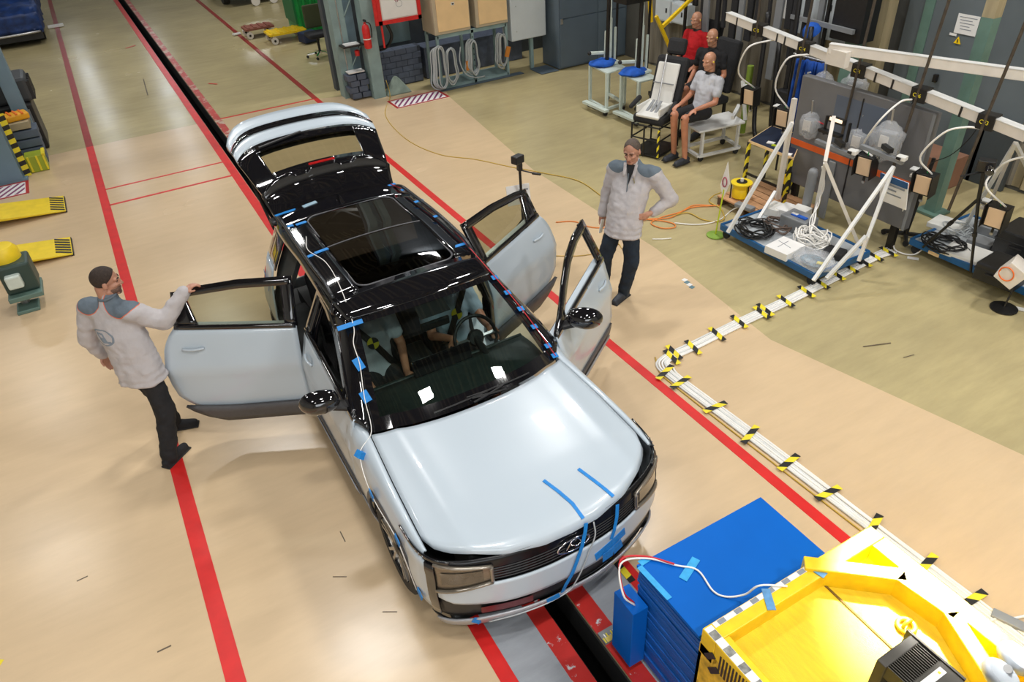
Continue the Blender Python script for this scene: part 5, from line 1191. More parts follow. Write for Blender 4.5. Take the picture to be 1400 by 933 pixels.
q = at(1102, 366, Z); b = MB(); b.ball((q.x+.12, q.y, Z+.06), (.20, .26, .075), 14, 8); tag(b.build('plastic_bag', 'bag', smooth=True, disp=(.06, .05)), 'clear plastic bag of small parts at the near corner of the blue edged cart', 'bag')
MB().ball((q.x+.12, q.y+.02, Z+.04), (.12, .16, .035), 10, 6).build('bag_contents', mat('petrol blue parts', (.03, .10, .14), .4, 0, .8, 20), bpy.data.objects['plastic_bag'])
MB().box((q.x+.10, q.y-.10, Z+.07), (.05, .08, .01), rz=.5).build('yellow_sticker', 'hazyellow', bpy.data.objects['plastic_bag'])
q = at(1140, 350, Z); tag(MB().box((q.x, q.y, Z+.04), (.20, .22, .08), rz=.3).build('black_pouch', 'fabric_dark', bevel=.02), 'small black pouch beside the white coiled cable', 'pouch')
# cable hanging from the middle legs down to the heap
for k in range(4):
    cable('hanging_cable', wobble([at(1128, 228, 1.1), at(1124, 255, .75), at(1116, 280, .5), at(1112, 300, .38), at(1108, 322, .35), at(1110, 330, .30)], .03, k), .008, 'cable_w', n=5, parent=bs)
# LED lamps / cameras hung from the rods: dark box with a cream diffuser, side shutters, white feed hose
def studio(c, label, face=(-1, -.15, -.1), s=1.0, arch=None, lab=True):
    t = thing('panel_lamp', c, label, 'lamp'); f = V(face).normalized(); z = V((0, 0, 1)); x = z.cross(f).normalized(); u = f.cross(x); m = Matrix((x, u, f)).transposed(); c = V(c)
    MB().box(c-f*.06, (.20*s, .24*s, .12), mtx=m).build('housing', 'black_metal', t, bevel=.006)
    MB().box(c+f*.004, (.155*s, .20*s, .012), mtx=m).build('diffuser', 'peach', t)
    for sx in (-1, 1): MB().box(c+x*sx*.105*s-f*.03, (.006, .25*s, .16), mtx=m).build('side_flap', 'black_metal', t)
    MB().box(c-x*.14*s-f*.10+u*.02, (.10, .035, .05), mtx=m).build('bracket', 'cream_metal', t, bevel=.004); MB().box(c-x*.16*s-f*.12+u*.09, (.09, .012, .08), mtx=m).build('bracket', 'white_metal', t)
    MB().box(c-u*.16*s-f*.05, (.02, .09, .02), mtx=m).build('knob_arm', 'black_metal', t); MB().lathe([(.018, -.01), (.018, .01)], c-u*.21*s-f*.05, 10, f).build('knob', 'steel', t)
    MB().cyl(c+u*.12*s-f*.05, c+u*.16*s-f*.05, .006, n=6).build('green_plug', 'green', t)
    if arch: cable('hose', [c+u*.12*s-f*.05+x*.05]+[V(p) for p in arch], .011, 'cable_w', n=6, parent=t)
    return t
L1 = at(1024, 133, 1.05); L2 = at(1069, 162, 1.05); L3 = at(1181, 228, 1.0); L4 = at(1261, 253, .98); L5 = at(1360, 298, .85)
studio(L1, 'panel lamp with cream face under the far end of the clamp beam', arch=[at(1010, 100, 1.45), at(1022, 66, 1.85), at(1050, 56, 1.9), at(1066, 55, 1.86)])
studio(L2, 'panel lamp with cream face above the dark topped desk', arch=[at(1060, 120, 1.45), at(1075, 82, 1.85), at(1100, 75, 1.88), at(1113, 76, 1.84)])
studio(L3, 'panel lamp with cream face in front of the orange stripe', arch=[at(1180, 200, 1.2), at(1200, 168, 1.6), at(1230, 140, 1.78), at(1248, 136, 1.76)])
studio(L4, 'panel lamp with cream face in front of the teal post', arch=[at(1258, 215, 1.3), at(1290, 182, 1.62), at(1320, 174, 1.70), at(1342, 176, 1.68)])
studio(L5, 'panel lamp with cream face above the right hand cart', arch=[at(1348, 255, 1.2), at(1362, 232, 1.35), at(1385, 218, 1.5), at(1420, 212, 1.55)])
for n, a, c in (('a', c3, at(1181, 205, 1.1)), ('b', c5, L4)):
    pass
cable('lead', [at(1256, 128, 1.8), at(1235, 158, 1.5), at(1210, 185, 1.25), at(1186, 205, 1.12)], .005, 'cable_b', n=5, parent=bs)
cable('lead', [at(1345, 162, 1.75), at(1325, 190, 1.5), at(1300, 212, 1.25), at(1275, 222, 1.1), at(1266, 232, 1.05)], .005, 'cable_b', n=5, parent=bs)
# camera mount on the middle and right leg tops
for (u, v, z, lab) in ((1145, 165, 1.42, 'small bright work lamp on the bracket of the middle tripod legs'),):
    t = thing('work_lamp', at(u, v, z), lab, 'lamp'); c = at(u, v, z)
    MB().box(c, (.05, .22, .07)).build('housing', 'black_metal', t, bevel=.008); MB().box(c+V((-.028, 0, .01)), (.006, .17, .035)).build('tube_lamp', mat('lit tube', (1, .72, .5), .4, emit=1.2), t)
    MB().box(c+V((.02, .16, -.10)), (.03, .02, .22)).build('arm', 'black_metal', t); MB().box(c+V((.02, -.16, -.10)), (.03, .02, .22)).build('arm', 'black_metal', t); MB().box(c+V((0, .06, -.16)), (.08, .30, .03)).build('tray', 'black_metal', t)
for (u, v, z, lab) in ((1215, 213, 1.28, 'grey and white clamp bracket on top of the right tripod legs'), (1150, 205, 1.22, 'grey clamp bracket on the middle tripod legs')):
    t = thing('clamp_bracket', at(u, v, z), lab, 'bracket'); c = at(u, v, z)
    MB().bar(c+V((0, .35, .0)), c+V((0, -.18, -.02)), .05, .045).build('arm', 'greyplastic', t, bevel=.004); MB().box(c+V((-.01, -.16, .03)), (.08, .10, .05), rz=.2).build('clamp_jaw', 'whiteplastic', t, bevel=.01); MB().box(c+V((-.05, -.15, .03)), (.02, .05, .03)).build('slot', 'black_plastic', t)
    MB().box(c+V((.02, .05, .06)), (.05, .16, .05), rz=-.4).build('lever', 'black_metal', t)
# lamps wrapped in clear plastic
for (u, v, z, r, lab) in ((1120, 120, 1.42, .17, 'plastic wrapped lamp head hanging left of the middle rod'), (1163, 125, 1.45, .19, 'plastic wrapped lamp head hanging right of the middle rod'), (1103, 173, 1.12, .15, 'plastic wrapped lamp head low on the left tripod legs'), (1170, 195, 1.1, .16, 'plastic wrapped lamp head beside the work lamp bracket'), (1208, 195, 1.30, .20, 'large plastic wrapped equipment bag behind the right rod')):
    c = at(u, v, z); t = thing('wrapped_lamp', c, lab, 'lamp')
    MB().box(c+V((.05, 0, 0)), (.10, .16*r/.17, .20*r/.17), rz=.15).build('lamp_head', 'greyplastic', t, bevel=.02); MB().box(c+V((-.005, 0, .01)), (.012, .10, .13), rz=.15).build('lamp_face', 'cream_metal', t)
    b = MB(); b.ball(c+V((.05, 0, 0)), (r*.7, r*.95, r*1.1), 16, 12); b.build('plastic_wrap', 'bag', t, smooth=True, disp=(.09, .06))
    MB().cyl(c+V((.05, -.0, r)), c+V((.03, 0, r+.16)), .012, n=8).build('hook_pipe', 'steel', t)
# paper roll, red lead at back
tag(MB().box(at(1133, 150, 1.15)+V((.28, 0, 0)), (.02, .42, .36), rz=.1).build('reflector_card', mat('white card', (.8, .78, .76), .6)), 'white reflector card behind the wrapped lamps', 'card')
for u, v in ((1150, 168), (1167, 190)): pass
cable('lead', [at(1118, 166, 1.2), at(1132, 172, 1.15), at(1150, 176, 1.12), at(1162, 180, 1.1)], .008, 'cable_r', n=5, parent=bs)
# machine panel with the orange stripe and its notice
mp = thing('machine_cabinet', (7.75, 5.3, 0), 'tall dark grey machine panel with an orange stripe behind the beam stand', 'cabinet')
GM = mat('dark grey machine enamel', (.15, .15, .155), .45, 0, .08, 3)
xA = 7.50
MB().span((xA+.02, 4.6, 0), (xA+.08, 4.68, .34)).build('leg', 'black_metal', mp); MB().span((xA+.02, 6.1, 0), (xA+.08, 6.18, .34)).build('leg', 'black_metal', mp)
MB().span((xA, 4.50, .30), (xA+.10, 6.30, 1.66)).build('body', GM, mp, bevel=.01)
MB().span((xA-.006, 4.50, .80), (xA, 6.30, .875)).build('orange_stripe', mat('orange stripe', (.80, .13, .02), .5), mp)
MB().span((xA-.008, 4.495, .30), (xA-.001, 4.53, 1.65)).build('edge_trim', 'greyplastic', mp); MB().span((xA-.008, 5.38, .30), (xA-.001, 5.395, 1.60)).build('panel_seam', 'black_plastic', mp)
MB().span((xA-.004, 5.05, 1.00), (xA, 5.75, 1.56)).build('upper_panel', mat('slate blue panel', (.10, .125, .17), .4), mp)
MB().span((xA-.03, 5.56, .02), (xA-.002, 5.66, .78)).build('pipe_cover', 'greyplastic', mp, bevel=.012)
no = MB().box(at(1222, 262, .93)+V((.0, 0, .0)), (.012, .33, .34), ry=-.25).build('notice_board', 'paper'); tag(no, 'white notice with dark blue header leaning on the grey machine cabinet', 'notice')
nc = at(1222, 262, .93); MB().box(nc+V((-.052, 0, .135)), (.010, .33, .075), ry=-.25).build('blue_header', mat('header blue', (.01, .07, .20), .5), no)
for k, (w, l_) in enumerate(((.24, 'ВЫПОЛНЯЙТЕ'), (.14, 'РАБОТЫ'), (.20, 'ОСТОРОЖНО'), (.10, 'И ТИХО'))):
    MB().box(nc+V((-.032+.018*k, (.33-w)/2-.06, .068-.055*k)), (.006, w, .016), ry=-.25).build('text_line', 'inkgrey', no)
# floor standing black post on castors
t = thing('castor_post', (8.0, 4.7, 0), 'black post on a small castor base behind the cable end', 'stand')
q = at(1238, 322, .05); MB().cyl(q, q+V((.12, 0, .95)), .022, n=8).build('post', 'black_metal', t); MB().bar(q+V((-.15, -.12, 0)), q+V((.25, .2, 0)), .04, .04).build('foot', 'black_metal', t); MB().bar(q+V((.25, -.25, 0)), q+V((-.1, .22, 0)), .04, .04).build('foot', 'black_metal', t)
for d in ((-.15, -.12), (.25, .2), (.25, -.25), (-.1, .22)): MB().lathe([(.01, -.012), (.035, -.012), (.035, .012), (.01, .012)], q+V((d[0], d[1], -.012)), 12, (1, 0, 0)).build('caster', 'rubber', t, smooth='auto')
cable('cable', [at(1240, 262, .9), at(1234, 290, .5), at(1225, 318, .15), at(1222, 338, .03), at(1232, 346, .012), at(1250, 348, .012), at(1265, 338, .1)], .009, 'cable_w', 'white cable dropping from the notice to the floor beside the castor post')
# teal post on the wall side
tp = tag(MB().span((8.68, 4.88, 0), (8.82, 5.02, 2.35)).build('steel_post', 'teal2'), 'teal painted steel post right of the machine cabinet', 'post'); tp['kind'] = 'structure'
MB().span((8.60, 4.80, 0), (8.90, 5.10, .03)).build('base_plate', 'teal2', tp); MB().span((8.68, 4.88, 2.35), (8.82, 5.02, 9.1)).build('upper_section', CLAD2, tp)
# grey door leaf with paper sheet, set in the cladding
dr = MB().span((XW-.06, 4.9, .02), (XW-.005, 6.88, 3.6)).build('door_1', mat('blue grey door enamel', (.13, .155, .17), .4, 0, .08, 2)); struct(dr)
MB().span((XW-.075, 6.50, .02), (XW-.055, 6.64, 3.2)).build('door_frame', 'teal2', dr)
MB().box((XW-.09, 6.20, 1.15), (.05, .05, .10)).build('door_handle', 'black_metal', dr)
pc_ = atx(1322, 34, XW-.07); nt_ = MB().box(pc_, (.006, .30, .24), rx=.0).build('notice_sheet', 'paper'); tag(nt_, 'white printed sheet on the grey wall door at upper right', 'notice')
for k in range(5): MB().box(pc_+V((-.004, (.02 if k % 2 else 0), .085-.036*k)), (.002, .24-.05*(k % 2)-.02*k, .009)).build('text_line', 'inkgrey', nt_)
tag(MB().box(pc_+V((0, .15, -.145)), (.004, .10, .03)).build('paper_slip', 'paper'), 'small paper slip under the printed sheet on the wall door', 'notice')
tq = pc_+V((-.002, .06, -.20)); b = MB(); b.add([tq+V((0, -.05, -.045)), tq+V((0, .05, -.045)), tq+V((0, 0, .045)), tq+V((-.004, -.05, -.045)), tq+V((-.004, .05, -.045)), tq+V((-.004, 0, .045))], [(0, 1, 2), (3, 5, 4), (0, 3, 4, 1), (1, 4, 5, 2), (2, 5, 3, 0)])
wt = tag(b.build('warning_triangle', 'yellow'), 'yellow electric warning triangle under the printed sheet', 'sign'); MB().box(tq+V((-.006, 0, -.01)), (.003, .012, .045)).build('bolt_mark', 'hazblack', wt)
# dark boards leaning at the wall foot, brown carton
for (u, v, h, w, lab) in ((1318, 205, .85, .42, 'dark slate board leaning at the wall right of the teal post'), (1365, 215, .8, .5, 'dark slate board leaning under the ochre cladding at the right edge')):
    p = at(u, v+30, 0); tag(MB().box((9.98, p.y, h/2), (.06, w, h), ry=.0).build('leaning_board', mat('dark slate board', (.05, .06, .065), .6)), lab, 'board')
q = at(1262, 222, .0); tag(MB().span((9.3, 5.25, 0), (9.75, 5.85, .42)).build('carton', mat('brown carton', (.26, .13, .08), .7), bevel=.004), 'brown carton on the floor behind the clamp beam lamps', 'carton')
# second cart load, cases, tripod
for (u, v, sz, m, lab) in ((1290, 312, (.30, .34, .06), 'whiteplastic', 'white flat box under the black tripod on the right cart'), (1322, 352, (.36, .5, .05), 'whiteplastic', 'large white sheet box at the front of the right cart'), (1350, 318, (.30, .30, .10), 'greyplastic', 'grey lidded box behind the tripod on the right cart'), (1338, 335, (.20, .26, .05), 'greyplastic', 'low grey tray between the white sheet box and the grey lidded box')):
    q = at(u, v, Z); tag(MB().box((q.x+.05, q.y, Z+sz[2]/2), sz, rz=.15).build('flat_box', m, bevel=.006), lab, 'box')
loops('cable_tangle', at(1290, 338, Z), 10, .20, .008, 'cable_b', 'black cable tangle at the far end of the right cart', 12, hgt=.10)
loops('cable_tangle', at(1308, 318, Z), 5, .14, .007, 'cable_g', 'grey cable tangle by the tripod foot on the right cart', 15, hgt=.10)
def case(u, v, sz, z0, lab, rz=.1):
    q = at(u, v, z0); t = thing('equipment_case', (q.x, q.y, z0), lab, 'case')
    MB().box((q.x, q.y, z0+sz[2]/2), sz, rz=rz).build('case_body', 'black_plastic', t, bevel=.02); MB().box((q.x, q.y, z0+sz[2]*.68), (sz[0]+.01, sz[1]+.01, .012), rz=rz).build('lid_seam', 'rubber', t)
    MB().box((q.x-sz[0]/2-.012, q.y, z0+sz[2]*.5), (.03, .14, .03), rz=rz).build('handle', 'black_metal', t, bevel=.005)
    for s in (-1, 1): MB().box((q.x-sz[0]/2-.004, q.y+s*sz[1]*.32, z0+sz[2]*.68), (.02, .04, .05), rz=rz).build('latch', 'greyplastic', t)
case(1368, 382, (.40, .42, .20), Z, 'black case at the near front of the right cart'); case(1398, 350, (.46, .5, .32), Z, 'large black case at the back right edge of the right cart')
cs = at(1386, 372, .50); wb_ = thing('light_box', cs, 'tilted white box with orange ring on the black cases', 'box')
MB().box(cs, (.22, .20, .22), rx=.5, rz=.3).build('box_body', 'cream_metal', wb_, bevel=.006)
MB().tube([cs+V((-.13, .0, .02))+V((0, math.cos(t)*.07, math.sin(t)*.07)) for t in [2*math.pi*i/20 for i in range(20)]], .007, 6, closed=True).build('orange_ring', 'orange', wb_)
t = thing('disc_stand', at(1372, 422, 0), 'black round disc base of a small stand before the right cart', 'stand'); q = at(1372, 422, 0)
MB().lathe([(.13, 0), (.13, .012), (.02, .02)], q, 28).build('disc_base', 'black_metal', t); MB().cyl(q, q+V((.10, .02, .30)), .010, n=8).build('rod', 'black_metal', t)
q2 = at(1398, 424, 0); tag(MB().box((q2.x, q2.y, .006), (.06, .26, .008), rz=.5).build('ruler', 'whiteplastic'), 'short white ruler strip on the floor beside the disc base', 'ruler')
q2 = at(1248, 354, 0); tag(MB().box((q2.x, q2.y, .006), (.05, .12, .008), rz=.6).build('paper_scrap', 'paper'), 'white scrap on the floor by the right cart corner', 'scrap')
t = thing('camera_tripod', at(1328, 372, Z), 'black tripod with camera standing on the right cart', 'tripod'); ap = at(1338, 272, 1.0); hd_ = at(1345, 235, 1.32)
for f in (at(1262, 338, Z), at(1327, 372, Z), at(1368, 300, Z)): MB().cyl(f, ap, .014, .018, 8).build('leg', 'black_metal', t); MB().cyl(ap.lerp(f, .45), ap.lerp(f, .5), .024, n=8).build('leg_lock', 'black_plastic', t)
MB().cyl(ap, hd_, .02, n=10).build('column', 'black_metal', t); MB().box(hd_+V((0, 0, .07)), (.10, .16, .12), rz=.5).build('camera_body', 'black_plastic', t, bevel=.012); MB().lathe([(.035, 0), (.04, .08), (.032, .09)], hd_+V((-.04, -.06, .07)), 16, (-.8, -.6, -.2)).build('lens', 'black_gloss', t, smooth='auto'); MB().cyl(hd_, hd_+V((-.20, .10, -.03)), .009, n=8).build('pan_handle', 'black_plastic', t)
# desk with hazard striped legs, pallet with reel, post sign
dk = thing('work_desk', (7.55, 6.5, 0), 'dark topped desk with hazard striped legs left of the machine cabinet', 'desk')
cs_ = [at(1024, 192, .75), at(1085, 216, .75), at(1098, 186, .75), at(1055, 172, .75)]
MB().prism([(p.x, p.y) for p in cs_], .73, .75).build('desk_top', mat('navy desk top', (.012, .02, .045), .5), dk, bevel=.004)
b = MB(); 
for i in range(4): MB().bar(V((cs_[i].x, cs_[i].y, .735)), V((cs_[(i+1) % 4].x, cs_[(i+1) % 4].y, .735)), .008, .034).build('edge_band', 'cream', dk)
for i, p in enumerate(cs_):
    c = V((sum(x.x for x in cs_)/4, sum(x.y for x in cs_)/4, 0)); p = V((p.x, p.y, 0)).lerp(c, .06); b = MB(); haz(b, p, p+V((0, 0, .73)), .04, .04, 8, up=(-1, 0, 0), skew=1.0, start=1); b.build('leg', HZ, dk)
MB().bar(V((cs_[0].x, cs_[0].y, .3)), V((cs_[1].x, cs_[1].y, .3)), .02, .03).build('rail', 'black_metal', dk)
q = at(1054, 196, .75); sc_ = tag(MB().box((q.x, q.y, .757), (.07, .10, .012), rz=.4).build('paper_card', 'paper', None), 'small white card on the dark desk top', 'card'); tag(MB().box((q.x-.03, q.y-.09, .756), (.05, .07, .01), rz=.4).build('green_card', 'lime'), 'small lime green card on the dark desk top', 'card')
q = at(1079, 212, .75); tag(MB().box((q.x, q.y, .757), (.07, .06, .012), rz=.4).build('paper_card', 'paper'), 'white card at the near corner of the dark desk', 'card')
pl = thing('pallet', (7.1, 6.3, 0), 'wooden pallet on the floor under the yellow cable reel', 'pallet')
for k in range(6): MB().span((6.74+k*.135, 5.75, .10), (6.86+k*.135, 6.72, .12)).build('plank', 'wood', pl)
for y in (5.78, 6.22, 6.64): MB().span((6.74, y, 0), (7.53, y+.07, .10)).build('bearer', mat('dark timber', (.12, .07, .04), .8), pl)
rq = V((6.93, 6.50, .12)); rl2 = thing('cable_reel', rq, 'yellow cable reel standing on the wooden pallet', 'reel')
MB().lathe([(.11, .02), (.115, .10), (.10, .14), (.115, .18), (.11, .20)], rq, 20).build('drum', 'yellow', rl2, smooth='auto'); MB().lathe([(.135, .20), (.14, .22), (.05, .225)], rq, 20).build('top_disc', 'yellow_lt', rl2, smooth='auto'); MB().lathe([(.07, .225), (.07, .232), (.03, .232)], rq, 16).build('hub', 'black_plastic', rl2)
for a in (.5, 2.6, 4.7): MB().cyl(rq+V((.13*math.cos(a), .13*math.sin(a), 0)), rq+V((.13*math.cos(a), .13*math.sin(a), .22)), .010, n=6).build('frame_leg', 'black_metal', rl2)
MB().cyl(rq+V((0, 0, .23)), rq+V((0, 0, .27)), .022, n=10).build('plug', 'whiteplastic', rl2)
q = at(1018, 285, .125); tag(MB().box((q.x, q.y, .15), (.10, .26, .05), rz=.2).build('grey_connector', 'greyplastic', bevel=.01), 'grey connector strip on the near edge of the pallet', 'connector')
q = at(1070, 265, .12); tag(MB().box((q.x, q.y, .28), (.12, .14, .32), rz=.2).build('tool_box', 'black_plastic', bevel=.02), 'black and yellow power tool standing at the pallet end', 'tool'); MB().box((q.x-.03, q.y-.05, .36), (.08, .05, .14), rz=.2).build('yellow_grip', 'yellow', bpy.data.objects['tool_box'], bevel=.01)
sg = thing('post_sign', (6.11, 6.05, 0), 'lime green post with round foot carrying a small white sign', 'sign'); q = at(978, 322, 0)
MB().lathe([(.11, 0), (.11, .012), (.02, .022)], q, 24).build('foot', mat('olive green paint', (.22, .36, .05), .5), sg); tp_ = at(996, 240, .82); MB().cyl(q, V((q.x+.03, q.y-.02, .62)), .009, n=8).build('post', 'lime', sg)
b = MB(); b.add([V((q.x+.03, q.y-.02, .50)), V((q.x+.03, q.y-.10, .72)), V((q.x+.03, q.y-.03, .98)), V((q.x+.03, q.y+.05, .66))], [(0, 1, 2, 3)]); pp = b.build('paper_sign', 'paper', sg, solid=.004); MB().tube([V((q.x+.022, q.y-.025+.035*math.cos(t), .72+.06*math.sin(t))) for t in [2*math.pi*i/16 for i in range(16)]], .006, 5, closed=True).build('red_ring', 'inkred', pp)
# loose floor cables
cable('cable', [(4.92, 14.1, .3), (4.90, 13.95, .02), at(527, 158, .006), at(555, 190, .006), at(600, 211, .006), at(650, 218, .006), at(697, 228, .006), at(745, 237, .006), at(790, 247, .006), at(822, 268, .006), at(850, 292, .006)], .007, 'cable_y', 'long thin ochre cable across the cream floor from the column to the pallet')
def g_(pts, r, m, lab): cable('cable', [at(u, v, z if len(q_) > 2 else .008) for q_ in pts for (u, v, z) in [(q_[0], q_[1], q_[2] if len(q_) > 2 else .008)]], r, m, lab)
g_([(760, 304), (785, 303), (810, 311), (850, 310), (885, 300), (915, 298), (935, 288), (950, 283), (985, 281)], .008, 'cable_o', 'orange cable on the floor running behind the standing man to the post sign')
g_([(884, 300), (905, 302), (921, 306), (922, 311), (905, 312), (890, 305), (905, 297), (930, 290), (948, 281), (975, 281)], .008, 'cable_o', 'looped orange cable on the floor beside the standing man')
g_([(918, 296), (940, 291), (960, 300), (978, 303), (990, 299), (985, 285), (970, 276), (975, 268), (990, 262, .15)], .008, 'cable_y', 'yellow cable looping to the wooden pallet')
g_([(922, 305), (945, 307), (965, 306), (985, 300), (1000, 288), (1010, 283, .14)], .008, 'cable_w', 'pale cable on the floor running to the pallet connector')
g_([(892, 327), (905, 327), (918, 326)], .006, 'cable_w', 'short pale cable end on the floor behind the standing man')
g_([(760, 350), (790, 350), (815, 346), (840, 336), (846, 334), (850, 340)], .005, 'cable_y', 'thin ochre lead on the floor between the open right doors')
# ------------------------------------------------------------------ back wall group
# painted steel column with its brick pedestal
col = thing('steel_column', (4.5, 14.4, 0), 'grey green built-up steel column with a small shelf and brick pedestal behind the tailgate', 'column'); col['kind'] = 'structure'
MB().span((4.16, 14.45, 0), (4.42, 14.75, 9.1)).build('flange', 'teal', col); MB().span((4.62, 14.05, 0), (4.86, 14.35, 9.1)).build('flange', 'teal', col)
MB().span((4.42, 14.62, 0), (4.64, 14.72, 9.1)).build('web', mat('faded blue steel', (.20, .29, .34), .6, 0, .15, 4), col)
for k in range(8): MB().bar((4.42, 14.45, .6+k*.9), (4.64, 14.3, 1.05+k*.9), .04, .02).build('lacing_bar', 'teal', col)
MB().tube([(4.30, 14.44, 0), (4.30, 14.44, 3)], .012, 6).build('conduit', 'steel', col)
for k in range(4):
    for j in range(2): MB().span((4.24+j*.20-(.05 if k % 2 else 0), 14.20, .03+k*.115), (4.42+j*.20-(.05 if k % 2 else 0), 14.44, .135+k*.115)).build('brick', 'brickblue', col, bevel=.006)
tag(MB().span((4.24, 14.22, .51), (4.56, 14.42, .53)).build('paper_stack', 'paper'), 'white papers on the brick pedestal of the steel column', 'paper')
sh = MB().span((4.20, 14.14, 1.0), (4.62, 14.42, 1.025)).build('wall_shelf', 'black_metal', None); tag(sh, 'small dark shelf between the column flanges', 'shelf')
tag(MB().span((4.26, 14.18, 1.027), (4.54, 14.38, 1.04)).build('paper_sheet', 'paper'), 'white sheet lying on the small column shelf', 'paper')
tag(MB().lathe([(.045, 0), (.05, .09), (.02, .11)], (4.50, 14.3, .80), 12).build('red_can', 'red', smooth='auto'), 'small red can below the column shelf', 'can')
ct = MB().bar((4.885, 14.15, .02), (4.885, 14.15, 3.5), .018, .01); ct.build('yellow_conduit', 'cable_y', col)
gs = MB(); p = V((5.08, 14.12, 0)); gs.add([p+V((-.22, -.12, 0)), p+V((.32, -.14, 0)), p+V((.34, .16, 0)), p+V((-.18, .16, 0)), p+V((.02, .05, .34)), p+V((.10, .06, .33))], [(0, 1, 2, 3), (0, 1, 5, 4), (1, 2, 5), (2, 3, 4, 5), (3, 0, 4)])
tag(gs.build('canvas_bag', mat('grey green canvas', (.22, .28, .24), .9, 0, .2, 8, bump=.5, bscale=20), bevel=.03), 'grey green canvas heap at the foot of the steel column', 'bag')
# fire extinguisher
fx = thing('fire_extinguisher', (4.86, 13.96, 1.05), 'red fire extinguisher hung on the grey green column', 'extinguisher'); e = V((aty(504, 66, 13.93).x, 13.93, aty(504, 66, 13.93).z))
MB().lathe([(.06, 0), (.072, .02), (.072, .34), (.055, .40), (.022, .43), (.022, .46)], e, 20).build('cylinder', 'red', fx, smooth='auto'); MB().lathe([(.074, .16), (.074, .18)], e, 20, cap=False).build('band', 'paper', fx)
MB().box(e+V((0, -.01, .49)), (.03, .10, .03)).build('valve_lever', 'black_plastic', fx); MB().tube(spl([e+V((.02, 0, .46)), e+V((.09, -.02, .42)), e+V((.10, -.02, .28)), e+V((.085, -.03, .18))], 4), .011, 6).build('hose', 'black_plastic', fx)
# fire hose box with red frame
hb = thing('hose_cabinet', (5.3, 13.9, 1.2), 'white fire hose cabinet with a thick red frame beside the column', 'cabinet')
HX0, HX1, HZ0, HZ1, HY = 4.86, 5.72, 1.36, 2.3, 13.85
MB().span((HX0, HY, HZ0), (HX1, HY+.22, HZ1)).build('body', 'cream_metal', hb, bevel=.005)
for a, c in (((HX0, HY-.02, HZ0), (HX0+.07, HY, HZ1)), ((HX1-.07, HY-.02, HZ0), (HX1, HY, HZ1)), ((HX0, HY-.02, HZ0), (HX1, HY, HZ0+.07))): MB().span(a, c).build('frame', 'red', hb)
MB().span((HX0+.09, HY-.012, HZ0+.09), (HX1-.09, HY, HZ1)).build('door_panel', 'paper', hb)
for k in range(5): MB().span((5.22+.018*k, HY-.016, 1.74-.03*(k % 2)), (5.23+.018*k, HY-.012, 1.82)).build('print_mark', 'inkred', hb)
MB().tube([(5.30+.06*math.cos(t), HY-.014, 1.68+.055*math.sin(t)) for t in [2*math.pi*i/16 for i in range(16)]], .003, 4, closed=True).build('print_ring', 'inkgrey', hb)
MB().span((4.80, HY-.01, 1.36), (4.87, HY+.03, 1.95)).build('red_side', 'red', hb)
MB().span((4.90, HY+.02, .95), (4.93, HY+.05, 1.36)).build('red_pipe', 'red', hb)
cable('hose', [(5.05, 14.0, 1.36), (5.15, 14.05, 1.1), (5.10, 14.3, .85), (4.98, 14.6, .75)], .03, 'cable_b', 'thick black hose curving under the fire hose cabinet', 'hose')
# low painted brick wall
bw = thing('brick_plinth', (5.4, 14.8, 0), 'low slate painted brick wall between column and switch boxes', 'wall')
for k in range(6):
    for j in range(4):
        x = 4.98+j*.245-(.12 if k % 2 else 0); MB().span((max(x, 4.95), 14.55, .02+k*.115), (min(x+.238, 5.90), 14.80, .128+k*.115)).build('brick', 'brickblue', bw, bevel=.006)
MB().span((4.95, 14.57, 0), (5.90, 14.82, .70)).build('mortar', mat('slate mortar', (.05, .06, .08), .8), bw)
cp = MB().span((5.0, 15.0, .72), (5.9, 15.09, 3.2)); tag(cp.build('steel_panel', mat('dull teal panel', (.12, .18, .19), .5, 0, .1, 2)), 'dull teal steel panel behind the fire hose cabinet', 'panel')
tag(MB().span((6.0, 14.6, 0), (8.3, 15.05, .62)).build('dark_plinth', 'brickblue', bevel=.01), 'dark slate plinth behind the cable racks', 'plinth')
# steel rack with two cream switch boxes
rk = thing('cable_rack', (6.68, 13.95, 0), 'grey green angle steel rack carrying the cream switch boxes', 'rack')
RX = (5.93, 6.68, 7.44)
for x in RX:
    for y in (13.72, 14.22): MB().bar((x, y, 0), (x, y, 1.02), .05, .05).build('leg', 'teal', rk)
for y in (13.72, 14.22):
    MB().bar((RX[0], y, 1.0), (RX[2], y, 1.0), .05, .07).build('top_rail', 'teal', rk); MB().bar((RX[0], y, .04), (RX[2], y, .04), .05, .05).build('bottom_rail', 'teal', rk)
MB().span((RX[0], 13.74, .05), (RX[2], 14.2, .07)).build('shelf', 'teal', rk)
for k in range(8): MB().box((6.68, 13.69, .12+k*.11), (.014, .006, .03)).build('slot_hole', 'black_plastic', rk)
tag(MB().span((5.85, 13.60, .001), (7.75, 13.75, .012)).build('slate_mat', 'cabinetgrey'), 'narrow slate floor mat in front of the angle steel rack', 'mat'); tag(MB().span((8.0, 13.30, .001), (8.42, 13.80, .012)).build('slate_mat', 'cabinetgrey'), 'slate floor mat at the corner of the dark blue lockers', 'mat')
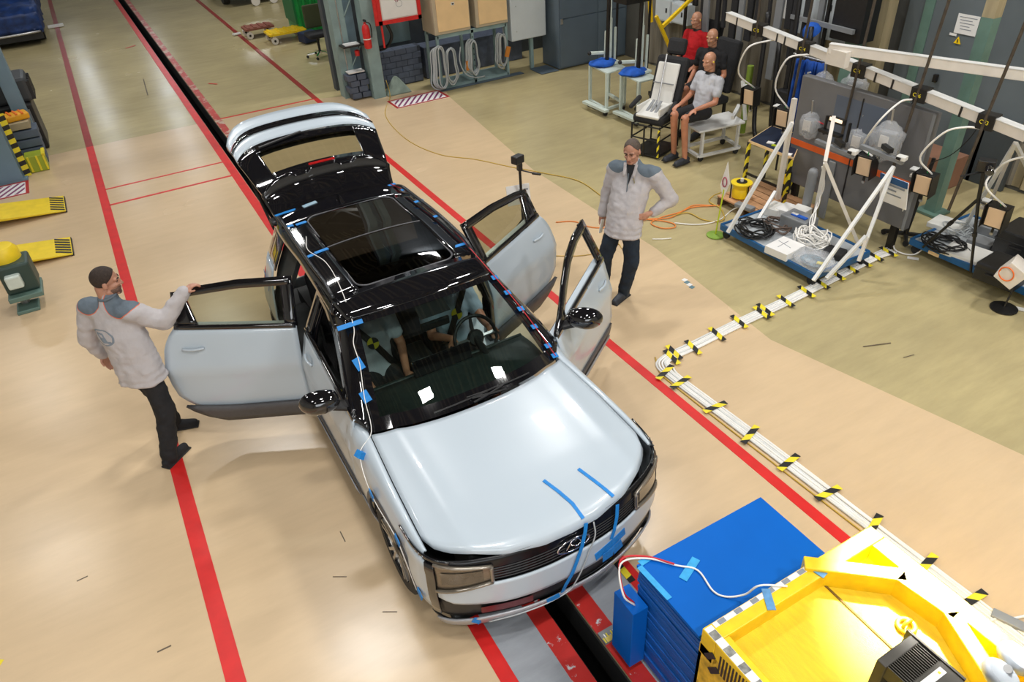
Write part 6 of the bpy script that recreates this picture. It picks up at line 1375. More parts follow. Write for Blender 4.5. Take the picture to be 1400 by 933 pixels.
for i, (x0, x1, m, lab) in enumerate(((5.88, 6.64, 'cream', 'cream switch box on the left half of the angle steel rack'), (6.76, 7.47, 'cream', 'cream switch box on the right half of the angle steel rack'))):
    t = thing('switch_box', ((x0+x1)/2, 13.9, 1.04), lab, 'switch box')
    MB().span((x0, 13.66, 1.045), (x1, 14.25, 2.3)).build('body', mat('beige enamel', (.50, .42, .30), .5), t, bevel=.006); d = MB().span((x0+.07, 13.64, 1.10), (x1-.02, 13.66, 2.3)).build('door', m, t, bevel=.004)
    MB().box(((x0+x1)/2+.03, 13.635, 1.56), (.07, .006, .05)).build('label', 'paper', d); MB().box(((x0+x1)/2+.03, 13.631, 1.56), (.04, .004, .025)).build('print', 'black_plastic', d); MB().lathe([(.014, 0), (.014, .02)], (x1-.07, 13.62, 1.70), 10, (0, -1, 0)).build('lock', 'black_plastic', d)
def coil(cx, y, top, bot, w, lab, m='cable_g', n=5, seed=1, split=0):
    g = random.Random(seed); t = thing('cable_coil', (cx, y, bot), lab, 'cable coil')
    for k in range(n):
        ww = w*(1-.09*k)*(1+g.uniform(-.06, .06)); zt = top-g.uniform(0, .03); zb = bot+g.uniform(0, .10); ox = g.uniform(-.02, .02); tw = g.uniform(-.04, .04)
        pts = [(cx+ox+tw, y-.018*k, zt), (cx+ox+ww*.35, y-.018*k, zt-.08), (cx+ox+ww*.42, y-.018*k, (zt+zb)/2), (cx+ox+ww*.5, y-.018*k, zb+.12), (cx+ox, y-.018*k, zb), (cx+ox-ww*.5, y-.018*k, zb+.12), (cx+ox-ww*.42, y-.018*k, (zt+zb)/2), (cx+ox-ww*.35, y-.018*k, zt-.08), (cx+ox+tw, y-.018*k, zt)]
        MB().tube(spl(pts, 5), .013, 6).build('cable_loop', m, t, smooth=True)
    return t
coil(5.88, 13.64, .88, .03, .34, 'grey cable coil hung at the left post of the angle rack', seed=2, n=7); coil(6.12, 13.62, .80, .08, .26, 'second grey cable coil just right of the left rack post', seed=5, n=5)
c = coil(6.60, 13.64, .88, .16, .32, 'grey cable coil at the middle post of the angle rack', seed=3, n=7); coil(7.28, 13.66, .88, .18, .26, 'grey cable coil with orange tag at the right post of the rack', seed=4, n=6)
MB().box((7.36, 13.54, .52), (.09, .03, .20), ry=.3).build('orange_tag', mat('orange brown plastic', (.55, .20, .03), .5), bpy.data.objects['cable_coil.003']); MB().box((6.48, 13.60, .40), (.07, .03, .18)).build('orange_tag', mat('orange brown plastic', (.55, .20, .03), .5), c)
cable('cable', [(6.40, 13.7, .75), (6.34, 13.66, .5), (6.42, 13.62, .25), (6.62, 13.60, .14), (6.85, 13.62, .12)], .013, 'cable_g', 'single grey cable drooping left of the middle rack coil')
# pale grey cabinet on legs, sockets, blue frame
pg = thing('wall_cabinet', (7.98, 13.9, 0), 'pale grey blank cabinet on a leg between rack and dark blue lockers', 'cabinet')
MB().span((7.56, 13.70, .64), (8.38, 14.1, 2.5)).build('body', 'lightgrey', pg, bevel=.02); MB().span((8.06, 13.82, 0), (8.13, 13.89, .64)).build('leg', 'teal', pg); MB().span((7.55, 14.0, 0), (7.6, 14.05, .64)).build('leg', 'teal', pg)
for z in (.82, 1.30, 1.8): MB().lathe([(.010, 0), (.010, .008)], (7.68, 13.695, z), 8, (0, -1, 0)).build('screw', 'steel', pg)
for z in (1.05, 1.42): tag(MB().span((8.44, 13.88, z), (8.54, 13.98, z+.24)).build('socket_box', 'whiteplastic', bevel=.01), 'white socket box %s the pair beside the pale grey cabinet' % ('lower of' if z < 1.2 else 'upper of'), 'socket')
bf = thing('pipe_stand', (8.66, 13.9, .6), 'dark blue steel frame at the side of the dark blue lockers', 'frame')
MB().bar((8.58, 13.86, .95), (8.58, 13.86, 2.6), .03, .05).build('upright', 'cartblue', bf); MB().bar((8.74, 13.66, .85), (8.74, 13.66, 2.6), .03, .05).build('upright', 'cartblue', bf); MB().bar((8.58, 13.86, 1.05), (8.74, 13.66, .90), .03, .05).build('cross_bar', 'cartblue', bf)
MB().span((8.60, 13.70, 1.1), (8.72, 13.84, 2.4)).build('dark_insert', mat('dark brown insert', (.05, .025, .015), .6), bf)
# dark blue lockers
lk = thing('locker_bank', (9.6, 13.6, 0), 'bank of tall dark blue grey steel lockers against the back wall', 'locker')
LX = [8.45, 9.38, 10.10]
MB().span((8.45, 13.32, .02), (10.13, 13.98, 3.4)).build('body', 'cabinetgrey', lk)
for i in range(2):
    for z0, z1 in ((.05, .98), (1.0, 1.72), (1.74, 2.6), (2.62, 3.38)): MB().span((LX[i]+.02, 13.30, z0), (LX[i+1]-.01, 13.32, z1)).build('door_leaf', mat('slate door %d' % i, (.11, .15, .19) if i else (.095, .13, .17), .42, 0, .06, 2), lk, bevel=.004)
for z in (.95, 1.55, 2.2): MB().box((8.50, 13.29, z), (.05, .02, .10)).build('hinge', 'steel', lk)
# ---------------------------------------------------------------- trolley tables with blue cloths and white arms
def trolley_table(c4, label, seed):
    t = thing('trolley_table', ((c4[0].x+c4[2].x)/2, (c4[0].y+c4[2].y)/2, 0), label, 'trolley', 'pale mint trolley tables')
    MB().prism([(p.x, p.y) for p in c4], .725, .75).build('table_top', 'mint', t, bevel=.004)
    c = (c4[0]+c4[1]+c4[2]+c4[3])/4
    ft = [V((p.x, p.y, 0)).lerp(V((c.x, c.y, 0)), .08) for p in c4]
    for p in ft: MB().bar(p+V((0, 0, .12)), p+V((0, 0, .73)), .045, .045).build('leg', 'mint', t)
    for i in (0, 1, 2): MB().bar(ft[i]+V((0, 0, .12)), ft[(i+1) % 4]+V((0, 0, .12)), .05, .04).build('base_rail', 'mint', t)
    MB().bar(ft[0]+V((-.12, .0, .12)), ft[1]+V((-.06, -.10, .12)), .10, .04).build('base_rail', 'mint', t)
    for p in ft: MB().lathe([(.01, -.015), (.04, -.015), (.04, .015), (.01, .015)], p+V((-.02, 0, .045)), 14, (0, 1, 0)).build('caster', 'rubber', t, smooth='auto'); MB().box(p+V((-.02, 0, .09)), (.04, .04, .03)).build('caster_fork', 'steel', t)
    return t, c
for i, px in enumerate((((805, 88), (830, 100), (857, 92), (833, 79)), ((848, 100), (874, 112), (899, 106), (874, 92)))):
    c4 = [at(u, v, .75) for u, v in px]; t, c = trolley_table(c4, ('pale mint trolley table nearer the dark blue lockers', 'pale mint trolley table beside the black child seat')[i], i)
    c = V((c.x, c.y, .75))
    cl = MB(); cl.ball(c+V((-.06, .08, .045)), (.26, .20, .06), 16, 8); tag(cl.build('blue_cloth', 'bluecloth', smooth=True, disp=(.09, .09)), ('crumpled bright blue cloth on the trolley table nearer the lockers', 'crumpled bright blue cloth on the trolley table by the child seat')[i], 'cloth')
    a = thing('support_arm', c, ('white jointed arm with black poles on the trolley table nearer the lockers', 'white jointed arm with black poles on the table by the child seat')[i], 'stand')
    MB().box(c+V((.10, .06, .03)), (.26, .24, .04)).build('base', 'mint', a, bevel=.006); MB().bar(c+V((.10, .08, .04)), c+V((.12, .10, .75)), .035, .035).build('upright', 'mint', a); MB().bar(c+V((.17, .04, .04)), c+V((.18, .05, .60)), .03, .03).build('upright', 'mint', a); MB().bar(c+V((.02, .12, .04)), c+V((.03, .12, .55)), .03, .03).build('upright', 'mint', a)
    MB().cyl(c+V((.12, .10, .75)), c+V((.13, .11, 1.15)), .014, .006, 8).build('spike', 'mint', a)
    MB().bar(c+V((-.02, .10, .20)), c+V((-.26, .16, .22)), .05, .05).build('arm', 'mint', a, bevel=.01); MB().ball(c+V((-.28, .16, .22)), .035).build('arm_joint', 'black_plastic', a)
    MB().cyl(c+V((.0, .03, .05)), c+V((.06, .06, 2.6)), .035, n=10).build('black_pole', 'black_metal', a); MB().cyl(c+V((.24, .10, .05)), c+V((.27, .13, 2.6)), .022, n=10).build('black_pole', 'black_metal', a)
tp_ = thing('black_tripod', (7.9, 10.4, 2.3), 'black tripod head above the trolley tables at the top edge', 'tripod'); MB().span((7.6, 10.0, 1.88), (8.1, 10.35, 1.97)).build('plate', 'black_metal', tp_)
# child seat on wire frame
cs2 = thing('child_seat', (7.2, 8.75, 0), 'black high-backed test seat holding a white plastic shell', 'seat')
sf = V((-.93, -.36, 0)).normalized(); sr = V((sf.y*-1, sf.x, 0)); sc0 = V((7.28, 8.72, 0)); S = lambda a, s, z: sc0+sf*a+sr*s+V((0, 0, z))
mS = Matrix((sf, sr, V((0, 0, 1)))).transposed()
MB().box(S(.05, 0, .56), (.50, .52, .14), mtx=mS).build('seat_cushion', 'fabric_dark', cs2, bevel=.05)
def obox(b, c, d, tilt): return b.box(c, d, mtx=mS @ Matrix.Rotation(tilt, 3, 'Y'))
obox(MB(), S(-.30, 0, .95), (.13, .52, .80), -.35).build('back_rest', 'fabric_dark', cs2, bevel=.05); obox(MB(), S(-.50, 0, 1.45), (.12, .30, .24), -.3).build('head_rest', 'fabric_dark', cs2, bevel=.05)
obox(MB(), S(-.20, 0, .98), (.05, .36, .60), -.35).build('white_shell', 'whiteplastic', cs2, bevel=.02); obox(MB(), S(.10, 0, .66), (.42, .40, .05), .25).build('white_shell', 'whiteplastic', cs2, bevel=.02)
for s in (-1, 1): MB().box(S(.08, s*.19, .70), (.40, .03, .10), mtx=mS).build('shell_side', 'whiteplastic', cs2, bevel=.012); MB().caps(S(.02, s*.31, .78), S(.22, s*.33, .70), .04, .035).build('arm_rest', 'fabric_dark', cs2, smooth=True)
MB().cyl(S(.05, .02, .70), S(-.30, -.06, 1.38), .014, n=8).build('steel_rod', 'steel', cs2)
for s in (-.06, .0, .06): MB().bar(S(.0, s, .78), S(.28, s*1.4, .60), .04, .01).build('harness_strap', 'greyplastic', cs2)
MB().box(S(-.14, 0, 1.0), (.02, .34, .012), mtx=mS).build('shell_groove', 'greyplastic', cs2)
wf = thing('wire_frame', (7.1, 8.7, 0), 'black steel frame base with hazard tape under the child seat', 'frame')
for a, s in ((.32, -.24), (.32, .24), (-.28, -.24), (-.28, .24), (.36, 0)): MB().cyl(S(a, s, .02), S(a, s, .50), .014, n=8).build('post', 'black_metal', wf)
for z in (.03, .28, .48):
    for (a, s, a2, s2) in ((.32, -.24, .32, .24), (.32, .24, -.28, .24), (-.28, .24, -.28, -.24), (-.28, -.24, .32, -.24)): MB().cyl(S(a, s, z), S(a2, s2, z), .012, n=6).build('rail', 'black_metal', wf)
MB().box(S(.02, 0, .045), (.6, .48, .02), mtx=mS).build('base_plate', 'black_metal', wf)
b = MB(); haz(b, S(.335, .24, .04), S(.335, .24, .46), .034, .012, 6, up=sf, skew=.8); b.build('hazard_tape', HZ, wf)
# white wheeled bench under the grey tee dummy
bn = thing('wheeled_bench', (7.85, 8.1, 0), 'white tubular wheeled bench under the grey tee dummy', 'bench')
c4 = [V((7.42, 7.90, .50)), V((7.50, 8.38, .50)), V((8.35, 8.30, .50)), V((8.22, 7.80, .50))]
MB().prism([(p.x, p.y) for p in c4], .47, .50).build('bench_top', 'white_metal', bn, bevel=.006)
for p in (c4[0].lerp(c4[2], .12), c4[1].lerp(c4[3], .12), c4[2].lerp(c4[0], .1), c4[3].lerp(c4[1], .1)):
    MB().bar(V((p.x, p.y, .09)), V((p.x, p.y, .48)), .04, .04).build('leg', 'white_metal', bn); MB().lathe([(.01, -.015), (.045, -.015), (.045, .015), (.01, .015)], (p.x, p.y, .046), 14, (0, 1, 0)).build('caster', 'rubber', bn, smooth='auto')
for i in range(4): MB().bar(V((c4[i].x, c4[i].y, .10)).lerp(V((7.9, 8.1, .10)), .1), V((c4[(i+1) % 4].x, c4[(i+1) % 4].y, .10)).lerp(V((7.9, 8.1, .10)), .1), .05, .035).build('base_rail', 'white_metal', bn)
MB().bar((7.86, 7.72, .66), (8.30, 8.05, .66), .05, .05).build('side_arm', 'white_metal', bn); MB().bar((8.26, 7.85, .50), (8.26, 8.0, 1.05), .04, .04).build('back_post', 'white_metal', bn)
# seats under the two rear dummies
for (x, y, lab) in ((9.15, 10.07, 'black seat under the red shirted dummy'), (8.52, 8.98, 'black seat under the dummy behind the grey tee one')):
    t = thing('padded_chair', (x, y, 0), lab, 'seat'); MB().box((x, y, .48), (.50, .5, .12)).build('seat_cushion', 'fabric_dark', t, bevel=.04); MB().box((x+.34, y+.03, .95), (.12, .48, .8), ry=.2).build('back_rest', 'fabric_dark', t, bevel=.04)
    for dx in (-.2, .2):
        for dy in (-.2, .2): MB().bar((x+dx, y+dy, 0), (x+dx, y+dy, .44), .04, .04).build('leg', 'black_metal', t)
# yellow hoist frame
hs = thing('workshop_hoist', (8.6, 9.9, 0), 'yellow tubular hoist frame behind the child seat', 'hoist')
a0 = at(868, 10, 1.6)
MB().bar(aty(958, -14, 10.5), aty(906, 36, 10.3), .05, .05).build('boom', 'yellow', hs); MB().bar(aty(897, 22, 10.25), aty(917, 68, 10.25), .05, .05).build('strut', 'yellow', hs); MB().bar(aty(888, -12, 10.8), aty(890, 30, 10.8), .05, .06).build('mast', 'yellow', hs); MB().bar(aty(917, 68, 10.25), V((aty(917, 68, 10.25).x, 10.3, .03)), .05, .05).build('mast', 'black_metal', hs); MB().bar((8.2, 9.6, .04), (8.9, 10.9, .04), .07, .06).build('foot', 'black_metal', hs)
# white control boxes behind
for (u, v, w, h, lab) in ((912, 12, .30, .42, 'white control box behind the yellow hoist boom'), (933, 18, .30, .36, 'second white control box right of the hoist boom'), (1135, 8, .62, .9, 'white machine housing above the blue coverall')):
    q = atx(u, v, 9.85) if u > 1000 else atx(u, v, 9.9); t = thing('control_box', q, lab, 'box'); MB().box(q, (.18, w*1.6, h)).build('body', 'lightgrey', t, bevel=.01); MB().box(q+V((-.095, 0, 0)), (.01, w*1.3, h*.85)).build('door', 'lightgrey', t); MB().box(q+V((-.10, -.1, 0)), (.01, .04, .08)).build('lock', 'black_plastic', t)
q = atx(1172, 12, 9.4); tag(MB().box(q, (.3, .5, .8)).build('dark_duct', 'black_plastic'), 'dark opening beside the white machine housing', 'duct')
# black harnesses hanging on a rail near the wall
hr = thing('harness_rail', (9.3, 8.6, 0), 'rail of black harnesses and hoses hanging behind the dummies', 'rail')
MB().cyl((9.35, 7.6, 2.45), (9.35, 10.6, 2.45), .03).build('rail_tube', 'black_metal', hr)
for y in (7.6, 10.6): MB().cyl((9.35, y, 0), (9.35, y, 2.45), .03).build('post', 'black_metal', hr)
g = random.Random(11)
for k in range(15):
    y = 7.75+k*.19; L_ = g.uniform(.8, 1.7); w = g.uniform(.05, .14)
    MB().box((9.35+g.uniform(-.05, .05), y, 2.42-L_/2), (.05, w, L_), rx=g.uniform(-.05, .05)).build('harness', 'fabric_dark' if k % 4 else 'greyplastic', hr, bevel=.01)
for (x, y, zt) in ((8.75, 8.15, 1.9), (8.9, 7.75, 2.2)):
    cable('hose', [(x, y, zt), (x-.05, y-.05, zt*.7), (x-.1, y-.1, .5), (x-.15, y-.25, .12), (x-.02, y-.4, .10), (x+.05, y-.3, .5), (x+.1, y-.2, zt*.8)], .035, 'black_plastic', 'black hanging hose loop %s the seated dummies' % ('right behind' if y > 8 else 'farther right of'), 'hose', parent=None)
tag(MB().box((8.95, 7.5, .45), (.5, .5, .9)).build('black_cabinet', 'black_plastic', bevel=.02), 'low black cabinet near the wall left of the blue coverall', 'cabinet')
MB()
tag(MB().cyl((8.75, 8.35, .05), (8.75, 8.35, 1.1), .05, n=14).build('lime_tube', mat('dull lime', (.22, .32, .04), .5), smooth='auto'), 'dull lime green tube standing behind the grey tee dummy', 'tube')
# wall posts, hanging blue coverall and helmet
wp = tag(MB().span((9.35, 7.02, 0), (9.55, 7.22, 2.2)).build('wall_post', 'teal2'), 'teal painted wall post behind the blue coverall', 'post'); wp['kind'] = 'structure'; MB().span((9.35, 7.02, 2.2), (9.55, 7.22, 9.1)).build('upper_section', 'cream_metal', wp)
wp = tag(MB().span((9.75, 6.95, 0), (9.95, 7.25, 9.1)).build('wall_post', CLAD2), 'ochre grey wall post left of the grey wall door', 'post'); wp['kind'] = 'structure'
for z in (1.75, 2.45): MB().bar((9.2, 7.0, z), (9.3, 8.2, z), .05, .06).build('cross_rail', 'greyplastic', wp)
ca = atx(1103, 128, 8.15); hk = thing('blue_coverall', ca, 'blue work coverall hanging on the rack behind the clamp beam', 'coverall')
for i, (dx, dy, w, l) in enumerate(((0, .02, .20, .95), (.03, -.13, .13, .85), (-.02, .16, .13, .80), (-.04, .06, .10, 1.0))):
    b = MB(); b.surf(lambda u, w_: ca+V((dx+.03*math.sin(u*9+i), dy+w*(u-.5)*(1+.35*w_), .42-l*w_)), 10, 8); b.build('cloth_panel', 'coverall', hk, smooth=True, solid=.03, disp=(.03, .08))
MB().box(ca+V((-.05, .02, .10)), (.01, .05, .03), rz=.2).build('white_label', 'paper', hk); MB().box(ca+V((-.05, .0, .28)), (.01, .10, .02), rx=-.4).build('reflective_strip', 'lightgrey', hk)
MB().cyl(ca+V((.03, -.25, .44)), ca+V((.03, .35, .44)), .012).build('hanger_bar', 'steel', hk); MB().cyl(ca+V((.03, .33, .44)), V((ca.x+.03, ca.y+.33, 0)), .015).build('hanger_post', 'black_metal', hk)
hp = atx(1110, 44, 9.1); tag(MB().lathe([(.12, 0), (.13, .01), (.115, .07), (.07, .12), (.01, .135)], hp, 20, (-.5, 0, .8)).build('blue_helmet', 'bluecloth', smooth='auto'), 'blue safety helmet hanging on the rail above the coverall', 'helmet')
tag(MB().box(atx(1072, 8, 9.9), (.012, .30, .36)).build('notice_sheet', 'paper'), 'white sheet on the cladding above the clamp beam', 'notice')
tag(MB().caps(at(1098, 300, .08), at(1112, 236, .72), .055, .06).build('padded_roll', 'greyplastic', smooth=True), 'grey padded roll leaning on the machine panel beside the desk', 'roll')
# ---------------------------------------------------------------- camera on tripod behind the right rear door
t = thing('camera_tripod', (4.1, 7.5, 0), 'black tripod with a small camera behind the open right rear door', 'tripod'); ap = at(715, 300, .62); hd_ = V((ap.x-.01, ap.y, 1.25))
for f in (at(676, 352, 0), at(712, 345, 0), at(735, 318, 0)): MB().cyl(f, ap, .012, .015, 8).build('leg', 'black_metal', t)
MB().cyl(ap, hd_, .016, n=8).build('column', 'black_metal', t); MB().box(hd_+V((0, 0, .02)), (.05, .06, .10)).build('head', 'black_plastic', t, bevel=.008); MB().box(hd_+V((-.02, 0, .11)), (.13, .09, .09), rz=.3).build('camera_body', 'black_plastic', t, bevel=.01)
MB().cyl(hd_+V((0, 0, -.02)), hd_+V((.16, -.08, -.08)), .008, n=6).build('pan_handle', 'black_plastic', t); MB().caps(hd_+V((.13, -.07, -.07)), hd_+V((.20, -.10, -.09)), .016, .014, 8).build('grip', 'black_plastic', t, smooth=True)
q = V((ap.x-.02, ap.y+.04, .92)); pa = MB().box(q, (.30, .01, .22), ry=.1, rx=-.3).build('paper_board', 'paper'); tag(pa, 'white paper hung behind the small camera tripod', 'paper')
MB().box(q+V((.06, -.012, .05)), (.12, .004, .02), ry=.1, rx=-.3).build('text_line', 'inkgrey', pa); MB().box(q+V((.0, -.012, .0)), (.14, .004, .014), ry=.1, rx=-.3).build('text_line', 'inkgrey', pa)
# ---------------------------------------------------------------- far aisle
gb = thing('green_container', (5.4, 20.6, 0), 'green ribbed steel container beyond the column', 'container')
MB().span((4.95, 20.2, .05), (6.3, 21.2, 2.2)).build('body', 'green', gb)
for k in range(8): MB().span((4.97+k*.17, 20.14, .05), (5.03+k*.17, 20.2, 2.2)).build('rib', 'green', gb)
MB().span((4.90, 20.2, .3), (4.95, 21.2, 2.2)).build('side_rib', mat('dark green paint', (.01, .16, .05), .5), gb)
def small_trolley(x, y, m, label, w=.55, d=.75, z=.22):
    t = thing('small_trolley', (x, y, 0), label, 'trolley'); MB().box((x, y, z), (d, w, .05)).build('deck', m, t, bevel=.006)
    for k in range(4): MB().box((x-d/2+.1+k*d/4.4, y, z+.035), (.07, w*.96, .02)).build('slat', m, t)
    for a in (-1, 1):
        for c in (-1, 1): MB().lathe([(.02, -.025), (.085, -.025), (.085, .025), (.02, .025)], (x+a*d*.38, y+c*w*.48, .086), 16, (0, 1, 0)).build('wheel', 'cream_metal', t, smooth='auto'); MB().lathe([(.03, -.03), (.03, .03)], (x+a*d*.38, y+c*w*.48, .086), 10, (0, 1, 0)).build('hub', 'black_metal', t)
small_trolley(4.55, 20.1, 'yellow', 'small yellow flat trolley with pale wheels near the green container', .6, .95); small_trolley(4.10, 21.1, mat('dull brown red', (.25, .08, .05), .6), 'small dull red trolley with pale wheels left of the yellow one', .5, .75)
tag(MB().box((4.95, 19.45, .14), (.42, .34, .24), rz=.3).build('blue_jack', mat('dark navy paint', (.01, .02, .06), .5), bevel=.03), 'small dark blue jack on the floor beside the office chair', 'jack')
tag(MB().box((3.62, 21.6, .03), (.22, .12, .04), rz=.2).build('white_block', 'whiteplastic', bevel=.01), 'small white block on the far floor left of the trolleys', 'block')
oc = thing('office_chair', (4.72, 17.9, 0), 'dark swivel chair with chrome star base beyond the column', 'chair'); q = V((4.75, 17.9, 0))
for k in range(5): a = 2*math.pi*k/5+.4; e = q+V((.30*math.cos(a), .30*math.sin(a), .08)); MB().bar(q+V((0, 0, .12)), e, .04, .03).build('star_leg', 'chrome', oc); MB().lathe([(.01, -.02), (.03, -.02), (.03, .02), (.01, .02)], e+V((0, 0, -.045)), 10, (0, 1, 0)).build('caster', 'rubber', oc)
MB().cyl(q+V((0, 0, .1)), q+V((0, 0, .45)), .03).build('column', 'black_metal', oc); MB().box(q+V((0, 0, .50)), (.48, .48, .10)).build('seat', 'fabric_dark', oc, bevel=.04); MB().box(q+V((.05, .24, .85)), (.42, .08, .5)).build('backrest', mat('olive drab cloth', (.06, .07, .03), .9), oc, bevel=.03)
# dark parked vehicle at the top, only its front corner in view
dv = thing('parked_car', (5.2, 27.0, 0), 'black car parked at the far end, only its wheel and lower front in view', 'car')
MB().span((4.25, 25.4, .32), (6.1, 29.6, .95)).build('body', 'black_gloss', dv, bevel=.12); MB().span((4.4, 26.3, .9), (5.95, 29.0, 1.5)).build('cabin', 'black_gloss', dv, bevel=.2); MB().span((4.3, 25.35, .22), (6.05, 25.6, .34)).build('bumper', 'black_plastic', dv)
for x in (4.3, 6.05):
    for y in (26.1, 28.8): MB().lathe([(.2, -.1), (.33, -.1), (.34, 0), (.33, .1), (.2, .1)], (x, y, .34), 24, (1, 0, 0)).build('wheel', 'rubber', dv, smooth='auto')
for x in (5.0, 5.55): MB().lathe([(.03, -.04), (.13, -.04), (.13, .04), (.03, .04)], (x, 25.1, .131), 16, (0, 1, 0)).build('dolly_wheel', 'cream_metal', dv)
# covered car at the upper left
cc = thing('covered_car', (-1.9, 26.2, 0), 'car under a dark blue fabric cover at the upper left', 'car')
def cov(u, w):
    v = 24.45+4.3*u; t = 2*w-1; a = abs(t); x = -1.72+math.copysign(min(1, a*1.6), t)*.95*(1-.06*(1-min(1, u*8))); top = itp([24.45, 24.6, 25.5, 26.2, 27.2, 28.75], [.75, .85, 1.0, 1.42, 1.48, 1.1], v)
    z = top if a < .6 else top-(top-.32)*((a-.6)/.4)
    return V((x+.03*math.sin(v*5+t*3), v, z+.03*math.sin(v*7+a*9)))
MB().surf(cov, 30, 26).build('fabric_cover', 'coverblue', cc, smooth=True, disp=(.12, .25)); MB().surf(lambda u, w: V((-2.66+1.86*u, 24.42-.02*math.sin(u*12), .36+.44*w)), 20, 6).build('fabric_front', 'coverblue', cc, smooth=True, solid=.02, disp=(.08, .2))
MB().tube([V((-2.62+1.75*k/10, 24.42-.12*math.sin(math.pi*k/10), .34)) for k in range(11)], .03, 8).build('chrome_strip', 'steel', cc, smooth=True); MB().span((-2.6, 24.5, .14), (-.85, 28.6, .36)).build('underbody', 'black_plastic', cc)
for x in (-2.5, -.92):
    for y in (25.2, 28.0): MB().lathe([(.2, -.1), (.31, -.1), (.32, 0), (.31, .1), (.2, .1)], (x, y, .32), 24, (1, 0, 0)).build('wheel', 'rubber', cc, smooth='auto')
tag(MB().box((-.52, 26.6, .04), (.42, .16, .07), rz=.05).build('white_block', 'whiteplastic', bevel=.01), 'white block on the red line beside the covered car', 'block')
# ---------------------------------------------------------------- left edge: lift columns, mats, ramps, jack
BL = mat('blue grey lift paint', (.16, .25, .32), .45, 0, .08, 3)
lc = tag(MB().span((-2.1, 13.85, 0), (-1.56, 14.25, 4.3)).build('lift_column', BL, bevel=.01), 'large blue grey steel column at the left edge', 'column'); MB().span((-2.3, 13.84, 0), (-1.5, 14.4, .03)).build('base_plate', BL, lc)
lc2 = tag(MB().span((-1.42, 15.0, 0), (-1.20, 15.25, 4.3)).build('lift_column', BL, bevel=.01), 'slimmer blue grey column rising behind the orange strapped tool at upper left', 'column')
b = MB(); haz(b, (-1.49, 13.98, .02), (-1.49, 13.98, 1.05), .10, .01, 14, up=(0, -1, 0), skew=.1); tag(b.build('hazard_strip', HZ), 'yellow and black chequered strip up the edge of the left column', 'strip')
lp = MB().span((-1.46, 14.12, 0), (-1.17, 14.42, .27)).build('lime_box', mat('lime pad', (.35, .42, .03), .5), bevel=.012); tag(lp, 'lime green box with yellow edges at the left column foot', 'box')
for x in (-1.43, -1.30, -1.20): MB().span((x, 14.10, .02), (x+.03, 14.12, .27)).build('yellow_edge', 'hazyellow', lp)
MB().span((-1.20, 14.10, .25), (-1.15, 14.42, .29)).build('yellow_edge', 'hazyellow', lp)
sm = thing('slate_stack', (-1.36, 14.65, 0), 'stack of slate blue ribbed boxes behind the lime box', 'boxes')
for k in range(4): MB().span((-1.60+.03*(k % 2), 14.45, .02+k*.15), (-1.16+.01*k, 14.85, .15+k*.15)).build('box_layer', mat('slate mat', (.09, .12, .17), .6, 0, .1, 10), sm, bevel=.012)
tag(MB().span((-1.58, 14.45, .625), (-1.20, 14.85, .74)).build('sand_tray', mat('sand tray', (.38, .32, .20), .6), bevel=.01), 'sand coloured tray on top of the slate blue boxes', 'tray')
tl = thing('tool_carrier', (-1.36, 14.65, .74), 'orange and yellow strapped tool on the sand coloured tray', 'tool'); MB().box((-1.36, 14.66, .80), (.36, .26, .11), rz=.25).build('body', mat('amber plastic', (.80, .38, .01), .5), tl, bevel=.03)
for k in range(3): MB().box((-1.45+.09*k, 14.65, .86), (.03, .26, .015), rz=.25).build('strap', 'orange', tl)
MB().caps((-1.52, 14.58, .80), (-1.62, 14.50, .78), .045, .03).build('nozzle', mat('amber plastic', (.80, .38, .01), .5), tl, smooth=True)
bb_ = thing('black_crate', (-1.6, 15.7, 0), 'black crate with charcoal ribbed case on top behind the slim column', 'crate'); MB().span((-2.1, 15.3, 0), (-1.12, 16.2, .80)).build('body', 'black_plastic', bb_, bevel=.03); MB().span((-1.66, 15.4, .80), (-1.06, 16.1, 1.22)).build('upper_body', mat('charcoal plastic', (.045, .05, .055), .5), bb_, bevel=.06)
for k in range(6): MB().box((-1.05, 15.45+k*.12, .98), (.06, .05, .30)).build('rib', 'black_plastic', bb_)
for k in range(3): MB().box((-1.5+k*.14, 15.29, .60), (.08, .02, .22)).build('front_rib', 'greyplastic', bb_)
tag(MB().span((-2.3, 15.6, .8), (-1.75, 16.2, 1.5)).build('dark_machine', 'greyplastic', bevel=.05), 'grey machine part on the black crate at the far left edge', 'machine')
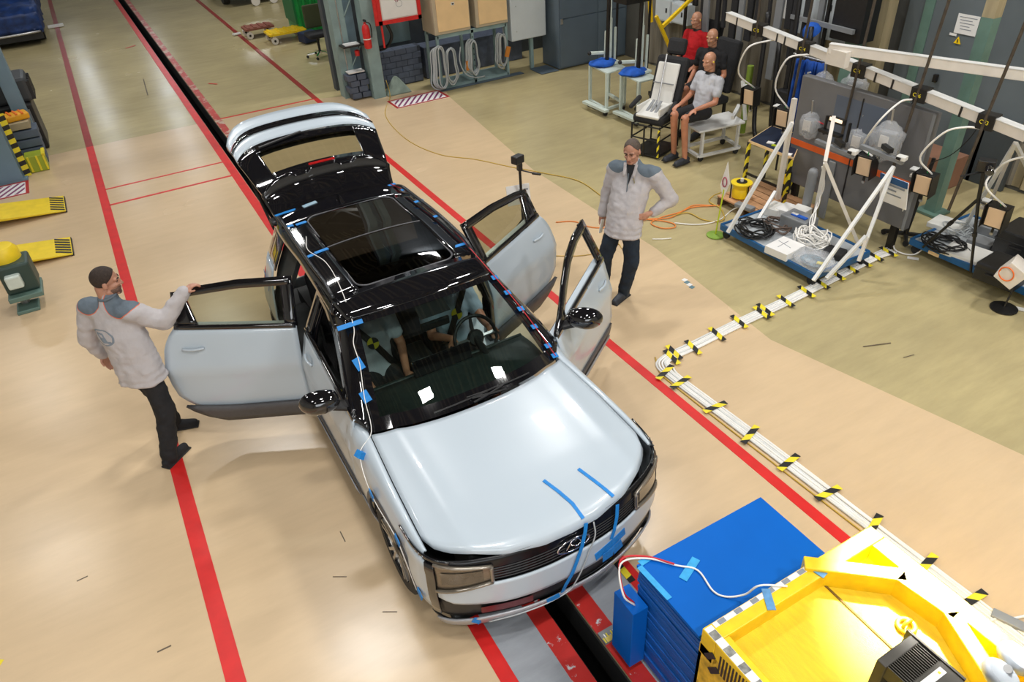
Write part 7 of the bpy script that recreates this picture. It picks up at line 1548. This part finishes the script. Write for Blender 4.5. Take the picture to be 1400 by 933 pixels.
def ramp(y0, y1, lab):
    t = thing('lift_ramp', (-1.6, (y0+y1)/2, 0), lab, 'ramp'); x0, x1 = -3.6, -1.03
    b = MB(); pr = [(x1, .02), (x1, .035), (x0, .34), (x0, .26)]; b.add([(x, y0, z) for x, z in pr]+[(x, y1, z) for x, z in pr], [(0, 1, 2, 3), (4, 7, 6, 5), (0, 4, 5, 1), (1, 5, 6, 2), (2, 6, 7, 3), (3, 7, 4, 0)]); b.build('ramp_plate', 'yellow_lt', t, bevel=.004)
    sl = (.34-.035)/(x1-x0); zz = lambda x: .035+(x1-x)*sl
    n = 6
    for k in range(n):
        ya = y0+.02+(y1-y0-.12)*k/(n-.5); b = MB(); w = .045
        q = [V((x1-.01, ya, zz(x1-.01)+.003)), V((x1-.01, ya+w, zz(x1-.01)+.003)), V((x1-.19, ya+w+.09, zz(x1-.19)+.003)), V((x1-.19, ya+.09, zz(x1-.19)+.003))]
        b.add(q+[p+V((0, 0, .002)) for p in q], [(0, 1, 2, 3), (4, 5, 6, 7), (0, 1, 5, 4), (1, 2, 6, 5), (2, 3, 7, 6), (3, 0, 4, 7)]); b.build('black_stripe', 'hazblack', t)
    MB().span((x1-.02, y0+.01, 0), (x1+.012, y1-.01, .03)).build('toe_edge', 'black_plastic', t)
    MB().span((x0, y0+.06, 0), (-2.0, y1-.06, .22)).build('support_block', 'black_plastic', t)
ramp(12.02, 12.66, 'yellow car lift ramp with striped toe, farther one'); ramp(10.44, 11.02, 'yellow car lift ramp with striped toe, nearer one')
jk_ = thing('lift_carriage', (-2.05, 10.3, 0), 'dark green and yellow lift carriage at the left edge beside the nearer ramp', 'machine')
Jp = at(6, 352, .60); Jx, Jy = Jp.x, Jp.y
MB().lathe([(.17, 0), (.17, .10), (.13, .16), (.02, .18)], (Jx, Jy, .58), 20).build('yellow_cap', 'yellow_lt', jk_, smooth='auto'); MB().box((Jx+.06, Jy-.06, .40), (.34, .36, .36)).build('housing', mat('dark green machine', (.03, .06, .05), .5), jk_, bevel=.03); MB().box((Jx+.02, Jy-.27, .40), (.16, .10, .16)).build('mint_cover', 'mint', jk_, bevel=.02)
MB().box((Jx+.06, Jy-.12, .19), (.36, .40, .06)).build('skirt', mat('grey green foot', (.12, .2, .17), .5), jk_, bevel=.01); MB().cyl((Jx, Jy-.1, 0), (Jx, Jy-.1, .2), .05).build('spindle', 'steel', jk_); MB().box((Jx+.02, Jy-.2, .02), (.24, .26, .04)).build('foot_plate', mat('grey green foot', (.12, .2, .17), .5), jk_, bevel=.008)
